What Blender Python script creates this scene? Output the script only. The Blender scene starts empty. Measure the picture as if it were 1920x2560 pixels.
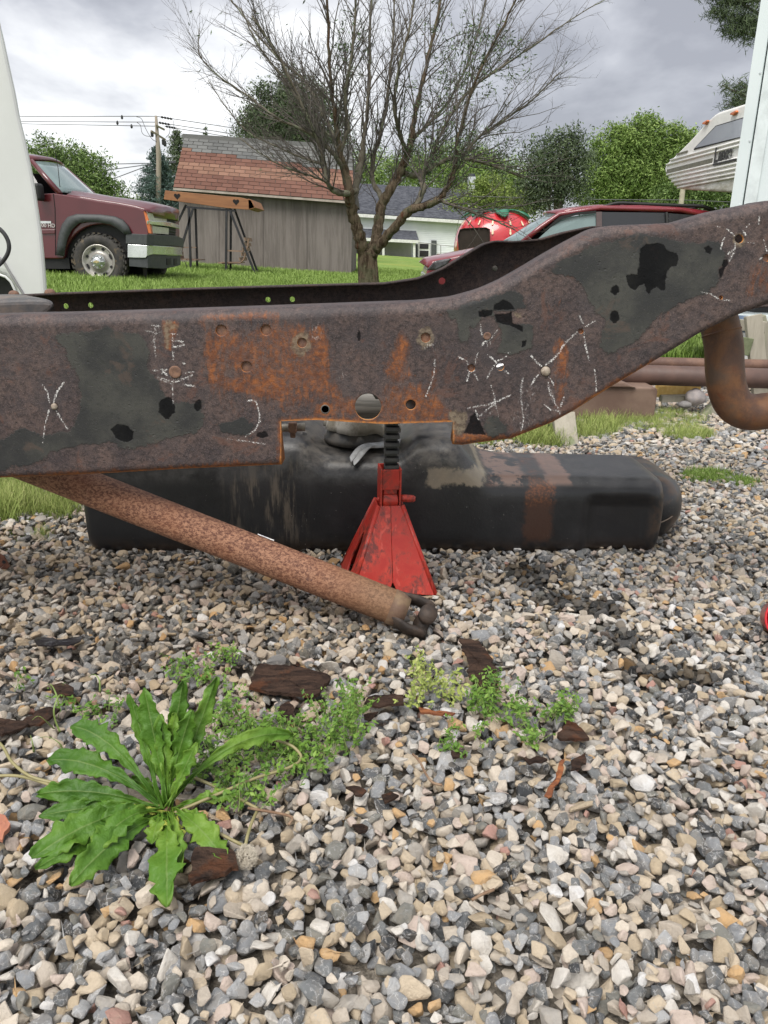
import bpy, bmesh, math, random
import numpy as np
from mathutils import Vector, Matrix, Euler, noise as mnoise
random.seed(7); rng = np.random.default_rng(7)
S = bpy.context.scene
C = S.collection
PI = math.pi
# ------------------------------------------------------------------ camera
PITCH = math.radians(18.5); ROLL = math.radians(1.2); FPX = 1950.0; EYE = 0.70
_f = np.array([0, math.cos(PITCH), -math.sin(PITCH)]); _u = np.array([0, math.sin(PITCH), math.cos(PITCH)]); _r = np.array([1.0, 0, 0])
RT = _r*math.cos(ROLL)+_u*math.sin(ROLL); UP = _u*math.cos(ROLL)-_r*math.sin(ROLL); FW = _f
def ray(px, py):
    return RT*((px-960)/FPX) + UP*(-(py-1280)/FPX) + FW
def P(px, py, Y):
    d = ray(px, py); return Vector(np.array([0, 0, EYE]) + d*(Y/d[1]))
def G(px, py, z=0.0):
    d = ray(px, py); return Vector(np.array([0, 0, EYE]) + d*((z-EYE)/d[2]))
cam_d = bpy.data.cameras.new('camera'); cam = bpy.data.objects.new('camera', cam_d); C.objects.link(cam)
cam_d.sensor_fit = 'VERTICAL'; cam_d.sensor_height = 24; cam_d.lens = FPX/2560*24
cam_d.clip_start = 0.02; cam_d.clip_end = 3000
M = Matrix.Identity(4)
for i in range(3):
    M[i][0] = RT[i]; M[i][1] = UP[i]; M[i][2] = -FW[i]
M[2][3] = EYE
cam.matrix_world = M
S.camera = cam
S.render.resolution_x = 768; S.render.resolution_y = 1024
# ------------------------------------------------------------------ node helper
class NT:
    def __init__(s, tree): s.t = tree; s.t.nodes.clear(); s.L = s.t.links
    def n(s, ty, **k):
        nd = s.t.nodes.new(ty)
        for a, b in k.items(): setattr(nd, a, b)
        return nd
    def put(s, sock, v):
        if v is None: return
        if hasattr(v, 'is_output') or isinstance(v, bpy.types.NodeSocket): s.L.new(v, sock)
        else:
            if isinstance(v, (tuple, list)) and len(v) == 3 and sock.type == 'RGBA': v = (*v, 1)
            sock.default_value = v
    def coord(s, kind='Object'): return s.n('ShaderNodeTexCoord').outputs[kind]
    def mapping(s, vec, scale=(1, 1, 1), rot=(0, 0, 0), loc=(0, 0, 0)):
        m = s.n('ShaderNodeMapping'); s.L.new(vec, m.inputs[0]); m.inputs[1].default_value = loc; m.inputs[2].default_value = rot; m.inputs[3].default_value = scale
        return m.outputs[0]
    def noise(s, scale=5, detail=4, rough=.55, vec=None, dist=0, col=False):
        m = s.n('ShaderNodeTexNoise'); m.inputs['Scale'].default_value = scale; m.inputs['Detail'].default_value = detail
        m.inputs['Roughness'].default_value = rough; m.inputs['Distortion'].default_value = dist
        s.L.new(vec if vec is not None else s.coord(), m.inputs['Vector'])
        return m.outputs['Color' if col else 'Fac']
    def voro(s, scale=5, feature='F1', vec=None, out='Distance'):
        m = s.n('ShaderNodeTexVoronoi', feature=feature); m.inputs['Scale'].default_value = scale
        s.L.new(vec if vec is not None else s.coord(), m.inputs['Vector']); return m.outputs[out]
    def ramp(s, fac, stops, interp='LINEAR'):
        m = s.n('ShaderNodeValToRGB'); m.color_ramp.interpolation = interp; e = m.color_ramp.elements
        while len(e) < len(stops): e.new(0.5)
        for i, (p, c) in enumerate(stops):
            e[i].position = p; e[i].color = (c, c, c, 1) if not isinstance(c, (tuple, list)) else (*c, 1)
        s.L.new(fac, m.inputs[0]); return m.outputs[0]
    def sm(s, v, a, b):   # smoothstep
        m = s.n('ShaderNodeMapRange', interpolation_type='SMOOTHSTEP'); s.put(m.inputs[0], v); m.inputs[1].default_value = a; m.inputs[2].default_value = b
        return m.outputs[0]
    def math(s, op, a, b=None, clamp=False):
        m = s.n('ShaderNodeMath', operation=op); m.use_clamp = clamp; s.put(m.inputs[0], a)
        if b is not None: s.put(m.inputs[1], b)
        return m.outputs[0]
    def mix(s, f, a, b, mode='MIX'):
        m = s.n('ShaderNodeMix', data_type='RGBA', blend_type=mode); s.put(m.inputs[0], f); s.put(m.inputs[6], a); s.put(m.inputs[7], b); return m.outputs[2]
    def attr(s, name, out='Fac', ty='GEOMETRY'):
        m = s.n('ShaderNodeAttribute', attribute_name=name, attribute_type=ty); return m.outputs[out]
    def bump(s, h, strength=.3, dist=.01, normal=None):
        m = s.n('ShaderNodeBump'); m.inputs['Strength'].default_value = strength; m.inputs['Distance'].default_value = dist; s.L.new(h, m.inputs['Height'])
        if normal is not None: s.L.new(normal, m.inputs['Normal'])
        return m.outputs[0]
    def out(s, col, rough=.6, metal=0, normal=None, spec=None, trans=None, alpha=None, coat=None, emit=None, subs=None):
        b = s.n('ShaderNodeBsdfPrincipled'); s.put(b.inputs['Base Color'], col); s.put(b.inputs['Roughness'], rough); s.put(b.inputs['Metallic'], metal)
        if normal is not None: s.L.new(normal, b.inputs['Normal'])
        if spec is not None: s.put(b.inputs['Specular IOR Level'], spec)
        if trans is not None: s.put(b.inputs['Transmission Weight'], trans)
        if coat is not None: s.put(b.inputs['Coat Weight'], coat); b.inputs['Coat Roughness'].default_value = .08
        o = s.n('ShaderNodeOutputMaterial'); s.L.new(b.outputs[0], o.inputs[0]); return b
def newmat(name):
    m = bpy.data.materials.new(name); m.use_nodes = True; return m, NT(m.node_tree)
def wmat(name, c1, c2=None, rough=.6, metal=0, scale=8, bump=.15, bdist=.004, spec=None, stretch=(1, 1, 1), c3=None, thr=.62, coat=None, bscale=None, detail=5):
    """weathered surface: two tones blended by noise, optional third in patches"""
    m, t = newmat(name)
    v = t.mapping(t.coord(), stretch)
    n1 = t.noise(scale, detail, .6, v)
    col = t.mix(t.sm(n1, .35, .65), c1, c2 or tuple(x*.8 for x in c1))
    if c3 is not None:
        n2 = t.noise(scale*.45, 6, .65, v, .4)
        col = t.mix(t.sm(n2, thr-.04, thr+.04), col, c3)
    n3 = t.noise(bscale or scale*6, 4, .6, v)
    nr = t.bump(n3, bump, bdist) if bump else None
    r = t.math('ADD', t.math('MULTIPLY', n3, .25), rough-.12)
    t.out(col, r, metal, nr, spec, coat=coat)
    return m
# ------------------------------------------------------------------ world: overcast sky, sun
w = bpy.data.worlds.new('World'); S.world = w; w.use_nodes = True
t = NT(w.node_tree)
SUN_EL, SUN_ROT = math.radians(58), math.radians(150)
sky = t.n('ShaderNodeTexSky', sky_type='NISHITA'); sky.sun_disc = False; sky.sun_elevation = SUN_EL; sky.sun_rotation = SUN_ROT
skyc = t.mix(1.0, sky.outputs[0], (.09, .09, .09), 'MULTIPLY')
gen = t.coord('Generated')
sep = t.n('ShaderNodeSeparateXYZ'); t.L.new(gen, sep.inputs[0])
# flatten directions on to a cloud deck: p = xy / (z + .25)
zz = t.math('ADD', t.math('MAXIMUM', sep.outputs[2], 0.0), .22)
cx = t.math('DIVIDE', sep.outputs[0], zz); cy = t.math('DIVIDE', sep.outputs[1], zz)
cmb = t.n('ShaderNodeCombineXYZ'); t.L.new(cx, cmb.inputs[0]); t.L.new(cy, cmb.inputs[1])
cv = cmb.outputs[0]
n1 = t.noise(1.1, 6, .5, t.mapping(cv, (1, 1, 1), loc=(3.1, 1.7, 0)), .25)
n2 = t.noise(3.0, 5, .55, t.mapping(cv, (1, .7, 1), loc=(.4, 5.2, 0)), .2)
def lobe(px, py, wdt):
    d = Vector(ray(px, py)).normalized()
    m = t.n('ShaderNodeVectorMath', operation='DOT_PRODUCT'); t.L.new(gen, m.inputs[0]); m.inputs[1].default_value = d
    return t.sm(m.outputs['Value'], math.cos(wdt), 1.0)
dark = t.math('ADD', lobe(1560, 190, .34), t.math('MULTIPLY', lobe(1300, -500, .7), .5))
dark = t.math('MULTIPLY', dark, t.math('ADD', .45, n2))
base = t.math('ADD', t.math('MULTIPLY', t.math('SUBTRACT', n1, .5), 1.9), t.math('MULTIPLY', t.math('SUBTRACT', n2, .5), 1.7))
val = t.math('ADD', base, .58)
val = t.math('SUBTRACT', val, t.math('MULTIPLY', dark, .42))
val = t.math('ADD', val, t.math('MULTIPLY', t.sm(sep.outputs[2], .30, .03), .15))
cl = t.ramp(val, [(0.0, (.165, .168, .186)), (.25, (.225, .229, .248)), (.5, (.315, .318, .332)), (.75, (.40, .402, .408)), (1.0, (.52, .52, .522))])
fin = t.mix(.94, skyc, cl)
bg = t.n('ShaderNodeBackground'); t.L.new(fin, bg.inputs[0]); bg.inputs[1].default_value = 1.0
o = t.n('ShaderNodeOutputWorld'); t.L.new(bg.outputs[0], o.inputs[0])
sd = bpy.data.lights.new('sun', 'SUN'); sd.energy = 1.5; sd.angle = math.radians(35); sd.color = (1.0, .96, .9)
so = bpy.data.objects.new('sun', sd); C.objects.link(so); so.location = (0, 0, 30)
so.rotation_euler = Euler((math.radians(32), 0, math.radians(-25)))
S.view_settings.view_transform = 'Standard'; S.view_settings.look = 'None'; S.view_settings.gamma = 1; S.view_settings.exposure = 1.40
S.view_settings.use_curve_mapping = False
# ------------------------------------------------------------------ object helpers
def link(o): C.objects.link(o); return o
def tag(o, label=None, cat=None, group=None, kind=None):
    if label: o['label'] = label
    if cat: o['category'] = cat
    if group: o['group'] = group
    if kind: o['kind'] = kind
    return o
def thing(name, label, cat, loc=(0, 0, 0), group=None):
    o = bpy.data.objects.new(name, None); o.empty_display_size = .1; link(o); o.location = loc
    return tag(o, label, cat, group)
def setpar(c, p):
    c.parent = p
    mw = Matrix.Translation(p.location) if p.parent is None and p.type == 'EMPTY' else Matrix.Identity(4)
    if p.type == 'EMPTY': c.matrix_parent_inverse = mw.inverted()
    return c
class MB:
    def __init__(s): s.v = []; s.f = []; s.m = []; s.cur = 0
    def add(s, vs, fs):
        b = len(s.v); s.v += [tuple(v) for v in vs]; s.f += [tuple(i+b for i in f) for f in fs]; s.m += [s.cur]*len(fs); return s
    def box(s, c, d, R=None):
        c = Vector(c); h = Vector(d)/2; vs = []
        for x in (-1, 1):
            for y in (-1, 1):
                for z in (-1, 1):
                    q = Vector((x*h.x, y*h.y, z*h.z)); vs.append(c + (R @ q if R is not None else q))
        return s.add(vs, [(0, 1, 3, 2), (4, 6, 7, 5), (0, 4, 5, 1), (2, 3, 7, 6), (0, 2, 6, 4), (1, 5, 7, 3)])
    def beam(s, a, b, wx, wy, up=Vector((0, 1, 0))):
        a = Vector(a); b = Vector(b); d = b-a; L = d.length; z = d.normalized(); x = z.cross(up)
        if x.length < 1e-4: x = z.cross(Vector((1, 0, 0)))
        x.normalize(); y = z.cross(x)
        R = Matrix((x, y, z)).transposed()
        return s.box((a+b)/2, (wx, wy, L), R)
    def prism(s, poly, off):
        """poly: 3D points; off: vector"""
        n = len(poly); off = Vector(off); a = [Vector(p) for p in poly]; b = [p+off for p in a]
        return s.add(a+b, [tuple(range(n))[::-1], tuple(range(n, 2*n))] + [(i, (i+1) % n, n+(i+1) % n, n+i) for i in range(n)])
    def loft(s, rings, close=True, cap=True):
        n = len(rings[0]); vs = [v for r in rings for v in r]; fs = []
        for k in range(len(rings)-1):
            for i in range(n if close else n-1):
                j = (i+1) % n; fs.append((k*n+i, k*n+j, (k+1)*n+j, (k+1)*n+i))
        if cap and close: fs += [tuple(range(n))[::-1], tuple(range((len(rings)-1)*n, len(rings)*n))]
        return s.add(vs, fs)
    def tube(s, pts, rad, sides=8, cap=True):
        pts = [Vector(p) for p in pts]; n = len(pts)
        if not hasattr(rad, '__len__'): rad = [rad]*n
        T = []
        for i in range(n):
            d = pts[min(i+1, n-1)] - pts[max(i-1, 0)]; T.append(d.normalized() if d.length > 1e-9 else Vector((0, 0, 1)))
        up = Vector((0, 0, 1)) if abs(T[0].z) < .9 else Vector((1, 0, 0))
        X = T[0].cross(up).normalized(); rings = []
        for i in range(n):
            X = (X - T[i]*X.dot(T[i])); X = X.normalized() if X.length > 1e-6 else T[i].orthogonal().normalized()
            Y = T[i].cross(X)
            rings.append([pts[i] + (X*math.cos(2*PI*k/sides) + Y*math.sin(2*PI*k/sides))*rad[i] for k in range(sides)])
        return s.loft(rings, True, cap)
    def lathe(s, prof, c, sides=24, axis='Z', R=None, cap=True):
        """prof: (r, h) list"""
        rings = []
        for r, h in prof:
            ring = []
            for k in range(sides):
                a = 2*PI*k/sides
                if axis == 'Z': q = Vector((r*math.cos(a), r*math.sin(a), h))
                elif axis == 'Y': q = Vector((r*math.cos(a), h, r*math.sin(a)))
                else: q = Vector((h, r*math.cos(a), r*math.sin(a)))
                if R is not None: q = R @ q
                ring.append(Vector(c)+q)
            rings.append(ring)
        return s.loft(rings, True, cap)
    def grid(s, pts):
        """pts[i][j] 3D"""
        a = len(pts); b = len(pts[0])
        return s.add([p for r in pts for p in r], [(i*b+j, i*b+j+1, (i+1)*b+j+1, (i+1)*b+j) for i in range(a-1) for j in range(b-1)])
    def mesh(s, name, mats, smooth=False, fix=True):
        me = bpy.data.meshes.new(name); me.from_pydata(s.v, [], s.f)
        for m in (mats if isinstance(mats, (list, tuple)) else [mats]): me.materials.append(m)
        if max(s.m, default=0) > 0: me.polygons.foreach_set('material_index', s.m)
        if fix:
            bm = bmesh.new(); bm.from_mesh(me); bmesh.ops.recalc_face_normals(bm, faces=bm.faces); bm.to_mesh(me); bm.free()
        if smooth: me.polygons.foreach_set('use_smooth', [True]*len(me.polygons))
        me.update(); return me
    def build(s, name, mats, parent=None, smooth=False, bevel=0, seg=2, angle=None, solid=0, fix=True):
        o = bpy.data.objects.new(name, s.mesh(name, mats, smooth, fix)); link(o)
        if parent is not None: setpar(o, parent)
        if solid:
            md = o.modifiers.new('solid', 'SOLIDIFY'); md.thickness = solid; md.offset = 0
        if bevel:
            md = o.modifiers.new('bevel', 'BEVEL'); md.width = bevel; md.segments = seg; md.limit_method = 'ANGLE'; md.angle_limit = math.radians(angle or 35)
            md.harden_normals = False
            o.data.polygons.foreach_set('use_smooth', [False]*len(o.data.polygons))
            wn = None
        return o
def smooth_sharp(o, deg=35):
    o.data.polygons.foreach_set('use_smooth', [True]*len(o.data.polygons))
    try: o.data.set_sharp_from_angle(angle=math.radians(deg))
    except Exception: pass
    return o
def crv(pts, n=8):
    """Catmull-Rom through points"""
    pts = [Vector(p) for p in pts]; q = [pts[0]*2-pts[1]] + pts + [pts[-1]*2-pts[-2]]; o = []
    for i in range(1, len(q)-2):
        for k in range(n):
            s = k/n; a, b, c, d = q[i-1], q[i], q[i+1], q[i+2]
            o.append(.5*((2*b) + (c-a)*s + (2*a-5*b+4*c-d)*s*s + (3*b-a-3*c+d)*s**3))
    o.append(pts[-1]); return o
def PP(pts, Y, k=1.0, ox=0, oy=0):
    return [P(ox+x/k, oy+y/k, Y) for x, y in pts]
def gz(x, y):
    s = min(max((y-4.5)/7, 0), 1); s = s*s*(3-2*s)
    xx = max(-14, min(14, x))
    r = min(max((y-26)/30, 0), 1); r = r*r*(3-2*r)
    return s*(-.045*xx) + r*.40
# ------------------------------------------------------------------ ground
YR = 1.36          # plane of the near rail's web
def gravel_in(x, y):   # gravel area outline (plan)
    if y < 1.7: return True
    left = -1.05 + .10*math.sin(y*5) - (y-1.7)*.02
    if x < left: return False
    if y < 3.0: return True
    if y < 4.2: return x > .0 + .12*math.sin(y*7)
    return y < 5.6 + .2*math.sin(x*2) and x > .9 + (y-4.2)*.35
def ground_sheet():
    ys = [-6, -2, 0] + [.2+i*.2 for i in range(34)] + [7.5+i*.5 for i in range(11)] + [13+i*1.5 for i in range(34)] + [70, 90, 130, 200, 400, 900]
    xs = [-900, -400, -200, -120, -80] + [-60+i*2.5 for i in range(22)] + [-4.6+i*.2 for i in range(52)] + [6.5+i*2.5 for i in range(22)] + [80, 120, 200, 400, 900]
    def low(x, y): return .045 if all(gravel_in(x+a, y+b) for a in (-.15, .15) for b in (-.15, .15)) else .012
    mb = MB(); mb.grid([[Vector((x, y, gz(x, y)-low(x, y))) for x in xs] for y in ys])
    m, t = newmat('lawn')
    a = t.noise(1.1, 6, .65); b = t.noise(30, 3, .6); c = t.noise(.25, 4, .5)
    col = t.mix(t.sm(a, .35, .65), (.14, .23, .05), (.23, .30, .085))
    col = t.mix(t.sm(c, .5, .68), col, (.24, .28, .07))
    col = t.mix(t.math('MULTIPLY', t.sm(b, .45, .7), .5), col, (.05, .11, .02))
    t.out(col, .9, 0, t.bump(b, .6, .03), .1)
    o = mb.build('lawn', m, smooth=True); tag(o, kind='structure')
    # gravel bed (dark fines under the stones)
    mb = MB(); ny, nx = 60, 90
    pts = []
    for j in range(ny):
        for i in range(nx): pass
    step = .08
    vs = {}; fs = []; V = []
    def vid(i, j):
        if (i, j) not in vs:
            x = -3.2+i*step; y = -.4+j*step; vs[(i, j)] = len(V)
            V.append((x, y, gz(x, y)-(.026 if y < 3 else .006) - .003*math.sin(x*9)*math.sin(y*8)))
        return vs[(i, j)]
    for i in range(int(8.4/step)):
        for j in range(int(6.4/step)):
            x = -3.2+(i+.5)*step; y = -.4+(j+.5)*step
            if gravel_in(x, y): fs.append((vid(i, j), vid(i+1, j), vid(i+1, j+1), vid(i, j+1)))
    mb.add(V, fs)
    m, t = newmat('gravel_fines')
    a = t.noise(140, 4, .7); b = t.noise(18, 4, .6)
    col = t.mix(t.sm(a, .35, .7), (.10, .088, .072), (.34, .30, .25))
    col = t.mix(t.sm(b, .4, .65), col, (.09, .08, .066))
    t.out(col, .95, 0, t.bump(a, .8, .01), .2)
    g = mb.build('gravel_bed', m); tag(g, kind='structure'); return g
gravel_bed = ground_sheet()

# ------------------------------------------------------------------ rail masks (drawn in the coordinates of the photograph, then laid on the web's plane)
def poly_sd(X, Y, poly):
    """signed distance, positive inside"""
    p = np.array(poly, float); d = np.full(X.shape, 1e9); ins = np.zeros(X.shape, bool); n = len(p)
    for i in range(n):
        a = p[i]; b = p[(i+1) % n]; e = b-a; wx = X-a[0]; wy = Y-a[1]
        h = np.clip((wx*e[0]+wy*e[1])/(e@e+1e-9), 0, 1); d = np.minimum(d, (wx-e[0]*h)**2+(wy-e[1]*h)**2)
        c1 = (a[1] <= Y) & (b[1] > Y); c2 = (a[1] > Y) & (b[1] <= Y)
        with np.errstate(all='ignore'): xi = a[0]+(Y-a[1])/(b[1]-a[1]+1e-12)*e[0]
        ins ^= (c1 | c2) & (X < xi)
    return np.where(ins, 1, -1)*np.sqrt(d)
def line_d(X, Y, pl):
    p = np.array(pl, float); d = np.full(X.shape, 1e9)
    for i in range(len(p)-1):
        a = p[i]; e = p[i+1]-a; wx = X-a[0]; wy = Y-a[1]
        h = np.clip((wx*e[0]+wy*e[1])/(e@e+1e-9), 0, 1); d = np.minimum(d, (wx-e[0]*h)**2+(wy-e[1]*h)**2)
    return np.sqrt(d)
def sc(pts, ox, oy, k): return [(ox+x/k, oy+y/k) for x, y in pts]
c3 = lambda *p: sc(p, 0, 660, 1.728); c4 = lambda *p: sc(p, 960, 500, 1.728); cz = lambda *p: sc(p, 1120, 700, 3.77); cr = lambda *p: sc(p, 1560, 480, 4.608)
PAINT = [c3((225,310),(330,300),(450,275),(520,300),(600,300),(650,380),(630,440),(700,540),(740,600),(870,600),(880,700),(850,730),(700,760),(560,800),(470,772),(380,775),(300,795),(230,800),(180,850),(100,865),(30,890),(-300,900),(-300,760),(0,760),(90,710),(180,740),(300,720),(345,640),(345,560),(330,470),(290,390)),
  c4((700,315),(760,270),(830,235),(900,200),(960,180),(1100,150),(1200,165),(1300,190),(1440,180),(1480,230),(1450,300),(1440,380),(1390,400),(1300,440),(1200,490),(1140,560),(1080,610),(1030,640),(970,660),(925,640),(955,520),(920,480),(880,440),(865,385),(840,340),(800,320)),
  cz((0,290),(80,280),(170,230),(300,200),(450,150),(600,110),(700,150),(730,270),(640,290),(560,300),(420,290),(440,350),(500,380),(600,400),(800,430),(800,640),(690,660),(680,690),(600,735),(560,700),(460,700),(490,600),(500,500),(480,440),(430,340),(380,330),(300,290),(280,400),(235,440),(190,400),(205,500),(190,585),(100,590),(90,500),(80,430),(70,380),(20,360)),
  c3((940,690),(1050,665),(1110,700),(1060,740),(960,722)), c3((560,690),(700,720),(640,760),(560,750)),
  cz((330,1380),(380,1300),(470,1290),(540,1370),(540,1440),(430,1475),(370,1460)),
  c4((1370,190),(1420,180),(1410,230),(1380,230))]
def circ(x, y, rx, ry=None, n=14):
    ry = ry or rx; return [(x+rx*math.cos(2*PI*i/n)*(1+.12*math.sin(i*2.3)), y+ry*math.sin(2*PI*i/n)*(1+.12*math.cos(i*1.7))) for i in range(n)]
BLACK = [cr((180,650),(250,600),(370,590),(450,610),(500,680),(600,710),(630,780),(600,850),(545,860),(490,930),(480,1080),(465,1130),(415,1130),(380,1100),(320,1130),(290,1185),(250,1150),(235,1060),(180,1080),(130,1130),(70,1110),(30,1040),(35,970),(80,945),(150,950),(150,890),(170,860)),
  circ(1538,726,11,12), circ(1536,793,12,15), cr((1150,790),(1190,775),(1200,830),(1160,870),(1140,930),(1110,985),(1090,930),(1085,890),(1130,860)), circ(417,1020,21,27), c3((478,715),(510,692),(550,700),(575,725),(575,760),(540,770),(500,750)),
  circ(898,837,4,13), cr((930,640),(980,620),(1010,660),(990,710),(940,700)), circ(495,1015,10,14), circ(655,1087,14,7),
  cz((200,1290),(270,1240),(300,1330),(330,1400),(370,1470),(230,1450),(150,1440),(190,1370)), cz((290,300),(330,285),(420,290),(410,330),(340,340),(300,335)), cz((430,240),(520,190),(600,230),(640,280),(430,285)), cz((440,330),(600,300),(620,400),(700,440),(700,480),(600,440),(460,400)), cz((700,580),(740,570),(730,620),(700,630))]
TAN = [circ(755,857,27,32), c3((1560-1,300),(1561,300),(1561,301)), circ(1064,846,25,30), cz((0,1240),(60,1230),(170,1250),(200,1310),(150,1440),(60,1540),(40,1330),(10,1300)),
  cz((615,290),(700,300),(710,360),(650,380),(610,340)), cz((550,410),(640,400),(700,440),(760,450),(740,500),(700,500),(660,440),(590,420)), cz((510,230),(560,215),(600,245),(560,270),(520,260)),
  c3((700,270),(720,240),(745,250),(780,270),(770,280),(735,290),(730,370),(715,375),(712,310)), circ(1848,598,17,19), c3((1000-60,820-460),(1000-60,821-460),(1001-60,820-460))]
ORANGE = [ # (poly, softness, strength)
  (c3((885,330),(940,320),(940,470),(1080,490),(1230,480),(1260,560),(1200,590),(1000,560),(900,520)), 10, 1.0),
  (c3((1350,270),(1400,250),(1420,330),(1440,500),(1400,560),(1330,560),(1340,420)), 12, .95),
  (c3((850,215),(1215,205),(1215,240),(1000,250),(880,250)), 8, .8), (c3((1170,230),(1215,230),(1215,310),(1180,300)), 6, .6),
  (c3((1240,270),(1260,360),(1250,470),(1225,400)), 8, .6), (c3((850,230),(1440,250),(1460,420),(1500,520),(1560,650),(1240,660),(950,620),(870,560)), 24, .62),
  (c3((1350,600),(1450,590),(1450,660),(1350,660)), 8, .85), (c3((1420,560),(1659,570),(1690,660),(1420,660)), 14, .75),
  (c4((30,640),(70,560),(120,600),(100,700),(130,760),(80,800),(30,780),(0,740)), 12, .85), (c4((-20,800),(160,780),(300,900),(300,960),(-20,960)), 14, .7),
  (c4((190,740),(245,700),(235,800),(190,870)), 10, .7), (c4((725,630),(760,580),(800,640),(800,760),(780,880),(740,880),(730,760)), 6, .62),
  (c4((730,430),(765,430),(775,520),(735,530)), 8, .5), (c4((1560,270),(1700,240),(1700,430),(1540,440)), 12, .6), (c4((590,480),(660,500),(650,600),(590,560)), 12, .45),
  (c4((1590,90),(1659,60),(1700,200),(1600,240)), 14, .35), (c3((700,240),(780,250),(770,290),(740,380),(705,370)), 5, .8),
  (cz((30,1440),(200,1440),(540,1460),(900,1350),(1000,1330),(900,1420),(500,1560),(60,1590)), 8, .9), (c3((940,600),(1160,590),(1160,700),(1000,700)), 16, .4)]
EDGE = [ [(0,1198),(260,1187),(463,1175),(703,1165),(706,1100),(703,1055),(790,1050),(888,1056),(960,1060),(1131,1055),(1133,1114),(1155,1116),(1226,1106),(1279,1100),(1332,1079),(1385,1058),(1438,1029),(1491,990),(1560,952),(1632,909)] ]
CH = [c3((185,522),(205,555),(215,600)), c3((275,510),(245,555),(232,600)), c3((212,630),(195,690),(185,775)), c3((240,630),(262,670),(292,712)),
  c3((622,285),(680,300)), c3((670,270),(665,320),(672,400)), c3((655,265),(690,270)), c3((745,300),(748,360),(795,350)), c3((748,380),(748,415)), c3((740,300),(770,305)), c3((775,330),(798,350)), c3((740,330),(790,335)),
  c3((660,460),(700,455),(720,480)), c3((680,490),(760,510),(830,480)), c3((690,500),(740,515)), c3((700,470),(720,455)), c3((790,520),(843,528)), c3((745,510),(748,600)), c3((800,470),(838,465)), c3((780,425),(800,432)),
  c3((1070,590),(1105,590),(1120,640),(1122,680),(1100,720),(1060,745)), c3((980,755),(1060,765),(1145,778)),
  cz((303,405),(310,480),(325,530)), cz((467,465),(430,520),(385,570),(345,580),(305,635)), cz((105,725),(150,750),(178,770),(190,800)), cz((283,688),(265,745),(255,790)), cz((200,880),(178,950)), cz((250,878),(278,945)),
  cz((375,705),(425,745),(460,780)), cz((550,720),(500,750),(470,760)), cz((440,800),(400,860),(368,925)), cz((530,855),(572,882)), cz((190,850),(220,870),(252,855)),
  cz((785,715),(830,770),(878,810)), cz((920,800),(1000,740),(1060,670),(1080,625),(1130,570),(1215,492)), cz((1240,340),(1275,415)), cz((1383,385),(1320,425),(1280,445)), cz((1282,490),(1290,600),(1312,680),(1325,750)), cz((1382,845),(1392,930),(1398,1055)),
  cz((870,865),(820,930),(770,1010)), cz((950,910),(1000,990)), cz((710,925),(690,1000),(690,1120),(702,1240),(715,1300),(690,1420)), cz((945,960),(960,1080),(1000,1150),(1040,1215),(1060,1270)), cz((960,1060),(990,1100),(1010,1150)), cz((900,1170),(970,1225),(1050,1240)), cz((1095,1105),(1060,1200)),
  cz((405,990),(430,1070),(450,1180),(480,1300)), cz((180,1210),(270,1190),(350,1180),(450,1150),(590,1085)), cz((300,1280),(370,1220),(450,1165)), cz((240,1195),(330,1178)), cz((262,1230),(285,1310)),
  cz((560,690),(585,680)),
  cr((1065,395),(1110,405)), cr((1185,425),(1230,460),(1280,510)), cr((1440,370),(1405,425)), cr((1375,450),(1405,500)), cr((1405,570),(1500,590)), cr((1280,580),(1275,650),(1205,710)), cr((1155,530),(1135,580),(1115,660)), cr((1265,690),(1215,790)),
  cr((895,1155),(985,1170),(1090,1230)), cr((1140,1245),(1250,1250)), cr((1610,550),(1645,680)), cr((1560,770),(1615,755)), cr((1560,280),(1550,370)), c4((360,900),(470,880)), c4((-10+230,690),(215,760),(180,850))]
SM = [(cz((730,1000),(800,1050),(740,1250),(700,1200)), 14), (cz((940,980),(1010,1130),(1050,1220),(980,1130)), 7), (cz((640,1300),(800,1250),(720,1400)), 16), (cz((300,1310),(430,1245),(360,1310)), 5), (circ(790,835,10,22), 8), (c3((655,270),(690,270),(680,380),(662,370)), 6), (c3((700,480),(830,480),(800,520),(700,505)), 7), (circ(1075,862,16,10), 8), (circ(1222,860,10,6), 4), (circ(857,943,8,8), 6)]
HOLES = [(813,1023,11.5,4), (920,1017,33,0), (1027,1012,12.5,0), (755,857,12,1), (553,826,14,1), (665,825,13.5,1), (616,917,13.5,1), (1064,844,12,1), (1178,920,9,1), (1251,917,9.5,0), (1364,928,12,2), (1452,828,6.5,1), (1848,597,11,0), (136,1016,8,2), (1916,645,9,1), (1802,744,5,1), (438,930,16,3), (1218,840,10,3)]
TOPL = [(-700,803),(0,780),(139,778),(324,773),(637,763),(960,752),(1047,749),(1134,740),(1203,722),(1261,698),(1319,667),(1365,641),(1423,608),(1463,587),(1498,569),(1539,562.5),(1654,558),(1706,555),(1747,543),(1799,527),(1920,503),(2050,486),(2500,470)]
BOTL = [(-700,1225),(0,1198),(260,1187),(463,1175),(702.9,1165),(703,1053),(790,1050),(888,1056),(960,1060),(1131.9,1055),(1132,1114),(1155,1116),(1226,1106),(1279,1100),(1332,1079),(1385,1058),(1438,1029),(1463,1013),(1525,973),(1632,909),(1682,878),(1754,834),(1839,792),(1920,763),(2050,735),(2500,720)]
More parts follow.
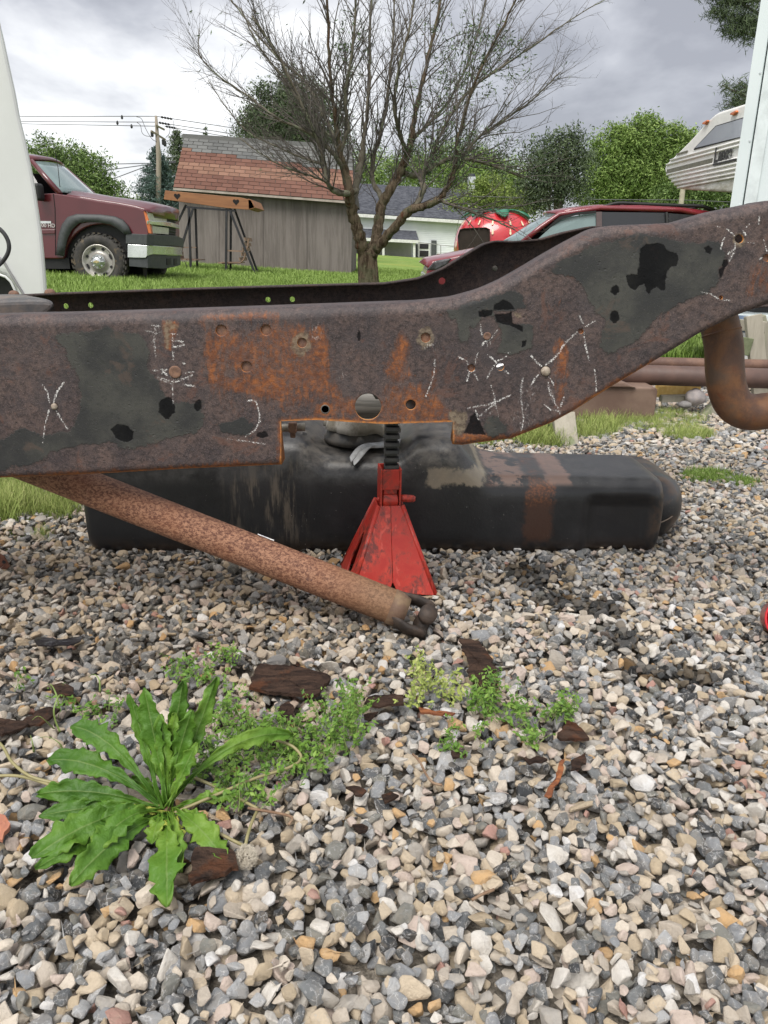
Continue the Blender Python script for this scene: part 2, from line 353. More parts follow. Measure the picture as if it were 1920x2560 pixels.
def rail_material(rust, shade=1.0, marks=True):
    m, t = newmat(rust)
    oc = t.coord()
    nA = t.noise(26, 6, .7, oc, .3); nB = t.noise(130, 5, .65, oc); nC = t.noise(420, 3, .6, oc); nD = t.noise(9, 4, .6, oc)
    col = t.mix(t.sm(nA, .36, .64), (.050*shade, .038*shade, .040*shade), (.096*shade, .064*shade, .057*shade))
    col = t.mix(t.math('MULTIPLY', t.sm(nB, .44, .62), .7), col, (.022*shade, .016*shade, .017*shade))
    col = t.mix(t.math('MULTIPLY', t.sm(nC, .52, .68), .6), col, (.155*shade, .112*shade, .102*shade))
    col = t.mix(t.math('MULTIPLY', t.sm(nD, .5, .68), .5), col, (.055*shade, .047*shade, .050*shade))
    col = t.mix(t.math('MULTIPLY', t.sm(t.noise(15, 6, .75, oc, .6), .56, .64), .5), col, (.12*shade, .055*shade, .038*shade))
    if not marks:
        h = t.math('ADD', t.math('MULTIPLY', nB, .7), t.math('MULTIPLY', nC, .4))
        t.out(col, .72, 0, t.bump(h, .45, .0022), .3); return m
    wob = t.math('MULTIPLY', t.math('SUBTRACT', t.noise(38, 7, .75, oc), .5), 44)
    wob2 = t.math('MULTIPLY', t.math('SUBTRACT', t.noise(170, 4, .65, oc), .5), 9)
    wsum = t.math('ADD', wob, wob2)
    pit = t.voro(95, 'F1', t.mapping(oc, (1, 1, 1.3))); pitm = t.math('MULTIPLY', t.math('SUBTRACT', 1.0, t.sm(pit, .10, .30)), t.sm(nA, .53, .62))
    col = t.mix(t.math('MULTIPLY', pitm, .55), col, (.018, .013, .014))
    big = t.noise(4.5, 5, .65, oc, .8)
    col = t.mix(t.math('MULTIPLY', t.sm(big, .42, .62), .5), col, t.mix(1.0, col, (.50, .50, .56), 'MULTIPLY'))
    # orange rust: soft field broken up by streaky noise
    streak = t.noise(1, 6, .72, t.mapping(oc, (150, 60, 38)))
    of = t.math('ADD', t.attr('orange'), t.math('MULTIPLY', t.math('SUBTRACT', streak, .5), 1.15))
    of = t.math('ADD', of, t.math('MULTIPLY', t.math('SUBTRACT', t.noise(17, 5, .7, oc, .7), .5), 1.1))
    om = t.math('MULTIPLY', t.sm(of, .34, .85), t.math('ADD', .45, t.math('MULTIPLY', t.sm(nB, .35, .6), .6)), True)
    oc1 = t.mix(t.sm(t.noise(90, 5, .7, oc), .35, .7), (.12, .036, .013), (.31, .10, .024))
    oc1 = t.mix(t.math('MULTIPLY', t.sm(t.noise(34, 6, .75, t.mapping(oc, (1.6, 1, .6)), .8), .50, .62), .65), oc1, (.045, .022, .016))
    oc1 = t.mix(t.math('MULTIPLY', t.sm(t.attr('orange'), .9, 1.5), .85), oc1, (.50, .19, .04))
    col = t.mix(t.math('MULTIPLY', om, .86), col, oc1)
    # tan primer / dust
    tm = t.sm(t.math('ADD', t.attr('tan'), wsum), -2, 5)
    tcol = t.mix(t.sm(nB, .4, .6), (.22, .175, .12), (.10, .072, .05))
    col = t.mix(t.math('MULTIPLY', tm, .7), col, tcol)
    # dark coating that is left
    pd = t.math('ADD', t.attr('paint'), wsum)
    pm = t.sm(pd, -1.2, 1.2)
    pc = t.mix(t.sm(nD, .4, .62), (.024, .024, .025), (.050, .049, .044))
    pc = t.mix(t.math('MULTIPLY', t.sm(nB, .52, .68), .5), pc, (.018, .019, .019))
    pc = t.mix(t.math('MULTIPLY', t.sm(nC, .6, .72), .3), pc, (.14, .14, .12))
    pc = t.mix(t.math('MULTIPLY', t.sm(t.noise(14, 5, .7, oc, .5), .58, .66), .6), pc, (.075, .052, .042))
    col = t.mix(pm, col, pc)
    rim = t.math('MULTIPLY', t.sm(pd, -7, -1), t.math('SUBTRACT', 1.0, pm))
    col = t.mix(t.math('MULTIPLY', rim, .45), col, (.03, .024, .022))
    bm_ = t.math('MULTIPLY', t.sm(t.math('ADD', t.attr('black'), t.math('MULTIPLY', wsum, .42)), -2, 1.6), t.math('ADD', .72, t.math('MULTIPLY', nA, .4)), True)
    col = t.mix(bm_, col, (.006, .006, .007))
    # chalk
    ck = t.math('SUBTRACT', 1.0, t.sm(t.math('ADD', t.attr('chalk'), t.math('ADD', t.math('MULTIPLY', t.math('SUBTRACT', nC, .5), 9), t.math('MULTIPLY', t.math('SUBTRACT', nA, .5), 7))), 0.3, 2.3))
    brk = t.sm(t.math('ADD', t.noise(480, 3, .7, oc), t.math('MULTIPLY', nB, .5)), .71, .80)
    ckm = t.math('MULTIPLY', ck, brk)
    sp = t.math('MULTIPLY', t.attr('smear'), t.sm(t.noise(330, 3, .75, t.mapping(oc, (1, 1, .45))), .55, .68))
    ckm = t.math('MAXIMUM', ckm, t.math('MULTIPLY', sp, .6))
    col = t.mix(t.math('MULTIPLY', ckm, .84), col, (.74, .72, .71))
    h = t.math('ADD', t.math('MULTIPLY', nB, .55), t.math('MULTIPLY', nC, .3))
    h = t.math('ADD', t.math('MULTIPLY', h, t.math('SUBTRACT', 1.0, t.math('MULTIPLY', pm, .5))), t.math('MULTIPLY', pm, .55))
    h = t.math('SUBTRACT', h, t.math('MULTIPLY', bm_, .25))
    h = t.math('SUBTRACT', h, t.math('MULTIPLY', pitm, .22))
    rg = t.math('SUBTRACT', .62, t.math('MULTIPLY', t.math('ADD', pm, bm_), .08))
    t.out(col, rg, 0, t.bump(h, .7, .0028), t.math('SUBTRACT', .42, t.math('MULTIPLY', bm_, .36)))
    return m
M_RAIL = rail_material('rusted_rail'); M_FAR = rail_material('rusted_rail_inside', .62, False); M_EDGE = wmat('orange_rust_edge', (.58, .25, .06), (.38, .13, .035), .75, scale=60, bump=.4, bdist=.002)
def Pv(x, y, Y, dep=0):
    x = np.asarray(x, float); y = np.asarray(y, float)
    d = (RT[None]*((x-960)/FPX)[:, None]) + UP[None]*(-(y-1280)/FPX)[:, None] + FW[None]
    q = d*(Y/d[:, 1])[:, None]; q[:, 2] += EYE; q[:, 1] += dep; return q
TOPL = [(x, y+max(0, (y-640)/140*9)) for x, y in TOPL]
def near_rail():
    xs = np.concatenate([np.linspace(-650, -6, 40), np.arange(0, 702, 2.6), [702.9, 703.0], np.arange(705.5, 1131, 2.6), [1131.9, 1132.0], np.arange(1134.5, 1920, 2.6), np.linspace(1926, 2450, 40)])
    tp = np.interp(xs, [a for a, b in TOPL], [b for a, b in TOPL]); bt = np.interp(xs, [a for a, b in BOTL], [b for a, b in BOTL])
    # soften kinks of the top line
    ker = np.exp(-np.linspace(-2, 2, 25)**2); ker /= ker.sum(); tps = np.convolve(np.pad(tp, 12, 'edge'), ker, 'valid'); tp = tps
    notch = (xs > 702.95) & (xs < 1131.95)
    R = 30.0; NW = 150; arcs = np.linspace(0, PI/2, 7)[:-1]; Rm = .021
    rows = []   # (ypix, depth)
    rows.append((tp-0*xs, .078)); rows.append((tp, .05))
    for a in arcs: rows.append((tp + R*(1-math.cos(a)), Rm*(1-math.sin(a))))
    bR = np.where(notch, 1.0, 18.0)
    for k in range(NW+1):
        v = k/NW; rows.append((tp+R + (bt-bR-tp-R)*v, 0.0))
    for a in arcs[::-1]:
        rows.append((bt - bR*(1-math.cos(a)), np.where(notch, 0, .013)*(1-math.sin(a))))
    rows.append((bt, np.where(notch, .0005, .055)))
    nr = len(rows); nc = len(xs); V = np.zeros((nr, nc, 3)); PX = np.zeros((nr, nc)); PY = np.zeros((nr, nc))
    for i, (yy, dp) in enumerate(rows):
        V[i] = Pv(xs, yy, YR, dp); PX[i] = xs; PY[i] = yy
    V = V.reshape(-1, 3); PX = PX.ravel(); PY = PY.ravel()
    # gentle dents of corroded plate
    idx = np.arange(nr*nc).reshape(nr, nc)
    F = np.stack([idx[:-1, :-1], idx[:-1, 1:], idx[1:, 1:], idx[1:, :-1]], -1).reshape(-1, 4)
    cxm = PX[F].mean(1); cym = PY[F].mean(1); keep = np.ones(len(F), bool)
    for hx, hy, hr, ty in HOLES:
        if ty >= 3: continue
        dd = np.hypot(cxm-hx, cym-hy); keep &= ~(dd < hr)
    cut = F[~keep]; F = F[keep]
    bnd = np.intersect1d(np.unique(cut), np.unique(F))
    for hx, hy, hr, ty in HOLES:
        dd = np.hypot(PX[bnd]-hx, PY[bnd]-hy); sel = bnd[dd < hr+5]
        if len(sel) == 0: continue
        a = np.arctan2(PY[sel]-hy, PX[sel]-hx); nx_ = hx+hr*np.cos(a); ny_ = hy+hr*np.sin(a); V[sel] = Pv(nx_, ny_, YR, 0); PX[sel] = nx_; PY[sel] = ny_
    used = np.unique(F); mp = -np.ones(len(V), int); mp[used] = np.arange(len(used)); F = mp[F]; V = V[used]; PX = PX[used]; PY = PY[used]
    me = bpy.data.meshes.new('web'); me.from_pydata(V.tolist(), [], F.tolist())
    def at(nm, arr):
        a = me.attributes.new(nm, 'FLOAT', 'POINT'); a.data.foreach_set('value', np.ascontiguousarray(arr, dtype=np.float32))
    def un(polys): return np.max([np.clip(poly_sd(PX, PY, p), -60, 60) for p in polys], 0)
    at('paint', un(PAINT)); at('black', un(BLACK)); at('tan', un(TAN))
    og = np.zeros(len(PX))
    for p, sft, st in ORANGE:
        sdv = poly_sd(PX, PY, p); og = np.maximum(og, st/(1+np.exp(-sdv/sft*1.6)))
    de = line_d(PX, PY, EDGE[0]); og = np.maximum(og, 1.7*np.exp(-(de/7.0)**2)); og = np.maximum(og, .7*np.exp(-(de/20.0)**2))
    for hx, hy, hr, ty in HOLES[:4]: og = np.maximum(og, 1.1*np.exp(-((np.hypot(PX-hx, PY-hy)-hr)/9.0)**2)*(0 if hr > 20 else 1))
    at('orange', og)
    at('chalk', np.clip(np.min([line_d(PX, PY, p) for p in CH], 0), 0, 40))
    s = np.zeros(len(PX))
    for p, sft in SM: s = np.maximum(s, 1/(1+np.exp(-poly_sd(PX, PY, p)/sft*2)))
    at('smear', s)
    me.materials.append(M_RAIL); me.materials.append(M_EDGE)
    me.polygons.foreach_set('use_smooth', [True]*len(me.polygons))
    o = link(bpy.data.objects.new('web', me))
    md = o.modifiers.new('solid', 'SOLIDIFY'); md.thickness = .0055; md.offset = -1; md.material_offset_rim = 1; md.use_even_offset = False
    # make sure the normals look at the camera so that thickness goes inward
    n = me.polygons[len(me.polygons)//2].normal
    if n.y > 0: me.flip_normals()
    return o
NR = thing('truck_frame', 'rusty pickup truck frame with chalk marks propped level across the picture on a red stand', 'truck frame', (0, 1.4, 0))
setpar(near_rail(), NR)['label'] = 'near frame rail web with chalk marks and peeling dark coating'
m_plug = wmat('rusty_plug', (.12, .07, .055), (.20, .11, .07), .8, scale=90, bump=.4, bdist=.002)
m_pale = wmat('pale_rivet', (.42, .36, .29), (.24, .19, .15), .6, scale=120, bump=.3, bdist=.002)
for hx, hy, hr, ty in HOLES:
    if ty == 0: continue
    c = P(hx, hy, YR); r = (P(hx+hr, hy, YR)-c).length
    mb = MB()
    if ty == 1: mb.lathe([(r*1.25, .0105), (r*1.25, .0050), (r*.95, .0045), (r*.5, .004), (.0001, .004)], c, 20, 'Y'); mb.build('plug', m_plug, NR, True)
    elif ty == 2: mb.lathe([(r*.99, .008), (r*.99, -.0015), (r*.8, -.004), (r*.4, -.0052), (.0001, -.0055)], c, 20, 'Y'); mb.build('rivet', m_pale, NR, True)
    elif ty == 4: mb.lathe([(r, .002), (r, -.0006), (r*.8, .0), (.0001, .0)], c, 20, 'Y'); mb.build('plug', wmat('grey_plug', (.10, .095, .09), (.16, .14, .12), .5, scale=50), NR, True)
    else:
        mb.lathe([(r*1.0, .002), (r*.96, -.0015), (r*.8, -.0022), (r*.45, -.0008), (.0001, -.0006)], c, 20, 'Y'); mb.build('boss', m_plug, NR, True)
# far rail: channel that opens towards the camera
FT = [(-500,765),(0,742),(124,736),(490,723),(800,714),(960,710),(1047,697),(1105,674),(1163,639),(1209,611),(1238,603),(1284,605),(1354,599),(1411,582),(1481,567),(1600,575),(1760,568),(1900,530),(2300,510)]
def far_rail():
    Yw, Yf = 2.20, 2.125
    xs = np.concatenate([np.linspace(-450, -10, 20), np.arange(0, 1500, 2.6), np.linspace(1505, 2250, 60)])
    tp = np.interp(xs, [a for a, b in FT], [b for a, b in FT])
    ker = np.exp(-np.linspace(-2, 2, 15)**2); ker /= ker.sum(); tp = np.convolve(np.pad(tp, 7, 'edge'), ker, 'valid')
    top = Pv(xs, tp, Yf); H = .235
    wx = top.copy(); wx[:, 1] = Yw
    rows = [top.copy(), top + np.array([0, .03, 0])]
    for a in np.linspace(.2, PI/2, 5): rows.append(top + np.array([0, (Yw-Yf)-.014*(1-math.sin(a)), -.014*(1-math.cos(a))]))
    nv = 70
    for k in range(1, nv+1): rows.append(wx + np.array([0, 0, -.014-(H-.028)*k/nv]))
    rows.append(wx+np.array([0, -.012, -H])); rows.append(wx+np.array([0, -.07, -H]))
    V = np.array(rows); nr, nc = V.shape[:2]; V = V.reshape(-1, 3)
    idx = np.arange(nr*nc).reshape(nr, nc); F = np.stack([idx[:-1, :-1], idx[:-1, 1:], idx[1:, 1:], idx[1:, :-1]], -1).reshape(-1, 4)
    cen = V[F].mean(1); keep = np.ones(len(F), bool); hs = []
    for hx, hy, hr in [(165, 765, 6.5), (227, 763, 6.5), (670, 749, 6.3), (731, 748, 6.3), (1105, 702.5, 8), (1237, 671, 6.5)]:
        c = np.array(P(hx, hy, Yw)); r = hr/FPX*2.25; hs.append((c, r)); keep &= ~((np.hypot(cen[:, 0]-c[0], cen[:, 2]-c[2]) < r) & (np.abs(cen[:, 1]-Yw) < .002))
    cut = F[~keep]; F = F[keep]; bnd = np.intersect1d(np.unique(cut), np.unique(F))
    for c, r in hs:
        dd = np.hypot(V[bnd, 0]-c[0], V[bnd, 2]-c[2]); sel = bnd[dd < r*1.9]; a = np.arctan2(V[sel, 2]-c[2], V[sel, 0]-c[0]); V[sel, 0] = c[0]+r*np.cos(a); V[sel, 2] = c[2]+r*np.sin(a)
    me = bpy.data.meshes.new('channel'); used = np.unique(F); mp = -np.ones(len(V), int); mp[used] = np.arange(len(used)); me.from_pydata(V[used].tolist(), [], mp[F].tolist())
    me.materials.append(M_FAR); me.polygons.foreach_set('use_smooth', [True]*len(me.polygons))
    o = link(bpy.data.objects.new('channel', me)); md = o.modifiers.new('solid', 'SOLIDIFY'); md.thickness = .005; md.offset = 0; return o
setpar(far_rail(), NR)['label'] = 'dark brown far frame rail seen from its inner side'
for hx, hy in [(35, 737), (125, 733)]:
    c = P(hx, hy, 2.15); MB().lathe([(.014, -.004), (.014, .002), (.011, .008), (.005, .011), (.0001, .012)], c, 16, 'Z').build('bolt_head', m_plug, NR, True)
MB().tube([(-.16, 1.76, .378), (.10, 1.76, .380)], .042, 24).build('heat_shield', wmat('dusty_grey_metal', (.20, .19, .175), (.10, .095, .088), .55, scale=30, stretch=(.2, 1, 4), bump=.2), NR, True)
# cross tube the stand carries, bracket and bolt seen in the notch, painted crossmember far left
m_tube = wmat('crossmember_black', (.05, .05, .055), (.13, .10, .085), .45, scale=14, bump=.2, c3=(.22, .11, .07), thr=.6)
MB().tube([(.035, 1.372, .435), (.035, 1.7, .44), (.035, 2.19, .47)], .022, 14).build('crossmember', m_tube, NR, True)
MB().tube([P(640, 1073, 1.55), P(762, 1067, 1.55)], .0085, 12).build('brake_line', wmat('dull_zinc', (.28, .26, .22), (.15, .12, .1), .5, metal=.5, scale=40), NR, True)
MB().tube([P(1180, 940, 1.62), P(1251, 918, 1.62), P(1330, 893, 1.62)], .0095, 14).build('brake_line', wmat('bright_line', (.5, .5, .52), (.3, .3, .3), .25, metal=.8, scale=40), NR, True)
mb = MB(); c = P(732, 1068, 1.53); mb.box(c, (.016, .016, .02)); mb.box(c+Vector((0, 0, -.014)), (.010, .010, .014)); mb.build('bolt', m_plug, NR, bevel=.0015)
mb = MB(); mb.prism(PP([(-120, 752), (0, 750), (70, 747), (118, 748), (146, 757), (128, 780), (100, 800), (-120, 810)], 1.80), (-.13, .16, .0)); mb.build('crossmember', m_tube, NR, bevel=.012, seg=3)
# ------------------------------------------------------------------ fuel tank
def win(t, v, a, b, s): return t.math('MULTIPLY', t.sm(v, a-s, a+s), t.math('SUBTRACT', 1.0, t.sm(v, b-s, b+s)))
m_tank, t = newmat('black_tank')
oc = t.coord(); sp_ = t.n('ShaderNodeSeparateXYZ'); t.L.new(oc, sp_.inputs[0]); X_, Y_, Z_ = sp_.outputs
nn = t.noise(22, 6, .7, oc, .3); wv = t.math('MULTIPLY', t.math('SUBTRACT', nn, .5), .06)
Xw = t.math('ADD', X_, wv); Zw = t.math('ADD', Z_, wv)
fine = t.noise(160, 4, .6, oc)
col = t.mix(t.sm(t.noise(5, 5, .6, oc), .4, .65), (.011, .0115, .013), (.023, .023, .025))
def patch(m, c, a): 
    global col
    col = t.mix(t.math('MULTIPLY', m, a), col, c)
# dry streaks left of the stand, tan dust shoulder, peeled patch, rust bands left by the straps
st = t.sm(t.noise(1, 5, .7, t.mapping(oc, (60, 10, 7))), .45, .62)
patch(t.math('MULTIPLY', st, t.math('MULTIPLY', win(t, Xw, -.36, -.19, .03), win(t, Z_, .02, .22, .06))), (.12, .10, .078), .7)
patch(t.math('MULTIPLY', win(t, Xw, -.20, .17, .03), t.math('MULTIPLY', win(t, Zw, .222, .4, .018), t.sm(nn, .36, .70))), (.22, .19, .155), .62)
patch(t.math('MULTIPLY', win(t, Xw, .10, .24, .006), win(t, Zw, .175, .215, .005)), (.25, .21, .155), .8)
patch(t.math('MULTIPLY', win(t, Xw, .345, .405, .008), win(t, Zw, .03, .185, .012)), (.06, .028, .018), .85)
patch(t.math('MULTIPLY', t.math('MULTIPLY', win(t, Xw, .345, .41, .006), win(t, Zw, .13, .185, .01)), t.sm(fine, .45, .6)), (.16, .06, .025), .7)
patch(t.math('MULTIPLY', t.math('MULTIPLY', win(t, Xw, .25, .34, .01), t.sm(Z_, .165, .18)), t.sm(nn, .42, .5)), (.20, .12, .09), .7)
patch(t.math('MULTIPLY', win(t, Xw, .395, .45, .006), t.sm(Z_, .168, .18)), (.18, .11, .085), .75)
patch(t.math('MULTIPLY', win(t, Xw, .665, .80, .02), t.sm(nn, .42, .6)), (.085, .05, .03), .6)
patch(t.math('MULTIPLY', t.sm(Z_, .16, .20), t.sm(nn, .3, .7)), (.085, .083, .082), .5)
patch(t.math('MULTIPLY', t.math('SUBTRACT', 1.0, t.sm(Zw, .0, .05)), t.sm(nn, .35, .6)), (.07, .045, .03), .6)
patch(t.math('MULTIPLY', t.sm(fine, .68, .72), t.sm(t.noise(7, 3, .5, oc), .55, .65)), (.4, .38, .35), .5)
rg = t.math('ADD', .26, t.math('MULTIPLY', nn, .28))
t.out(col, rg, 0, t.bump(t.math('ADD', fine, t.math('MULTIPLY', nn, 2.0)), .12, .003), .5)
def rrect(y0, y1, z0, z1, r, n=7):
    r = min(r, (y1-y0)/2*.98, (z1-z0)/2*.98); o = []
    for cy, cz_, a0 in ((y1-r, z0+r, -PI/2), (y1-r, z1-r, 0), (y0+r, z1-r, PI/2), (y0+r, z0+r, PI)):
        for k in range(n): a = a0+PI/2*k/(n-1); o.append((cy+r*math.cos(a), cz_+r*math.sin(a)))
    return o
def resample(ring, m):
    q = np.array(ring+[ring[0]]); L = np.r_[0, np.cumsum(np.hypot(*np.diff(q, axis=0).T))]; s = np.linspace(0, L[-1], m, endpoint=False)
    return np.c_[np.interp(s, L, q[:, 0]), np.interp(s, L, q[:, 1])]
TK = thing('fuel_tank', 'long black fuel tank resting on the gravel behind the red stand', 'fuel tank', (0, 1.95, 0))
mb = MB(); rings = []
XT = [-.72, -.60, -.235, -.195, -.150, .03, .075, .165, .245, .70]; ZT = [.272, .278, .283, .280, .238, .238, .282, .280, .192, .186]
NS = 110
for k in range(NS+1):
    u = k/NS; x = -.72 + 1.415*u
    e = min(x+.72, .695-x); re = .045; q = math.sqrt(max(0, 1-(1-min(e/re, 1))**2)); ins = re*(1-q)
    zt = np.interp(x, XT, ZT)
    # smooth top
    zt = np.mean([np.interp(x+d, XT, ZT) for d in (-.012, -.006, 0, .006, .012)])
    yf = 1.735+.075*(x+.72)/1.4; yb = yf+.40 if x < .2 else yf+.40-.10*min((x-.2)/.1, 1)
    cc = rrect(yf+ins*.9, yb-ins*.9, -.012+ins*.7, zt-ins*.8, .047, 8)
    if k in (0, NS): pass
    rs = resample(cc, 64); ring = []
    for y, z in rs:
        if x > .49 and x < .66 and z < .148 and y < yf+.15:
            s_ = min((x-.49)/.02, 1)*min((.66-x)/.02, 1)*min((.148-z)/.014, 1); y += .018*s_*(1-s_*0)
        ring.append(Vector((x, y, z)))
    rings.append(ring)
mb.loft(rings); mb.build('tank_body', m_tank, TK, True)
mb = MB(); rings = []
for k in range(24):
    u = k/23; x = .50+.285*u; e = .785-x; re = .085; q = math.sqrt(max(0, 1-(1-min(e/re, 1))**2)); ins = re*(1-q)
    rings.append([Vector((x, y, z)) for y, z in resample(rrect(1.89+ins, 2.21-ins, -.012+ins, .165-ins*.75, .07, 7), 48)])
mb.loft(rings); mb.build('tank_end', m_tank, TK, True)
mb = MB(); mb.tube(crv([(.645, 1.823, .062), (.69, 1.855, .064), (.735, 1.895, .068), (.775, 1.96, .070), (.787, 2.03, .070)], 5), .0016, 6); mb.build('seam', wmat('seam_line', (.16, .12, .09), None, .6), TK, True)
m_ring = wmat('dark_filler_ring', (.03, .03, .03), (.08, .07, .06), .5, scale=30)
RC = Vector(P(905, 1098, 1.93)); RC.z = .252
MB().lathe([(.0955, -.006), (.0955, .006), (.090, .010), (.088, .022), (.080, .028), (.0001, .028)], RC, 40).build('filler_ring', m_ring, TK, True)
# embossed oval maker's badge on the tank's left shoulder
m_emb = wmat('embossed_badge', (.045, .045, .048), None, .35)
def on_tank(px, py): return P(px, py, 1.86)
bc = P(752, 1082, 1.9)
mb = MB(); c0 = Vector((bc.x, 1.84, .279)); 
mb.tube([c0+Vector((.021*math.cos(a), .013*math.sin(a), 0)) for a in np.linspace(0, 2*PI, 25)], .0011, 6, False)
for k, xx in enumerate((-.012, -.004, .004, .012)): mb.tube([c0+Vector((xx-.002, -.004, 0)), c0+Vector((xx+.001, .005, 0)), c0+Vector((xx+.003, -.002, 0))], .0009, 5)
mb.build('badge', m_emb, TK, True)
# rag over the filler opening
m_rag, t = newmat('dirty_rag')
oc = t.coord(); a = t.noise(16, 5, .65, oc); b = t.noise(900, 2, .5, oc)
col = t.mix(t.sm(a, .38, .62), (.15, .135, .11), (.34, .32, .29)); col = t.mix(t.math('MULTIPLY', t.sm(b, .5, .6), .2), col, (.1, .09, .08))
t.out(col, .9, 0, t.bump(b, .2, .001), .1)
RG = thing('rag', 'crumpled grey rag covering the filler opening of the black tank', 'rag', RC)
def nz(x, y, z, s): return mnoise.noise(Vector((x*s, y*s, z*s)))
pts = []
for i in range(30):
    r = .094*i/29; row = []
    for j in range(72):
        a = 2*PI*j/72; x = r*math.cos(a); y = r*math.sin(a)
        fold = abs(nz(x*.35+y*.9, y*.5, 0, 34))*.020*(.4+.6*min(r/.05, 1))
        h = .058+.008*math.cos(x*18+1) - (max(0, r-.080)/.014)**1.5*.040 + fold
        rr = r+ (.004*math.sin(a*9)+.003*math.sin(a*17+1))*(i/29)
        row.append(RC+Vector((rr*math.cos(a), rr*math.sin(a), h)))
    row.append(row[0]); pts.append(row)
mb = MB(); mb.grid(pts); mb.build('cloth', m_rag, RG, True, solid=.0012)
tp_ = crv([P(1003, 1098, 1.865), P(960, 1106, 1.850), P(918, 1108, 1.835), P(895, 1120, 1.80), P(876, 1148, 1.778)], 6)
bt_ = crv([P(1000, 1104, 1.845), P(960, 1114, 1.83), P(930, 1118, 1.81), P(908, 1130, 1.785), P(884, 1156, 1.770)], 6)
pts = []
for k in range(len(tp_)):
    row = []
    for j in range(13):
        v = j/12; p = tp_[k].lerp(bt_[k], v*1.0); w_ = 1.0
        ext = (bt_[k]-tp_[k])*(.35*(k/len(tp_)))*(v-.5)*1.6
        row.append(p+ext+Vector((0, -.004-.005*math.sin(v*9+k*.22), .004*math.sin(v*11+k*.3))))
    pts.append(row)
mb = MB(); mb.grid(pts); mb.build('hanging_corner', wmat('grey_cloth', (.40, .41, .42), (.24, .24, .24), .9, scale=30, bump=.1), RG, True, solid=.0012)

# ------------------------------------------------------------------ jack stand
m_red, t = newmat('scuffed_red_paint')
oc = t.coord(); a = t.noise(18, 6, .7, oc, .5); b = t.noise(75, 5, .7, t.mapping(oc, (1, 1, .5))); sp_ = t.n('ShaderNodeSeparateXYZ'); t.L.new(oc, sp_.inputs[0])
col = t.mix(t.sm(a, .35, .65), (.40, .022, .014), (.54, .052, .028))
gr = t.math('MULTIPLY', t.sm(a, .43, .58), t.sm(b, .38, .56))
col = t.mix(t.math('MULTIPLY', gr, .8), col, (.055, .022, .020))
col = t.mix(t.math('MULTIPLY', t.sm(t.noise(30, 3, .6, t.mapping(oc, (1, 1, .4)), 1.0), .62, .66), .5), col, (.62, .10, .07))
col = t.mix(t.math('MULTIPLY', t.sm(b, .70, .74), .5), col, (.25, .18, .15))
t.out(col, t.math('ADD', .34, t.math('MULTIPLY', b, .25)), 0, t.bump(b, .12, .002), .5)
m_blk = wmat('black_ratchet', (.014, .014, .015), (.035, .032, .03), .42, scale=60, bump=.2, bdist=.001)
JC = Vector((.010, 1.605, 0)); yaw = Matrix.Rotation(math.radians(8), 3, 'Z')
JS = thing('jack_stand', 'red jack stand with black toothed column under the rusty frame', 'jack stand', JC)
ZB, ZT_, hb, ht = .004, .186, .094, .026
def jw(x, y, z): return JC + yaw @ Vector((x, y, z))
def side(ang, slot, name='side_panel'):
    R = Matrix.Rotation(ang, 3, 'Z'); mb = MB()
    def q(u, v, off=0):   # u -1..1 across, v 0..1 up; panel facing -Y before rotation
        h = hb+(ht-hb)*v; nrm = Vector((0, -1, .38)).normalized()
        return JC + yaw @ (R @ (Vector((u*h, -h, ZB+(ZT_-ZB)*v)) + nrm*off))
    if slot:
        N = 28; outer = []; inner = []
        for k in range(N):
            a = 2*PI*k/N; inner.append((.34*math.cos(a)*(1.0 if math.sin(a) < 0 else .85), .36+.27*math.sin(a)))
            ca, sa = math.cos(a), math.sin(a); s = min(1/max(abs(ca), 1e-6), (.64/ max(sa, 1e-6)) if sa > 0 else (.36/max(-sa, 1e-6)))
            s = min(1/max(abs(ca), 1e-6)*1.0, s); outer.append((max(-1, min(1, ca*s)), max(0, min(1, .36+sa*s))))
        # snap corners
        for cu, cv in ((1, 1), (-1, 1), (1, 0), (-1, 0)):
            i = min(range(N), key=lambda k: (outer[k][0]-cu)**2+(outer[k][1]-cv)**2); outer[i] = (cu, cv)
        vs = [q(*p) for p in outer]+[q(*p) for p in inner]; mb.add(vs, [(k, (k+1) % N, N+(k+1) % N, N+k) for k in range(N)])
    else:
        for sgn in (-1, 1):
            arc = [(sgn*.004, .16), (sgn*.10, .055), (sgn*.22, .028), (sgn*.45, .028), (sgn*.70, .012), (sgn*1.0, 0)]
            poly = [q(sgn*.002*1.5, 1, .0), q(sgn*1, 1)] + [q(u, v) for u, v in arc[::-1]]
            mb.add(poly, [tuple(range(len(poly)))])
    return mb.build(name, m_red, JS, solid=.004, bevel=.0012)
side(0, False); side(PI, False); side(-PI/2, True); side(PI/2, True)
for sx in (-1, 1):
    for sy in (-1, 1):
        MB().tube([jw(sx*hb*.985, sy*hb*.985, ZB), jw(sx*ht*.97, sy*ht*.97, ZT_)], [.0055, .0055], 8).build('corner_edge', m_red, JS, True)
def tubebox(z0, z1, w, d, th, openf=None):
    mb = MB(); 
    mb.box(jw(-w/2+th/2, 0, (z0+z1)/2), (th, d, z1-z0), yaw); mb.box(jw(w/2-th/2, 0, (z0+z1)/2), (th, d, z1-z0), yaw)
    mb.box(jw(0, d/2-th/2, (z0+z1)/2), (w-2*th-.0004, th, z1-z0), yaw); return mb
mb = tubebox(.168, .266, .045, .052, .0045); mb.box(jw(0, -.0235, .243), (.0355, .0045, .044), yaw); mb.box(jw(0, -.0235, .1715), (.0355, .0045, .006), yaw)
mb.build('head', m_red, JS, bevel=.0012)
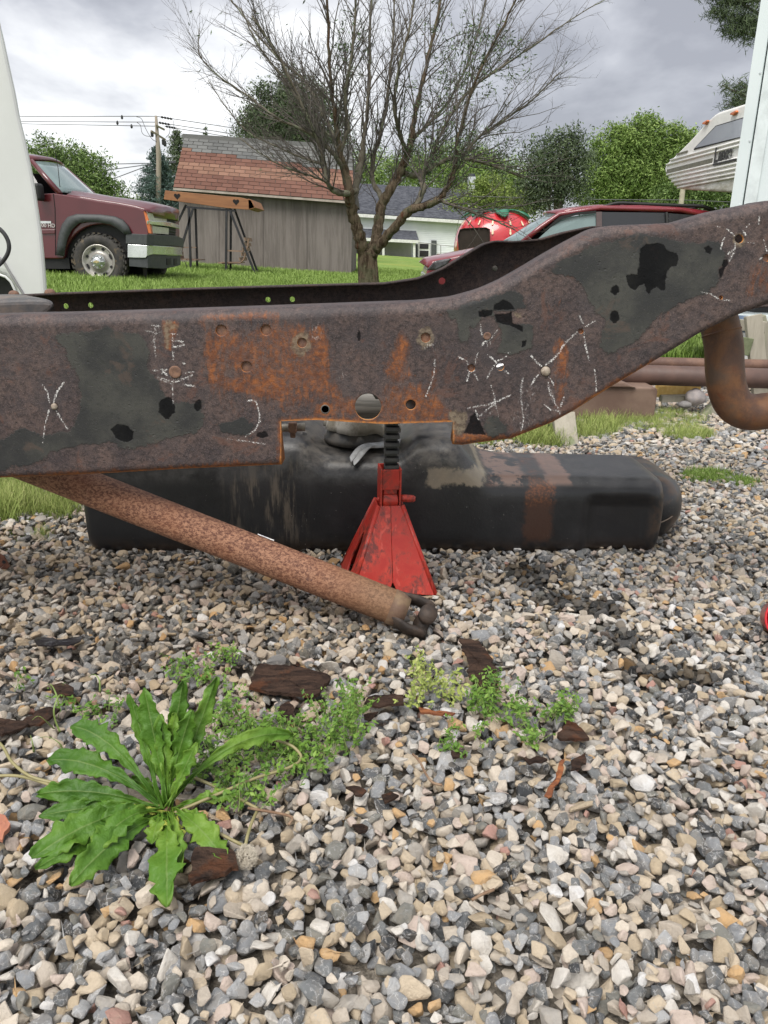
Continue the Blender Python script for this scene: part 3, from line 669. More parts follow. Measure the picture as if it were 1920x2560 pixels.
mb = MB(); mb.lathe([(.0125, -.0165), (.0155, -.014), (.0155, .014), (.0125, .0165), (.0001, .0165)][:-1], jw(0, -.014, .196), 20, 'X', yaw); mb.box(jw(0, -.012, .208), (.029, .014, .024), yaw); mb.build('pawl', m_red, JS, bevel=.001)
MB().tube([jw(.022, -.014, .200), jw(.030, -.016, .199), jw(.050, -.018, .198), jw(.0545, -.019, .198)], [.0075, .0085, .0078, .0045], 12).build('handle', m_red, JS, True)
MB().lathe([(.004, -.004), (.006, 0), (.004, .003)], jw(-.024, -.014, .197), 10, 'X').build('pin', m_red, JS, True)
mb = MB(); mb.box(jw(.002, .004, .30), (.026, .024, .22), yaw)
zz_ = .10
prof = []
for k in range(10):
    z = .262+k*.0163
    prof = [jw(.002-.0155, -.008, z), jw(.002-.0155, -.0175, z+.0015), jw(.002-.0155, -.0165, z+.0085), jw(.002-.0155, -.008, z+.0125)]
    mb.prism(prof, yaw @ Vector((.031, 0, 0)))
mb.build('ratchet_column', m_blk, JS, bevel=.0008)
mb = MB(); mb.prism([jw(-.035, -.02, .413), jw(.04, -.02, .413), jw(.048, -.02, .428), (jw(.034, -.02, .422)), jw(-.028, -.02, .422), jw(-.043, -.02, .428)], yaw @ Vector((0, .045, 0))); mb.build('saddle', m_blk, JS, bevel=.001)

# ------------------------------------------------------------------ drive shaft
m_shaft, t = newmat('rusty_shaft')
oc = t.coord(); a = t.noise(190, 5, .8, t.mapping(oc, (.8, 1.0, 1.2)), .4); b = t.noise(9, 4, .6, oc); c = t.noise(260, 3, .6, oc)
col = t.mix(t.sm(a, .41, .60), (.085, .032, .020), (.29, .15, .09))
col = t.mix(t.math('MULTIPLY', t.sm(b, .45, .7), .35), col, (.20, .075, .035))
col = t.mix(t.math('MULTIPLY', t.sm(t.noise(40, 5, .7, oc), .62, .7), .6), col, (.10, .05, .04))
sp_ = t.n('ShaderNodeSeparateXYZ'); t.L.new(oc, sp_.inputs[0])
col = t.mix(t.math('MULTIPLY', t.sm(sp_.outputs[0], -.15, .03), .55), col, (.15, .095, .05))
t.out(col, .72, 0, t.bump(t.math('ADD', a, c), .35, .0015), .35)
m_yoke = wmat('greasy_yoke', (.022, .016, .013), (.055, .036, .026), .7, scale=35, bump=.35, bdist=.002, c3=(.09, .05, .03))
A = G(992, 1521, .044); B = P(174, 1201, 1.46); D = (B-A); L_ = D.length; D.normalize(); E_ = B+D*.42
DS = thing('drive_shaft', 'rusty tubular drive shaft lying on the gravel and slanting up under the frame', 'drive shaft', (A.x, A.y, 0))
MB().tube([A+D*.002, A+D*.012, A+D*.014, E_], [.0325, .0350, .0340, .0348], 48).build('tube', m_shaft, DS, True)
MB().tube([A+D*.013, A-D*.004, A-D*.020, A-D*.022], [.0352, .0348, .028, .0001], 40).build('end_collar', wmat('yoke_collar', (.19, .125, .07), (.12, .07, .045), .7, scale=40, bump=.3), DS, True)
side_ = Vector((.86, -.50, .12)); side_ = (side_-D*side_.dot(D)).normalized(); upv = D.cross(side_).normalized(); upv = upv if upv.z > 0 else -upv
cj = A-D*.058
for s in (1, -1):
    mb = MB(); rings = []
    for k, (dd, oo, w1, th) in enumerate([(-.004, .024, .024, .009), (.016, .028, .022, .009), (.032, .031, .018, .009), (.050, .030, .019, .010), (.062, .029, .016, .009), (.069, .028, .008, .007)]):
        cpt = A - D*dd + upv*s*oo; rings.append([cpt+side_*(w1*math.cos(a)) + upv*(th*math.sin(a)) for a in np.linspace(0, 2*PI, 12, endpoint=False)])
    mb.loft(rings); mb.build('yoke_ear', m_yoke, DS, True)
mb = MB(); mb.tube([cj-upv*.028, cj+upv*.028], .0125, 16); mb.build('cross_pin', m_yoke, DS, True)
mb = MB(); mb.tube([cj-side_*.038, cj-side_*.020, cj-side_*.018, cj+side_*.018, cj+side_*.020, cj+side_*.040], [.0172, .0172, .0125, .0125, .0172, .0172], 24); mb.build('bearing_cap', m_yoke, DS, True)
R0 = A.lerp(B, .42)+upv*.0338+side_*.008
mb = MB(); mb.beam(R0-D*.017, R0+D*.017, .009, .002, upv); mb.build('balance_weight', wmat('dull_metal', (.30, .30, .32), (.45, .44, .43), .35, metal=.6, scale=40), DS)

# ------------------------------------------------------------------ exhaust pipe at right, hose at left
m_exh, t = newmat('rusty_exhaust')
oc = t.coord(); a = t.noise(14, 5, .65, oc, .4); b = t.noise(60, 5, .7, oc); c = t.noise(300, 3, .6, oc)
col = t.mix(t.sm(a, .36, .62), (.085, .044, .030), (.17, .078, .036)); col = t.mix(t.math('MULTIPLY', t.sm(b, .55, .68), .7), col, (.13, .045, .02)); 
col = t.mix(t.math('MULTIPLY', t.sm(t.noise(7, 4, .6, oc), .5, .62), .75), col, (.075, .060, .050)); t.out(col, .6, 0, t.bump(t.math('ADD', b, c), .25, .002), .4)
EX = thing('exhaust_pipe', 'bent rusty exhaust pipe hanging under the right end of the frame', 'exhaust pipe', (.62, 1.5, .4))
pp = crv([P(1700, 600, 1.62), P(1755, 690, 1.56), P(1790, 780, 1.50), P(1808, 855, 1.48), P(1812, 925, 1.47), P(1819, 975, 1.47), P(1838, 1013, 1.47), P(1874, 1030, 1.47), P(1930, 1026, 1.47), P(2060, 1012, 1.49), P(2300, 1000, 1.5)], 9)
MB().tube(pp, .0345, 32).build('pipe', m_exh, EX, True)
k = 24; mb = MB(); mb.tube([pp[k]-(pp[k+1]-pp[k]).normalized()*.002, pp[k], pp[k]+(pp[k+1]-pp[k]).normalized()*.002], [.0347, .0358, .0347], 32); mb.build('weld_bead', m_exh, EX, True)
m_hose = wmat('black_rubber', (.02, .02, .022), (.035, .035, .037), .5, scale=30)
tag(MB().tube(crv([P(-90, 500, 2.0), P(-30, 552, 2.0), P(2, 575, 2.0), P(18, 597, 2.0), P(22.5, 620, 2.0), P(15, 642, 2.0), P(-5, 664, 2.0), P(-60, 700, 1.95), P(-160, 735, 1.9)], 8), .0050, 12).build('hose', m_hose, None, True), 'black rubber hose looping in front of the white panel', 'hose')

# ------------------------------------------------------------------ gravel
def stone_mesh(seed, flat):
    r = random.Random(seed); bm = bmesh.new()
    a, b, c = 1.0, r.uniform(.70, .98), r.uniform(.52, .85)*flat
    for k in range(r.randint(9, 14)):
        v = Vector((r.gauss(0, 1), r.gauss(0, 1), r.gauss(0, 1))).normalized(); q = r.uniform(.86, 1.05)
        v = Vector((math.copysign(abs(v.x)**.8, v.x), math.copysign(abs(v.y)**.8, v.y), math.copysign(abs(v.z)**.8, v.z)))
        bm.verts.new((v.x*a*q, v.y*b*q, v.z*c*q))
    res = bmesh.ops.convex_hull(bm, input=bm.verts)
    for e in ('geom_interior', 'geom_unused'):
        for g in res.get(e, []):
            if isinstance(g, bmesh.types.BMVert) and g.is_valid: bm.verts.remove(g)
    bmesh.ops.dissolve_limit(bm, angle_limit=math.radians(14), verts=bm.verts, edges=bm.edges)
    try: bmesh.ops.bevel(bm, geom=list(bm.edges), offset=r.uniform(.05, .13), segments=1, affect='EDGES', profile=.6)
    except Exception: pass
    bmesh.ops.triangulate(bm, faces=bm.faces)
    me = bpy.data.meshes.new('stone'); bm.to_mesh(me); bm.free(); me.materials.append(M_STONE)
    me.polygons.foreach_set('use_smooth', [True]*len(me.polygons))
    try: me.set_sharp_from_angle(angle=math.radians(24))
    except Exception: pass
    return me
M_STONE, t = newmat('crushed_stone')
oi = t.n('ShaderNodeObjectInfo'); rnd = oi.outputs['Random']; loc = oi.outputs['Location']
oc = t.coord()
wn = t.n('ShaderNodeTexWhiteNoise', noise_dimensions='1D'); t.L.new(rnd, wn.inputs['W']); r2 = wn.outputs['Value']
off = t.n('ShaderNodeVectorMath', operation='MULTIPLY_ADD'); t.L.new(oc, off.inputs[0]); off.inputs[1].default_value = (1, 1, 1); t.L.new(wn.outputs['Color'], off.inputs[2])
base = t.ramp(rnd, [(0, (.21, .22, .225)), (.08, (.30, .31, .325)), (.15, (.14, .148, .155)), (.22, (.46, .465, .47)), (.30, (.065, .069, .075)), (.36, (.24, .238, .215)), (.42, (.66, .55, .41)), (.50, (.74, .655, .55)), (.60, (.56, .455, .32)), (.67, (.76, .72, .66)), (.75, (.66, .545, .475)), (.82, (.57, .50, .42)), (.89, (.46, .43, .39)), (.945, (.66, .43, .22)), (.965, (.52, .30, .25)), (.975, (.80, .79, .78))], 'CONSTANT')
a = t.noise(1.1, 4, .65, off.outputs[0]); b = t.noise(3.5, 7, .75, off.outputs[0])
col = t.mix(t.math('MULTIPLY', t.sm(a, .42, .62), .45), base, t.mix(.5, base, (.52, .44, .34)))
col = t.mix(t.math('MULTIPLY', t.sm(b, .35, .7), .45), col, t.mix(1.0, col, (.70, .68, .66), 'MULTIPLY'))
vw = t.n('ShaderNodeVectorMath', operation='ADD'); t.L.new(off.outputs[0], vw.inputs[0]); t.L.new(t.noise(1.8, 3, .6, off.outputs[0], 0, True), vw.inputs[1])
vein = t.voro(1.3, 'DISTANCE_TO_EDGE', t.mapping(vw.outputs[0], (1, 1, .5)))
vm = t.math('MULTIPLY', t.math('SUBTRACT', 1.0, t.sm(vein, .0, .055)), t.sm(a, .40, .56))
vm = t.math('MULTIPLY', vm, t.math('LESS_THAN', rnd, .40))
col = t.mix(t.math('MULTIPLY', vm, .65), col, (.70, .70, .70))
col = t.mix(t.math('MULTIPLY', t.math('MULTIPLY', t.sm(b, .56, .66), .55), t.math('LESS_THAN', rnd, .45)), col, (.50, .50, .50))
sl = t.n('ShaderNodeSeparateXYZ'); t.L.new(loc, sl.inputs[0])
lx, ly = sl.outputs[0], sl.outputs[1]
def spot(cx, cy, rx, ry, lo=1.35, hi=.7):
    q = t.math('ADD', t.math('POWER', t.math('DIVIDE', t.math('SUBTRACT', lx, cx), rx), 2.0), t.math('POWER', t.math('DIVIDE', t.math('SUBTRACT', ly, cy), ry), 2.0))
    q = t.math('ADD', q, t.math('MULTIPLY', t.math('SUBTRACT', r2, .5), 1.3))
    return t.math('SUBTRACT', 1.0, t.sm(q, hi, lo))
oil = None
for (px, py, rx, ry) in [(1330, 1440, .07, .07), (1490, 1520, .055, .055), (1560, 1600, .04, .05), (1620, 1680, .06, .035), (1390, 1500, .05, .04), (1730, 1690, .06, .03)]:
    g = G(px, py, 0); s = spot(g.x, g.y, rx, ry); oil = s if oil is None else t.math('MAXIMUM', oil, s)
col = t.mix(t.math('MULTIPLY', oil, .85), col, t.mix(1.0, col, (.11, .105, .10), 'MULTIPLY'))
# brown shade painted into the stones under the frame at left and behind it
g = G(150, 1560, 0); frame_shade = spot(g.x-.1, g.y+.12, .85, .42, 1.5, .5)
col = t.mix(t.math('MULTIPLY', frame_shade, .55), col, t.mix(1.0, col, (.60, .52, .42), 'MULTIPLY'))
t.out(col, t.math('ADD', .52, t.math('MULTIPLY', b, .25)), 0, t.bump(b, .55, .16), .35)
proto_coll = bpy.data.collections.new('stone_kinds')   # not linked: source of the gravel's stones
PROTO = []
for k in range(28):
    me = stone_mesh(100+k, 1.0 if k % 4 else .62); o = bpy.data.objects.new('stone_kind', me); PROTO.append(me); proto_coll.objects.link(o)
# settle the near stones one by one on a height map
cs = .005; X0, X1, Y0, Y1 = -1.25, 1.35, .36, 3.0
W = int((X1-X0)/cs); Hh = int((Y1-Y0)/cs); hm = np.full((W, Hh), -.030)
stones = []
area = (X1-X0)*(Y1-Y0); NST = int(area*14000)
order = rng.random((NST, 6))
oy, ox_ = np.mgrid[-9:10, -9:10]
for k in range(NST):
    x = X0+.03+order[k, 0]*(X1-X0-.06); y = Y0+.03+order[k, 1]*(Y1-Y0-.06)
    if abs(x) > .30+.56*y: continue
    if x < -1.05+.10*math.sin(y*5) and y > 1.85: continue
    s = .0072+.0108*order[k, 2]**1.4 + (.006 if order[k, 3] > .93 else 0)
    i = int((x-X0)/cs); j = int((y-Y0)/cs); n = max(1, int(s*.8/cs))
    sub = hm[i-n:i+n+1, j-n:j+n+1]
    if sub.size == 0: continue
    z = .55*sub.mean()+.45*sub.max()
    if z > (-.003 if s > .013 else .003): continue
    hz = s*.50; z0 = z+hz*.55
    ii, jj = np.mgrid[-n:n+1, -n:n+1]; d2 = (ii**2+jj**2)/(n+.5)**2
    topz = z0+hz*np.sqrt(np.clip(1-d2, 0, 1)); m_ = d2 < 1
    if sub.shape == topz.shape: sub[m_] = np.maximum(sub[m_], topz[m_])
    tilt = 1.15*(order[k, 4]-.5)*2*(1 if order[k, 5] > .5 else .5)
    stones.append((x, y, z0, tilt, (order[k, 5]-.5)*1.5, order[k, 3]*2*PI, s, k % 28))
# small filler stones drop into the gaps
for k in range(60000):
    x = rng.uniform(X0+.03, X1-.03); y = rng.uniform(Y0+.03, Y1-.03)
    if abs(x) > .30+.56*y or (x < -1.05+.10*math.sin(y*5) and y > 1.85): continue
    i = int((x-X0)/cs); j = int((y-Y0)/cs); sub_ = hm[i-1:i+2, j-1:j+2]
    if sub_.max() > -.0125: continue
    s = rng.uniform(.0042, .0085); z0 = sub_.mean()+s*.6; hm[i-1:i+2, j-1:j+2] = np.maximum(sub_, z0+s*.5)
    stones.append((x, y, z0, rng.normal()*.5, rng.normal()*.5, rng.random()*6.28, s, k % 28))
# farther gravel: one jittered layer
st_ = .021
for ix in range(int(7.6/st_)):
    for iy in range(int(3.3/st_)):
        if random.random() < .12: continue
        x = -2.0+(ix+random.random())*st_; y = 2.55+(iy+random.random())*st_
        if abs(x-.0) > .35+.56*y or not gravel_in(x, y): continue
        if X0+.05 < x < X1-.05 and y < Y1-.05 and abs(x) < .30+.56*y: continue
        s = .010+.013*random.random()**1.4
        stones.append((x, y, gz(x, y)+s*.15, random.gauss(0, .3), random.gauss(0, .3), random.random()*6.28, s, random.randrange(28)))
# scattered stones over the grassy fringe
for k in range(3500):
    x = random.uniform(-2.2, 3.5); y = random.uniform(1.9, 6.2)
    if gravel_in(x, y): continue
    if random.random() > (.85 if x < 0 and y < 3 else .35): continue
    s = .009+.010*random.random(); stones.append((x, y, gz(x, y)-.006, random.gauss(0, .3), random.gauss(0, .3), random.random()*6.28, s, random.randrange(28)))
# the stones that show largest get objects of their own
def big(s):
    d = Vector((s[0], s[1], s[2]-EYE)); dep = d.dot(Vector(FW)); px = 960+FPX*d.dot(Vector(RT))/dep; py = 1280-FPX*d.dot(Vector(UP))/dep
    if not (0 < px < 1920 and 0 < py < 2575) or dep <= 0: return 0
    return s[6]/dep*(1 if s[2] > -.006 else .2)
rank = sorted(range(len(stones)), key=lambda i: -big(stones[i])); own = set(rank[:300])
for i in rank[:300]:
    x, y, z, a, b, c, s, kd = stones[i]
    o = bpy.data.objects.new('stone', PROTO[kd]); link(o); o.location = (x, y, z); o.rotation_euler = (a, b, c); o.scale = (s, s, s); o.parent = gravel_bed
def scatter(name, pts, coll, parent=None, label=None, cat=None, group=None):
    """one object of kind stuff: an instance of the collection's pieces on each point; pts = (x,y,z,rx,ry,rz,scale,index)"""
    A_ = np.array(pts, dtype=np.float32); me = bpy.data.meshes.new(name); me.from_pydata(A_[:, :3].tolist(), [], [])
    a = me.attributes.new('rot', 'FLOAT_VECTOR', 'POINT'); a.data.foreach_set('vector', np.ascontiguousarray(A_[:, 3:6]).ravel())
    a = me.attributes.new('scl', 'FLOAT', 'POINT'); a.data.foreach_set('value', np.ascontiguousarray(A_[:, 6]))
    a = me.attributes.new('kid', 'INT', 'POINT'); a.data.foreach_set('value', np.ascontiguousarray(A_[:, 7].astype(np.int32)))
    o = link(bpy.data.objects.new(name, me)); ng = bpy.data.node_groups.new(name, 'GeometryNodeTree')
    ng.interface.new_socket('Geometry', in_out='INPUT', socket_type='NodeSocketGeometry'); ng.interface.new_socket('Geometry', in_out='OUTPUT', socket_type='NodeSocketGeometry')
    N = ng.nodes; gi = N.new('NodeGroupInput'); go = N.new('NodeGroupOutput'); ip = N.new('GeometryNodeInstanceOnPoints'); ci = N.new('GeometryNodeCollectionInfo')
    ci.inputs['Collection'].default_value = coll; ci.inputs['Separate Children'].default_value = True; ci.inputs['Reset Children'].default_value = True
    def na(nm, ty):
        q = N.new('GeometryNodeInputNamedAttribute'); q.data_type = ty; q.inputs[0].default_value = nm; return [s for s in q.outputs if s.enabled and s.name == 'Attribute'][0]
    Lk = ng.links; Lk.new(gi.outputs[0], ip.inputs['Points']); Lk.new(ci.outputs[0], ip.inputs['Instance']); ip.inputs['Pick Instance'].default_value = True
    Lk.new(na('kid', 'INT'), ip.inputs['Instance Index']); er = N.new('FunctionNodeEulerToRotation'); Lk.new(na('rot', 'FLOAT_VECTOR'), er.inputs[0]); Lk.new(er.outputs[0], ip.inputs['Rotation'])
    Lk.new(na('scl', 'FLOAT'), ip.inputs['Scale']); Lk.new(ip.outputs[0], go.inputs[0])
    md = o.modifiers.new('scatter', 'NODES'); md.node_group = ng
    o['kind'] = 'stuff'
    if label: o['label'] = label
    if cat: o['category'] = cat
    if parent is not None: setpar(o, parent)
    return o
scatter('gravel', [stones[i] for i in range(len(stones)) if i not in own], proto_coll, None, 'grey and tan crushed stone gravel covering the yard', 'gravel')
print('stones', len(stones))
# ------------------------------------------------------------------ foliage helper
def leaf_mat(name, c1, c2, c3=None, rough=.6):
    m, t = newmat(name); f = t.attr('tint')
    st = [(0, c1), (.6, c2)] + ([(1.0, c3)] if c3 else [(1.0, tuple(min(1, x*1.3) for x in c2))])
    t.out(t.ramp(f, st), rough, 0, None, .25); return m
def leaf_mesh(name, mat, cen, nrm, size, tint, aspect=.6, kite=True):
    """many small pointed leaves: cen (n,3), nrm (n,3) normals, size (n)"""
    n = len(cen); a = rng.normal(size=(n, 3)); nn = nrm/np.linalg.norm(nrm, axis=1)[:, None]
    a -= nn*(a*nn).sum(1)[:, None]; a /= np.linalg.norm(a, axis=1)[:, None]; b = np.cross(nn, a)
    s = size[:, None]
    V = np.stack([cen-a*s, cen+b*s*aspect*.5-a*s*.1+nn*s*.10, cen+a*s, cen-b*s*aspect*.5-a*s*.1+nn*s*.10], 1).reshape(-1, 3)
    F = np.arange(4*n).reshape(-1, 4); me = bpy.data.meshes.new(name); me.from_pydata(V.tolist(), [], F.tolist())
    at = me.attributes.new('tint', 'FLOAT', 'POINT'); at.data.foreach_set('value', np.repeat(tint, 4).astype(np.float32)); me.materials.append(mat)
    return me
def crown(name, parent, mat, blobs, n, leaf, clump=.35, per=9, aspect=.6, flat=0.0):
    """blobs: (centre, (rx,ry,rz)); clumps of leaves spread through each blob's volume, denser near its shell"""
    vol = np.array([b[1][0]*b[1][2]*math.sqrt(b[1][1]) for b in blobs]); share = vol/vol.sum(); cs_, ts_ = [], []
    for (c, r), sh in zip(blobs, share):
        k = max(3, int(n*sh/per)); d = rng.normal(size=(k, 3)); d /= np.linalg.norm(d, axis=1)[:, None]
        rad = rng.random(k)**.42; bump_ = np.array([1+.55*mnoise.noise(Vector(q*2.1)+Vector(c)) for q in d])
        cc = np.array(c)+d*(rad*bump_)[:, None]*np.array(r); tn = rng.random(k)*.7+.15*(d[:, 2])
        off = rng.normal(size=(k, per, 3))*clump*np.array([1, 1, .75]); pts = cc[:, None, :]+off
        cs_.append(pts.reshape(-1, 3)); ts_.append((tn[:, None]+rng.normal(size=(k, per))*.13).ravel())
    cen = np.concatenate(cs_); tint = np.clip(np.concatenate(ts_), 0, 1); nrm = rng.normal(size=cen.shape)+np.array([0, 0, flat])
    me = leaf_mesh(name, mat, cen, nrm, leaf*(.6+.8*rng.random(len(cen))), tint, aspect)
    o = link(bpy.data.objects.new(name, me)); setpar(o, parent); return o
M_BARK = wmat('tree_bark', (.085, .068, .048), (.15, .135, .10), .9, scale=14, bump=.8, bdist=.02, stretch=(1, 1, .25), c3=(.16, .17, .11), thr=.58, bscale=40)
M_BARKD = wmat('dark_bark', (.06, .048, .036), (.10, .085, .065), .9, scale=6, bump=.5, stretch=(1, 1, .3))
L_MID = leaf_mat('leaves_mid_green', (.065, .11, .032), (.14, .21, .06), (.24, .32, .11))
L_BRIGHT = leaf_mat('leaves_bright_green', (.10, .165, .04), (.20, .29, .075), (.33, .42, .14))
L_DARK = leaf_mat('leaves_dark_green', (.055, .078, .042), (.095, .13, .065), (.16, .20, .11))
L_BLUE = leaf_mat('needles_blue_green', (.035, .065, .054), (.09, .14, .12), (.18, .25, .22))
L_YEL = leaf_mat('leaves_yellow_green', (.09, .13, .025), (.22, .29, .07), (.36, .42, .13))
def tree(label, px, base_Y, blobs_px, mat, n, leaf, trunk_r=.15, clump=.35, limbs=5, group=None, dy=2.0, name='leafy_tree', bark=None, aspect=.6):
    """blobs_px: (px, py, rx_px, ry_px, dY)"""
    sc_ = 1.0/FPX; bl = []
    for bx, by, rx, ry, dY in blobs_px:
        Y = base_Y+dY; c = P(bx, by, Y); bl.append(((c.x, c.y, c.z), (rx*Y*sc_, min(rx, ry)*Y*sc_*.8, ry*Y*sc_)))
    g = P(px, 600, base_Y); z0 = gz(g.x, g.y); T = thing(name, label, 'tree', (g.x, g.y, z0), group)
    sr = random.Random(px); ex = []
    for (c, r) in bl:
        for q in range(8):
            a = sr.uniform(-.3, PI+.3); ex.append(((c[0]+r[0]*sr.uniform(.85, 1.2)*math.cos(a), c[1]+sr.uniform(-.5, .5)*r[1], c[2]+r[2]*sr.uniform(.85, 1.15)*math.sin(a)), tuple(x*sr.uniform(.14, .42) for x in r)))
    top = max(bl, key=lambda b: b[0][2]); mb = MB(); nb0 = len(bl); bl = bl+ex
    mb.tube([(g.x, g.y, z0-.1), (g.x+.05, g.y, z0+(top[0][2]-z0)*.4), Vector(top[0]).lerp(Vector((g.x, g.y, top[0][2])), .5)], [trunk_r*1.2, trunk_r, trunk_r*.3], 10)
    mb.build('trunk', bark or M_BARKD, T, True)
    for (c, r) in bl[:limbs]:
        s = Vector((g.x, g.y, z0+(c[2]-z0)*.45)); MB().tube([s, s.lerp(Vector(c), .5)+Vector((0, 0, .2)), Vector(c)+Vector((0, 0, r[2]*.4))], [trunk_r*.5, trunk_r*.35, trunk_r*.12], 6).build('limb', bark or M_BARKD, T, True)
    crown('crown', T, mat, bl, int(n*1.35), leaf*.78, clump*.8, aspect=aspect); return T
tree('spreading green tree behind the hood of the maroon pickup', 150, 42, [(110, 430, 60, 60, 0), (170, 440, 55, 55, 1), (205, 460, 60, 55, 0), (240, 490, 50, 42, 0), (275, 500, 40, 35, 0), (230, 420, 45, 24, 0), (130, 385, 30, 30, 0), (175, 392, 40, 20, 1), (300, 512, 26, 22, 0), (60, 450, 60, 60, 2), (190, 510, 90, 40, 1), (90, 505, 70, 50, 0)], L_MID, 24000, .115, .22, .28)
tree('low yellow green bushes beyond the pickup hood near the utility pole', 345, 55, [(335, 528, 32, 22, 0), (305, 535, 30, 18, 0), (362, 520, 18, 22, 0)], L_YEL, 3500, .13, .1, .25, name='bush')
def conifer(label, px, Y, top_px, w_px, base_py, mat, name='spruce', n_tier=22, droop=.12, seed=1, dens=1.0):
    r = random.Random(seed); g = P(px, 600, Y); z0 = gz(g.x, g.y); topz = P(px, top_px, Y).z; H = topz-z0; Wd = w_px*Y/FPX
    T = thing(name, label, 'tree', (g.x, g.y, z0)); MB().tube([(g.x, g.y, z0-.1), (g.x, g.y, z0+H*.6), (g.x, g.y, topz)], [H*.018, H*.01, .01], 8).build('trunk', M_BARKD, T, True)
    cs_, ts_, nm_ = [], [], []; bmb = MB()
    for i in range(n_tier):
        u = (i+.3)/n_tier; z = z0+H*(.04+.95*u); R_ = Wd*(1-u)**.85*(.85+.3*r.random())+.06
        for k in range(int(9+9*(1-u))):
            a = r.random()*6.28; L2 = R_*(.7+.45*r.random()); b0 = Vector((g.x, g.y, z)); b1 = b0+Vector((math.cos(a)*L2, math.sin(a)*L2, -L2*droop+ .15*L2)); bmb.tube([b0, b1], [.02, .005], 3, False)
            m = int((14+26*L2)*dens)
            for q in range(m):
                s = r.random()**.6; p = b0.lerp(b1, s); cs_.append((p.x+r.gauss(0, .09*L2+.05), p.y+r.gauss(0, .09*L2+.05), p.z+r.gauss(0, .07)-.06)); ts_.append(min(1, max(0, .25+.5*s*r.random()+r.gauss(0, .12)+.12)))
    bmb.build('branches', M_BARKD, T)['kind'] = 'stuff'
    cen = np.array(cs_); me = leaf_mesh('needles', mat, cen, rng.normal(size=cen.shape)+np.array([0, 0, .5]), .09*(Y/45)**.5*(.7+.6*rng.random(len(cen))), np.array(ts_), .45); o = link(bpy.data.objects.new('crown', me)); setpar(o, T)
conifer('blue green spruce right behind the wooden utility pole', 405, 46, 362, 100, 600, L_BLUE, seed=3, dens=2.2)
conifer('taller dark green spruce between utility pole and shed roof', 458, 50, 318, 95, 600, L_DARK, seed=5, dens=2.0)
conifer('tiny far spruce tip poking over the left end of the shed roof', 527, 75, 308, 26, 600, L_DARK, seed=8, dens=.6)
tree('dark evergreen tree rising behind the shed roof and bare branches', 700, 38, [(690, 300, 70, 60, 0), (740, 290, 70, 75, 0), (660, 330, 50, 45, 0), (790, 330, 60, 60, 0), (720, 250, 45, 35, 0), (770, 380, 60, 50, 0), (840, 400, 50, 50, 0), (700, 360, 70, 40, 0)], L_DARK, 22000, .10, .25, .22, name='evergreen_tree')
tree('light green tree at the left of the dark evergreen behind the shed', 655, 44, [(650, 325, 36, 40, 0), (635, 345, 30, 26, 0)], L_MID, 2600, .10, .12, .2)
tree('bright leafy trees behind the white house', 1130, 85, [(1120, 440, 80, 60, 0), (1200, 460, 70, 60, 0), (1260, 470, 60, 60, 0), (1180, 420, 60, 40, 0), (1230, 510, 80, 40, 0), (1290, 500, 50, 50, 0), (1050, 450, 70, 50, 0), (960, 450, 60, 50, 0), (900, 440, 60, 50, 0)], L_BRIGHT, 26000, .20, .3, .45)
tree('small bright green shrubby tree behind the strawberry stand', 1215, 48, [(1190, 500, 60, 35, 0), (1250, 505, 60, 35, 0), (1320, 515, 40, 26, 0), (1220, 470, 40, 22, 0)], L_YEL, 9000, .10, .15, .22)
tree('loose dark leaved tree left of the big maple', 1385, 32, [(1385, 400, 62, 52, 0), (1350, 440, 48, 55, 0), (1430, 430, 45, 55, 0), (1400, 360, 36, 26, 0), (1430, 345, 22, 24, 0), (1395, 480, 60, 45, 0), (1340, 500, 40, 40, 0)], L_DARK, 11500, .085, .15, .20)
tree('large green maple behind the red van', 1590, 52, [(1530, 420, 60, 70, 0), (1570, 370, 50, 45, 0), (1620, 360, 50, 50, 0), (1590, 440, 90, 70, 0), (1680, 400, 55, 60, 0), (1720, 380, 45, 40, 0), (1500, 470, 45, 50, 0), (1660, 480, 110, 50, 0), (1560, 500, 90, 40, 0), (1555, 350, 20, 26, 0), (1600, 332, 16, 22, 0), (1640, 335, 16, 24, 0), (1680, 345, 16, 24, 0), (1715, 350, 14, 20, 0)], L_BRIGHT, 42000, .135, .3, .27)
tree('green trees under the nose of the white camper', 1760, 48, [(1760, 490, 70, 45, 0), (1820, 480, 60, 50, 0), (1870, 470, 60, 60, 0), (1700, 505, 60, 40, 0), (1790, 440, 60, 40, 1)], L_MID, 16000, .13, .2, .28)
# pine whose boughs hang in at top right
PT = thing('pine_tree', 'tall pine whose boughs hang in at the top right corner', 'tree', (9.9, 19, gz(9.9, 19)))
MB().tube([(9.9, 19, -.6), (9.8, 19, 5), (9.9, 19, 11)], [.28, .22, .08], 10).build('trunk', M_BARKD, PT, True)
cs_, ts_ = [], []
for (a, b, n_) in [((1905, 40), (1745, -60), 700), ((1905, 60), (1775, 30), 1500), ((1900, 90), (1815, 72), 1100), ((1960, 50), (1840, 60), 900), ((1900, -10), (1750, -20), 1200), ((1900, 0), (1790, 10), 900), ((1880, 250), (1805, 212), 420), ((1885, 262), (1815, 262), 420), ((1890, 240), (1845, 206), 360), ((1900, 265), (1830, 245), 420)]:
    A0, B0 = P(*a, 19), P(*b, 19); MB().tube([Vector((9.85, 19, A0.z+.4)), A0.lerp(Vector((9.85, 19, A0.z+.4)), .3), A0, B0], [.06, .05, .035, .01], 5).build('bough', M_BARKD, PT, True)
    for q in range(n_):
        s = random.random(); p = A0.lerp(B0, s); w_ = .17*(1-.5*s); cs_.append((p.x+random.gauss(0, w_), p.y+random.gauss(0, w_*1.4), p.z+random.gauss(0, w_*.7))); ts_.append(random.random()*.8)
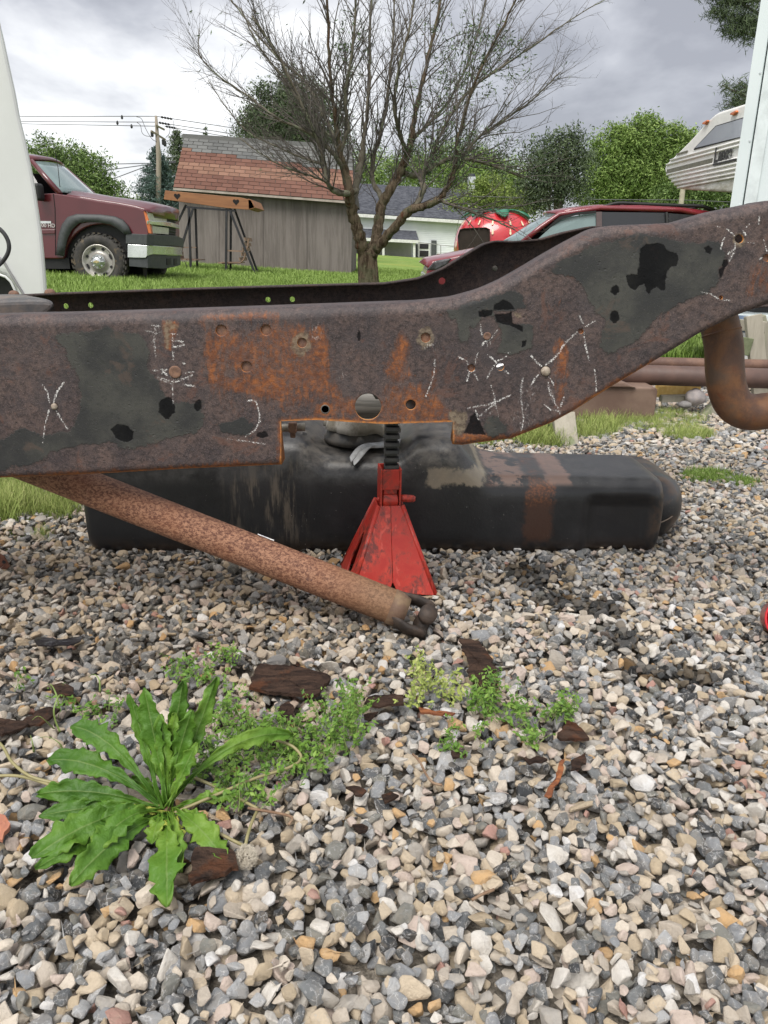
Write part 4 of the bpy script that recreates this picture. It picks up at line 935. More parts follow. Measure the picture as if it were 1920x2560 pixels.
cen = np.array(cs_); me = leaf_mesh('needles', L_DARK, cen, rng.normal(size=cen.shape), .085*(.6+.8*rng.random(len(cen))), np.array(ts_), .16); setpar(link(bpy.data.objects.new('crown', me)), PT)

# ------------------------------------------------------------------ bare tree in the middle
BT = thing('bare_tree', 'many-stemmed bare ornamental tree with a few leaves standing right of the shed', 'tree', (P(920, 700, 12).x, 12, gz(-.3, 12)))
YT = 12.0
def TP(px, py, dY=0): return P(px, py, YT+dY)
px2m = 12.5/FPX
trunk_pts = [TP(921, 760), TP(921, 715), TP(919, 680), TP(917, 650), TP(918, 628)]
mb = MB(); rings = []
for k, p in enumerate(crv(trunk_pts, 6)):
    u = k/24; r = (22+6*max(0, 1-u*3))*px2m*(1-.06*u); rings.append([p+Vector((math.cos(a)*r*(1.05+.10*math.sin(3*a+.6)+.05*math.sin(7*a+k*.15)), math.sin(a)*r*.8*(1+.1*math.sin(3*a+.6)), 0)) for a in np.linspace(0, 2*PI, 36, endpoint=False)])
m_bt, t = newmat('flaky_trunk_bark')
oc = t.coord(); v = t.mapping(oc, (1, 1, .22)); a = t.noise(22, 6, .7, v, .6); b = t.noise(60, 5, .7, v); c = t.noise(5, 3, .6, oc)
col = t.mix(t.sm(a, .38, .6), (.060, .040, .026), (.19, .145, .10)); col = t.mix(t.math('MULTIPLY', t.sm(c, .5, .65), .5), col, (.12, .135, .075)); col = t.mix(t.math('MULTIPLY', t.sm(b, .62, .7), .5), col, (.30, .27, .22)); col = t.mix(t.math('MULTIPLY', t.sm(t.noise(9, 3, .6, v), .6, .7), .7), col, (.15, .055, .03))
t.out(col, .9, 0, t.bump(t.math('ADD', a, t.math('MULTIPLY', b, .5)), 1.0, .06), .15)
mb.loft(rings); mb.build('trunk', m_bt, BT, True)
LIMBS = [ # pixel path with depth and radius in px
 ([(912, 640, 0, 20), (900, 600, -.1, 20), (890, 560, -.15, 18), (878, 520, -.2, 17), (872, 480, -.3, 15), (862, 430, -.3, 13), (850, 380, -.4, 9), (838, 300, -.5, 6), (826, 200, -.6, 5), (820, 60, -.7, 4), (812, -150, -.8, 3)]),
 ([(926, 640, 0, 22), (940, 600, .1, 18), (946, 560, .15, 17), (956, 510, .2, 16), (978, 470, .2, 15), (1000, 430, .3, 14), (1018, 390, .3, 13), (1028, 350, .3, 10), (1040, 280, .4, 7), (1062, 180, .5, 6), (1090, 60, .6, 5), (1120, -120, .7, 3)]),
 ([(940, 625, 0, 16), (968, 590, -.1, 15), (998, 556, -.2, 14), (1025, 525, -.3, 14), (1060, 516, -.35, 11), (1095, 500, -.4, 10), (1118, 470, -.45, 8), (1135, 420, -.5, 7), (1150, 330, -.6, 5), (1190, 200, -.7, 4), (1260, 60, -.8, 3), (1330, -90, -.9, 2)]),
 ([(892, 478, -.2, 10), (862, 484, -.4, 9), (835, 478, -.5, 8), (818, 455, -.6, 6), (812, 410, -.6, 5), (790, 340, -.7, 4), (745, 240, -.8, 4), (690, 130, -.9, 3), (630, 40, -1, 2)]),
 ([(880, 500, -.1, 12), (896, 440, .1, 12), (905, 390, .3, 10), (912, 330, .4, 7), (922, 230, .5, 5), (925, 100, .6, 4), (930, -100, .6, 3)]),
 ([(1000, 430, .3, 9), (1040, 440, .5, 9), (1070, 425, .7, 8), (1110, 402, .8, 7), (1140, 396, .9, 7), (1200, 405, 1, 5), (1260, 425, 1.1, 4), (1310, 445, 1.2, 3)]),
 ([(1040, 518, -.3, 8), (1060, 470, -.3, 9), (1052, 450, -.2, 7), (1072, 400, -.1, 5), (1110, 320, 0, 4), (1170, 230, .1, 4), (1250, 170, .2, 3), (1340, 110, .3, 2.4), (1440, 40, .4, 1.6), (1530, -10, .5, 1)]),
 ([(872, 460, -.3, 9), (850, 400, -.1, 8), (838, 350, .1, 6), (800, 270, .3, 5), (760, 200, .5, 4), (700, 150, .6, 3.2), (630, 70, .7, 2.6), (560, -30, .8, 2)]),
 ([(862, 430, -.3, 8), (830, 380, -.5, 6), (770, 330, -.7, 4.5), (700, 300, -.8, 3.5), (620, 240, -.9, 2.6), (540, 185, -1, 2), (497, 130, -1, 1.4), (500, 70, -1, 1)]),
 ([(956, 500, .2, 9), (930, 440, .5, 7), (938, 380, .6, 6), (960, 300, .7, 5), (975, 180, .8, 4), (985, 40, .9, 3), (990, -120, .9, 2)]),
 ([(1018, 390, .3, 8), (1000, 330, 0, 6), (985, 260, -.2, 5), (1000, 160, -.3, 4), (1030, 40, -.3, 3), (1050, -100, -.3, 2)]),
 ([(850, 380, -.4, 6), (870, 320, -.5, 5), (862, 240, -.6, 4.5), (880, 130, -.7, 4), (890, 0, -.7, 3), (900, -140, -.7, 2)]),
 ([(1028, 350, .3, 7), (1080, 300, .6, 5), (1130, 240, .8, 4), (1180, 130, 1, 3), (1210, 20, 1.1, 2.4), (1240, -100, 1.2, 2)]),
 ([(1135, 420, -.5, 5), (1190, 350, -.3, 4), (1260, 300, -.1, 3), (1330, 250, 0, 2.4), (1400, 180, .1, 1.6)]),
 ([(838, 350, .1, 5), (780, 300, 0, 4), (720, 210, 0, 3.4), (650, 120, 0, 2.6), (600, 20, 0, 2)]),
 ([(812, 410, -.6, 4), (770, 400, -.5, 3), (700, 370, -.4, 2.4), (620, 330, -.3, 2), (560, 260, -.3, 1.6), (520, 200, -.3, 1.2)]),
 ([(818, 455, -.6, 4), (780, 440, -.8, 3), (720, 420, -.9, 2.4), (660, 390, -1, 1.8), (600, 345, -1, 1.2)]),
 ([(1095, 500, -.4, 5), (1150, 520, -.6, 4), (1220, 545, -.8, 3), (1290, 575, -.9, 1.8)]),
]
tw = MB(); leaf_pts = []; ntw = 0; rt = random.Random(11)
def shoot(p, d, L, r, lvl):
    """a wandering twig with side twigs"""
    global ntw
    n = 5 if lvl < 2 else 3; pts = [p]; dd = d.normalized(); q = Vector(p)
    for i in range(n):
        dd = (dd + Vector((rt.gauss(0, .15), rt.gauss(0, .15), rt.gauss(.03, .11)))).normalized(); q = q+dd*(L/n); pts.append(q.copy())
    rr = [r*(1-.75*i/n) for i in range(n+1)]; tw.tube(pts, rr, 4 if r > .006 else 3, False); ntw += 1
    if lvl <= 2:
        m = int(L*(5.5 if lvl == 0 else 7.5 if lvl == 1 else 7))
        for k in range(m):
            s = rt.uniform(.12, .98); i = min(int(s*n), n-1); b = pts[i].lerp(pts[i+1], s*n-i); ax = Vector((rt.gauss(0, 1), rt.gauss(0, 1), rt.gauss(0, .7))).normalized()
            base_d = (pts[i+1]-pts[i]).normalized(); nd = (base_d*.72+ax*.78+Vector((0, 0, .10))).normalized()
            shoot(b, nd, L*rt.uniform(.28, .5) if lvl < 2 else rt.uniform(.05, .12), max(r*.42, .0016), lvl+1)
    e = pts[-1]; 
    if lvl >= 1: leaf_pts.append((e, pts[0]))
for li, path in enumerate(LIMBS):
    pts = [TP(x, y, d) for x, y, d, r in path]; rr = [r*px2m*.70 for *_, r in path]; cp = crv(pts, 6); ru = np.interp(np.linspace(0, len(pts)-1, len(cp)), range(len(rr)), rr)
    mb = MB(); rings = []
    kn = [Vector(p)+Vector((rt.gauss(0, .006), rt.gauss(0, .006), 0)) for p in cp]
    mb.tube(kn, [r*(1+.10*math.sin(i*1.9+li)) for i, r in enumerate(ru)], 12); mb.build('limb', m_bt if li < 3 else M_BARK, BT, True)
    for i in range(2, len(cp)-1):
        r = ru[i]
        if cp[i].z < 1.0: continue
        cnt = 2 if r < .03 else 1
        for q in range(cnt):
            if rt.random() < (.58 if r < .04 else .36):
                d = (cp[i+1]-cp[i]).normalized(); ax = Vector((rt.gauss(0, 1), rt.gauss(0, 1), rt.gauss(0, .5))).normalized(); out_ = Vector((cp[i].x+.3, (cp[i].y-12)*.5, 0))
                nd = (d*.9+ax*.55+out_*.12+Vector((0, 0, .25))).normalized(); shoot(cp[i], nd, rt.uniform(.45, 1.15)*(1.0 if r > .012 else .7), min(.011, r*.5), 0 if rt.random() < .55 else 1)
M_TWIG = wmat('grey_twig', (.065, .055, .048), (.115, .10, .088), .85, scale=6, bump=0)
o = tw.build('twigs', M_TWIG, BT, True, fix=False); o['kind'] = 'stuff'
print('twigs', ntw, 'faces', len(tw.f))
sel = []; tn = []
for e, p0 in leaf_pts:
    dens = .05
    v_ = e-Vector((0, 0, EYE)); dep = v_.dot(Vector(FW)); qx = 960+FPX*v_.dot(Vector(RT))/dep; qy = 1280-FPX*v_.dot(Vector(UP))/dep
    for cx_, cy_, rx_, ry_, dd_ in ((1200, 150, 130, 90, .8), (1150, 380, 150, 70, .95), (1300, 380, 90, 50, .9), (1130, 50, 70, 60, .5), (880, 100, 50, 90, .35), (1050, 260, 80, 80, .4), (950, 330, 60, 60, .3)):
        if ((qx-cx_)/rx_)**2+((qy-cy_)/ry_)**2 < 1: dens = max(dens, dd_)
    if rt.random() < dens:
        for k in range(3 if dens > .3 else 1): sel.append(e.lerp(p0, rt.random()*.7)+Vector((rt.gauss(0, .03), rt.gauss(0, .03), rt.gauss(0, .03)))); tn.append(rt.random())
cen = np.array([tuple(s) for s in sel]); me = leaf_mesh('leaves', leaf_mat('sparse_leaves', (.03, .05, .022), (.075, .115, .05), (.13, .18, .08)), cen, rng.normal(size=cen.shape), .030*(.6+.8*rng.random(len(cen))), np.array(tn), .5)
o = setpar(link(bpy.data.objects.new('leaves', me)), BT); o['kind'] = 'stuff'
# ------------------------------------------------------------------ shed
def sub(o, p):      # child of a mesh that itself sits under an Empty; both meshes are in world coordinates
    o.parent = p; return o
M_ply, t = newmat('weathered_plywood')
oc = t.coord(); rn = t.n('ShaderNodeObjectInfo').outputs['Random']
v = t.mapping(oc, (3.2, 1, .22)); a = t.noise(2.2, 6, .7, v, .3); b = t.noise(9, 5, .7, t.mapping(oc, (3, 1, .15))); c = t.noise(26, 4, .6, t.mapping(oc, (2, 1, .1)))
col = t.mix(t.sm(a, .38, .62), (.145, .130, .120), (.21, .188, .175)); col = t.mix(t.math('MULTIPLY', t.sm(b, .5, .68), .35), col, (.09, .075, .070)); col = t.mix(t.math('MULTIPLY', t.sm(c, .52, .7), .35), col, (.27, .235, .21))
col = t.mix(t.math('MULTIPLY', rn, .3), col, (.16, .125, .11)); t.out(col, .9, 0, t.bump(c, .3, .01), .1)
YS = 22.0; YRG = 23.9
SH = thing('shed', 'weathered plywood shed with patched red and grey shingle roof', 'shed', (P(660, 690, YS).x, YS, 0))
wt = lambda x: 468+(x-434)*.0765+14; wb = lambda x: 675+(x-447)*.0675
def wpt(x, y, Y=YS): return P(x, y, Y)
seams = [447, 547.6, 658, 767.5, 878]
for a_, b_ in zip(seams[:-1], seams[1:]):
    MB().prism([wpt(a_+.7, wb(a_)+3), wpt(b_-.7, wb(b_)+3), wpt(b_-.3 if b_ < 870 else 881, wt(b_)-8), wpt(a_+.3, wt(a_)-8)], (0, .03, 0)).build('plywood_panel', M_ply, SH)
L0, L1, R0, R1 = wpt(447, wb(447)+3), wpt(447, wt(447)-8), wpt(878, wb(878)+3), wpt(881, wt(878)-8)
mb = MB(); mb.prism([L0+Vector((.02, .035, 0)), R0+Vector((-.02, .035, 0)), R1+Vector((-.02, .035, .0)), L1+Vector((.02, .035, .0))], (0, 3.7, 0)); mb.build('wall', M_ply, SH)
e0, e1, r0, r1 = P(433, 469, 21.75), P(885, 504, 21.75), P(461, 345, YRG), P(880, 374, YRG)
m_trim = wmat('pale_eave_trim', (.42, .37, .32), (.30, .26, .22), .8, scale=4)
MB().prism([e0+Vector((0, 0, -.055)), e1+Vector((0, 0, -.055)), e1, e0], (0, .02, 0)).build('eave_trim', m_trim, SH)
dz = r0.z-e0.z
mb = MB(); bk0 = Vector((e0.x, 2*YRG-21.75, e0.z)); bk1 = Vector((e1.x, 2*YRG-21.75, e1.z))
mb.add([e0, e1, r1, r0, bk0, bk1], [(0, 1, 2, 3), (3, 2, 5, 4), (0, 3, 4), (1, 5, 2)])
ROOF = mb.build('roof', wmat('roof_underlay', (.06, .05, .045), None, .9), SH)
def shm(nm, c1, c2):
    m, t = newmat(nm); rn = t.n('ShaderNodeObjectInfo').outputs['Random']; n_ = t.noise(60, 4, .7)
    col = t.mix(rn, c1, c2); col = t.mix(t.math('MULTIPLY', t.sm(n_, .45, .65), .3), col, tuple(x*.6 for x in c1)); t.out(col, .92, 0, t.bump(n_, .4, .01), .1); return m
SHM = [shm('grey_shingle', (.11, .112, .110), (.17, .172, .165)), shm('brown_red_shingle', (.125, .065, .050), (.175, .092, .070)), shm('tan_shingle', (.19, .108, .078), (.25, .145, .105))]
NCR, NCO = 14, 17; r_ = random.Random(4)
slope = ((r0-e0)+(r1-e1))/2; nrm = (e1-e0).cross(r0-e0).normalized(); nrm = nrm if nrm.z > 0 else -nrm
tabs = {}
for i in range(NCR):
    v0 = i/NCR; v1 = (i+1)/NCR
    for j in range(-1, NCO):
        u0 = (j+.5*(i % 2)+.03)/NCO; u1 = (j+1+.5*(i % 2)-.03)/NCO; u0 = max(u0, 0); u1 = min(u1, 1)
        if u1-u0 < .01: continue
        q = lambda u, v: (e0.lerp(e1, u)).lerp(r0.lerp(r1, u), v)
        fr = 1-v0; um = (u0+u1)/2
        k = 0 if fr < .30+.10*(um > .3)+.04*(um > .7) else 1
        if i == NCR-4 and u0 < .06: k = 2
        if i in (5, 6) or (i == 4 and um > .13): k = 2
        lift = .022; a0, a1, b0, b1 = q(u0, v0), q(u1, v0), q(u0, min(v1+.01, 1)), q(u1, min(v1+.01, 1))
        vs = [a0+nrm*.008, a1+nrm*.008, b1+nrm*.004, b0+nrm*.004, a0+nrm*(lift+.006*r_.random()), a1+nrm*lift, b1+nrm*.010, b0+nrm*.010]
        MBt = MB().add(vs, [(0, 3, 2, 1), (4, 5, 6, 7), (0, 1, 5, 4), (1, 2, 6, 5), (2, 3, 7, 6), (3, 0, 4, 7)])
        o = MBt.build('shingle', SHM[k], None); sub(o, ROOF)
mb = MB(); mb.beam(r0+Vector((-.05, 0, .03)), r1+Vector((.05, 0, .03)), .16, .05); mb.build('ridge_cap', SHM[0], SH)

# ------------------------------------------------------------------ canopy glider swing
SW = thing('glider_swing', 'covered glider swing with heart cutouts and black legs in front of the shed', 'swing', (P(550, 695, 18).x, 18, 0))
Ysw = 18.0
def s_(x, y, Y=Ysw): return P(380+x/3.072, 340+y/3.072, Y)
m_cwood = wmat('stained_orange_wood', (.30, .135, .055), (.22, .095, .04), .6, scale=5, stretch=(.3, 1, 3), bump=.1)
m_bsteel = wmat('black_steel_leg', (.018, .019, .022), (.03, .03, .033), .45, scale=10)
m_slat = wmat('bench_slat', (.19, .12, .08), (.25, .17, .12), .75, scale=8)
CAN = MB().prism([s_(100, 418), s_(690, 474), s_(760, 492), s_(790, 550), s_(735, 566), s_(560, 552), s_(470, 540), s_(90, 487)], (0, .035, 0)).build('canopy_board', m_cwood, SW, bevel=.006)
MB().prism([s_(100, 418, Ysw+1.25), s_(690, 474, Ysw+1.25), s_(790, 550, Ysw+1.25), s_(90, 487, Ysw+1.25)], (0, .035, 0)).build('canopy_board', m_cwood, SW, bevel=.006)
mb = MB()
a0, a1 = s_(110, 480), s_(760, 545)
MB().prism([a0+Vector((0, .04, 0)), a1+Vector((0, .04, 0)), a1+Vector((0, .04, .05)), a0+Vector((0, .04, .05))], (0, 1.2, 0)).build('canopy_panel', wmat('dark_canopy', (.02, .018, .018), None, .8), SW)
MB().prism([s_(738, 480), s_(768, 492), s_(795, 550), s_(742, 566)], (0, 1.25, 0)).build('canopy_board', m_cwood, SW, bevel=.004)
def heart(cx, cy, sx):
    c = s_(cx, cy, Ysw-.004); k = sx/3.072*18/FPX*1.05; pts = []
    for i in range(24):
        a = 2*PI*i/24; x = 16*math.sin(a)**3; z = 13*math.cos(a)-5*math.cos(2*a)-2*math.cos(3*a)-math.cos(4*a); pts.append(c+Vector((x/16*k, 0, z/16*k)))
    sub(MB().prism(pts, (0, .003, 0)).build('heart_cutout', wmat('cutout_dark', (.012, .010, .010), None, .9), None), CAN)
heart(193, 462, 22); heart(645, 506, 22)
for (a, b, d) in [((283, 545), (300, 1078), 0), ((333, 550), (350, 1056), .95), ((573, 556), (567, 1093), 0), ((607, 560), (603, 1085), .95), ((592, 556), (812, 1108), 0), ((634, 560), (828, 1092), .95), ((318, 548), (165, 1060), 0), ((262, 530), (150, 760), .95)]:
    MB().beam(s_(*a, Ysw+.05+d), s_(*b, Ysw+.05+d), .045, .045).build('leg', m_bsteel, SW)
for y0_, dd in ((545, .05), (545, 1.0)): MB().beam(s_(262, y0_, Ysw+dd), s_(640, y0_+30, Ysw+dd), .04, .04).build('top_rail', m_bsteel, SW)
for k in range(6):
    MB().box(s_(335+k*44, 1070+k*3, Ysw+.5)+Vector((0, 0, 0)), (.075, .85, .022)).build('floor_slat', wmat('floor_slat', (.22, .20, .14), None, .8) if k == 0 else bpy.data.materials['floor_slat'], SW)
MB().beam(s_(300, 1072, Ysw+.1), s_(605, 1090, Ysw+.1), .03, .03).build('floor_rail', m_bsteel, SW)
for k in range(5):  # right bench: seat and curved back
    MB().box(s_(550+k*31, 972-(k % 2)*2, Ysw+.5), (.08, .9, .02)).build('seat_slat', m_slat, SW)
    u = k/4; MB().box(s_(700+40*u**.7, 945-150*u, Ysw+.5), (.02, .9, .075), Matrix.Rotation(-.2, 3, 'Y')).build('back_slat', m_slat, SW)
for k in range(4): MB().box(s_(250+k*36, 945+k*2, Ysw+.5), (.085, .9, .02)).build('seat_slat', m_slat, SW)
for k in range(4): MB().box(s_(205-k*5, 930-k*30, Ysw+.5), (.02, .9, .07)).build('back_slat', m_slat, SW)
for d in (.08, .92):
    MB().beam(s_(580, 880, Ysw+d), s_(705, 886, Ysw+d), .03, .035).build('armrest', m_slat, SW); MB().beam(s_(215, 855, Ysw+d), s_(340, 856, Ysw+d), .02, .03).build('armrest', m_slat, SW)
    MB().tube([s_(535, 978, Ysw+d), s_(680, 974, Ysw+d), s_(705, 950, Ysw+d), s_(735, 850, Ysw+d), s_(742, 788, Ysw+d)], .018, 6).build('bench_frame', m_slat, SW)
    MB().beam(s_(590, 980, Ysw+d), s_(560, 1060, Ysw+d), .012, .012).build('brace', m_bsteel, SW); MB().beam(s_(250, 960, Ysw+d), s_(290, 1050, Ysw+d), .012, .012).build('brace', m_bsteel, SW)

# ------------------------------------------------------------------ vehicles
M_GLASS, t = newmat('vehicle_glass'); 
b_ = t.out((.16, .22, .22), .04, 0, None, .9); M_GLASSD, t2 = newmat('tinted_glass'); t2.out((.030, .031, .035), .14, 0, None, .5)
def paint(nm, c, c2=None):
    m, t = newmat(nm); n_ = t.noise(3, 4, .6); t.out(t.mix(t.sm(n_, .4, .7), c, c2 or tuple(x*.85 for x in c)), .30, .0, None, .5, coat=.7); return m
M_MAROON = paint('maroon_paint', (.095, .011, .016)); M_MAROON2 = paint('faded_red_paint', (.19, .016, .026)); M_CHROME = wmat('chrome', (.74, .76, .76), (.62, .64, .64), .2, metal=.75, bump=0)
M_PLAST = wmat('grey_plastic', (.045, .050, .052), (.06, .065, .066), .6, scale=20); M_TYRE = wmat('muddy_tyre', (.030, .029, .028), (.055, .050, .044), .85, scale=12, bump=.3, c3=(.11, .085, .055), thr=.6)
M_BLACK = wmat('black_trim', (.012, .012, .013), None, .6, bump=0); M_LAMP = wmat('clear_lamp', (.62, .62, .54), (.50, .51, .44), .3, scale=20, bump=0); M_ORANGE = wmat('orange_lens', (.62, .17, .05), None, .25, bump=0); M_ALU = wmat('cast_wheel', (.48, .46, .42), (.36, .34, .31), .35, metal=.5, scale=10)
def wheel(parent, c, R_, wdt, face=-1, detail=True, rim=.62):
    """c: centre of outer face; axle along Y, outer side towards face*Y"""
    f = face; mb = MB(); prof = [(R_*rim, 0), (R_*rim*1.04, -.012), (R_*.80, -.022), (R_*.93, -.006), (R_*.985, .03), (R_, .08), (R_, wdt-.05), (R_*.93, wdt), (R_*rim, wdt)]
    mb.lathe([(r, h*-f) for r, h in prof], c, 48, 'Y', None, False); 
    T_ = mb.build('tyre', M_TYRE, parent, True)
    if detail:
        bl = MB(); nb = 30
        for k in range(nb):
            for q, (w0, off) in enumerate(((.09, 0), (.09, .5))):
                a = 2*PI*(k+off)/nb; R = Matrix.Rotation(-a, 3, 'Y'); bl.box(Vector(c)+R @ Vector((R_+.004, (.05 if q == 0 else wdt*.5)*-f, 0)), (.022, w0, R_*.115), R)
            a = 2*PI*(k+.25)/nb; R = Matrix.Rotation(-a, 3, 'Y'); bl.box(Vector(c)+R @ Vector((R_*.93, .004*-f, 0)), (R_*.09, .018, R_*.09), R)
        sub(bl.build('tread', M_TYRE, None), T_)['kind'] = 'stuff'
    W_ = MB().lathe([((R_*rim)*a, b*-f) for a, b in [(1.0, .012), (1.0, -.012), (.93, -.014), (.90, .028), (.62, .040), (.46, .012), (.44, -.02), (.0001, -.02)]], c, 40, 'Y', None, False).build('rim', M_ALU, parent, True)
    if detail:
        for k in range(8):
            a = 2*PI*(k+.5)/8; q = Vector(c)+Vector((math.cos(a)*R_*rim*.76, .028*-f, math.sin(a)*R_*rim*.76)); tg = Vector((-math.sin(a), 0, math.cos(a))); rd = Vector((math.cos(a), 0, math.sin(a)))
            sub(MB().prism([q+tg*(R_*rim*(.17 if k % 2 == 0 else .09))*math.cos(z)+rd*(R_*rim*.075)*math.sin(z) for z in np.linspace(0, 2*PI, 14, endpoint=False)], (0, f*.006, 0)).build('wheel_slot', M_BLACK, None), W_)
        sub(MB().lathe([(R_*rim*a, b*-f) for a, b in [(.45, -.01), (.43, -.035), (.30, -.05), (.26, -.085), (.22, -.095), (.0001, -.097)]], c, 24, 'Y').build('hub_cap', M_CHROME, None, True), W_)
        for k in range(8):
            a = 2*PI*k/8; sub(MB().lathe([(.014, 0), (.014, f*.03), (.006, f*.04), (.0001, f*.041)], Vector(c)+Vector((math.cos(a)*R_*rim*.35, f*.035, math.sin(a)*R_*rim*.35)), 8, 'Y').build('lug_nut', M_CHROME, None), W_)
        badge = [(-.05, .016), (-.018, .016), (-.018, .026), (.018, .026), (.018, .016), (.05, .016), (.04, -.014), (.016, -.014), (.016, -.026), (-.016, -.026), (-.016, -.014), (-.058, -.014)]
        sub(MB().prism([Vector(c)+Vector((x*.8, f*.097, z*.8)) for x, z in badge], (0, f*.004, 0)).build('emblem', wmat('gold_emblem', (.5, .42, .2), None, .3), None), W_)
    return T_
YT0 = 12.5; TR = thing('pickup_truck', 'maroon pickup truck with grey fender flares parked on the lawn at left', 'pickup truck', (-6.0, 13.4, gz(-6, 13.4)))
def q_(x, y, Y=YT0): return P(x/3.607, 350+y/3.607, Y)
WT = Vector((0, 1.85, 0))
wc = q_(890, 1097, YT0-.02)
arch = [(905+325*math.cos(a), 1085-325*math.sin(a)) for a in np.linspace(.12, PI-.1, 18)]
side = [(-1950, 1080), (-1950, 520), (-1000, 508), (300, 490), (480, 480), (600, 498), (900, 553), (1100, 583), (1230, 606), (1290, 630), (1330, 652), (1340, 850), (1240, 1020)] + [(x, y) for x, y in arch] + [(575, 1070)]
body = MB(); sd = [q_(x, y) for x, y in side]; body.prism(sd, WT)
BD = body.build('body', M_MAROON, TR, bevel=.03, seg=3)
# hood
st = [(600, 500), (760, 528), (900, 553), (1050, 574), (1200, 602), (1290, 628), (1335, 650)]
rings = []
for x, y in st:
    n0 = q_(x, y, YT0+.03); cr = .075 if x < 1400 else .05; fx = .16*max(0, (x-1050)/290)
    rings.append([n0+Vector((fx*4*u*(1-u), 1.79*u, cr*(1-(2*u-1)**4)+(.02 if .12 < u < .88 else 0))) for u in (0, .04, .10, .14, .3, .5, .7, .86, .90, .96, 1)])
x, y = st[-1]; n0 = q_(x, y+45, YT0+.04); rings.append([n0+Vector((.155*4*u*(1-u)-.01, 1.77*u, 0)) for u in (0, .04, .10, .14, .3, .5, .7, .86, .90, .96, 1)])
HB = MB().loft(rings, False, False).build('hood', M_MAROON, TR, True, solid=.02)
# cab: pillar, windshield, roof, window, far side
a0, a1 = q_(540, 474, YT0+.06), q_(283, 185, YT0+.28)
f0, f1 = a0+Vector((-.02, 1.72, 0)), a1+Vector((0, 1.28, 0)); m0 = (a0+f0)/2+Vector((.22, 0, .01)); m1 = (a1+f1)/2+Vector((.14, 0, .03))
rows = []
for k in range(9):
    u = k/8; w0 = 4*u*(1-u); rows.append([(a0.lerp(f0, u)+Vector((.20*w0, 0, 0))).lerp(a1.lerp(f1, u)+Vector((.13*w0, 0, .03*w0)), v) for v in np.linspace(0.02, .98, 6)])
MB().grid(rows).build('windshield', M_GLASS, TR, True, solid=.006)
cabs = [(480, 482), (300, 250), (255, 172), (100, 140), (-480, 130), (-560, 180), (-640, 500)]
mb = MB(); p3 = [q_(*cabs[0], YT0+.05)] + [q_(x, y, YT0+.26) for x, y in cabs[1:-1]] + [q_(*cabs[-1], YT0+.05)]
roofr = []
for p in [q_(283, 182, YT0+.28), q_(240, 158, YT0+.28), q_(100, 135, YT0+.28), q_(-480, 130, YT0+.28), q_(-560, 160, YT0+.28)]:
    roofr.append([p+Vector((.12*(4*u*(1-u)) if p.x > -7 else 0, 1.28*u, .05*(4*u*(1-u)))) for u in np.linspace(0, 1, 7)])
MB().loft(roofr, False, False).build('roof', M_MAROON, TR, True, solid=.04)
for dy_ in (0, 1):
    o_ = Vector((0, dy_*1.30, 0)) ; o2 = Vector((0, dy_*1.72, 0))
    MB().tube([a0+o2+Vector((0, 0, -.02)), a1+o_], [.045, .035], 8).build('windshield_pillar', M_MAROON, TR, True)
    MB().prism([q_(395, 486, YT0+.05)+o2, q_(262, 250, YT0+.25)+o_, q_(-540, 190, YT0+.27)+o_, q_(-640, 490, YT0+.05)+o2], (0, .01, 0)).build('side_window', M_GLASSD, TR)
MB().beam(q_(-80, 490, YT0+.03), q_(-60, 170, YT0+.24), .09, .04).build('door_pillar', M_MAROON, TR)
mb = MB(); mb.box(q_(350, 470, YT0-.12), (.10, .20, .24)); mb.build('side_mirror', M_BLACK, TR, bevel=.04, seg=3)
MB().tube([q_(545, 478, YT0+.2), q_(523, 250, YT0+.2), q_(500, 130, YT0+.2), q_(468, -10, YT0+.2)], [.006, .005, .004, .003], 5).build('antenna', M_BLACK, TR)
MB().tube([q_(552, 462, YT0+.5), q_(640, 458, YT0+.6), q_(735, 482, YT0+.9)], [.012, .010, .006], 5).build('wiper', M_BLACK, TR)
# door seam, badge, mouldings, flare
MB().tube([q_(482, 486, YT0-.002), q_(496, 620, YT0-.002), q_(500, 850, YT0-.002), q_(500, 1040, YT0-.002)], .006, 4).build('door_seam', M_BLACK, TR)
MB().prism([q_(330, 730, YT0-.004), q_(462, 732, YT0-.004), q_(462, 752, YT0-.004), q_(330, 750, YT0-.004)], (0, -.006, 0)).build('badge_bar', M_CHROME, TR)
def text(body, size, loc, rx, ry, rz, mat, name, parent, ext=.003, shear=0, align='LEFT', off=0):
    cu = bpy.data.curves.new(name, 'FONT'); cu.body = body; cu.size = size; cu.extrude = ext; cu.shear = shear; cu.align_x = align; cu.offset = off; cu.materials.append(mat)
    tmp = bpy.data.objects.new('tmp', cu); C.objects.link(tmp); me = bpy.data.meshes.new_from_object(tmp.evaluated_get(bpy.context.evaluated_depsgraph_get())); bpy.data.objects.remove(tmp)
    me.name = name
    if not me.materials: me.materials.append(mat)
    Mx = Matrix.Translation(loc) @ Euler((rx, ry, rz)).to_matrix().to_4x4(); me.transform(Mx); o = link(bpy.data.objects.new(name, me)); setpar(o, parent); return o
text('2500 HD', .075, q_(330, 782, YT0-.006), PI/2, math.radians(1), 0, wmat('badge_silver', (.6, .55, .55), None, .4), 'badge_lettering', TR, off=.001)
MB().prism([q_(340, 808, YT0-.002), q_(500, 806, YT0-.002), q_(500, 845, YT0-.002), q_(340, 848, YT0-.002)], (0, -.018, 0)).build('side_moulding', M_MAROON, TR, bevel=.006)
fo = [(505, 1035), (515, 940), (530, 850), (560, 760), (610, 695), (690, 668), (900, 672), (1040, 690), (1110, 720), (1160, 775), (1190, 842)]
fi = [(580, 1050), (590, 960), (612, 880), (650, 805), (710, 750), (780, 738), (880, 740), (990, 760), (1050, 790), (1100, 830), (1125, 850)]
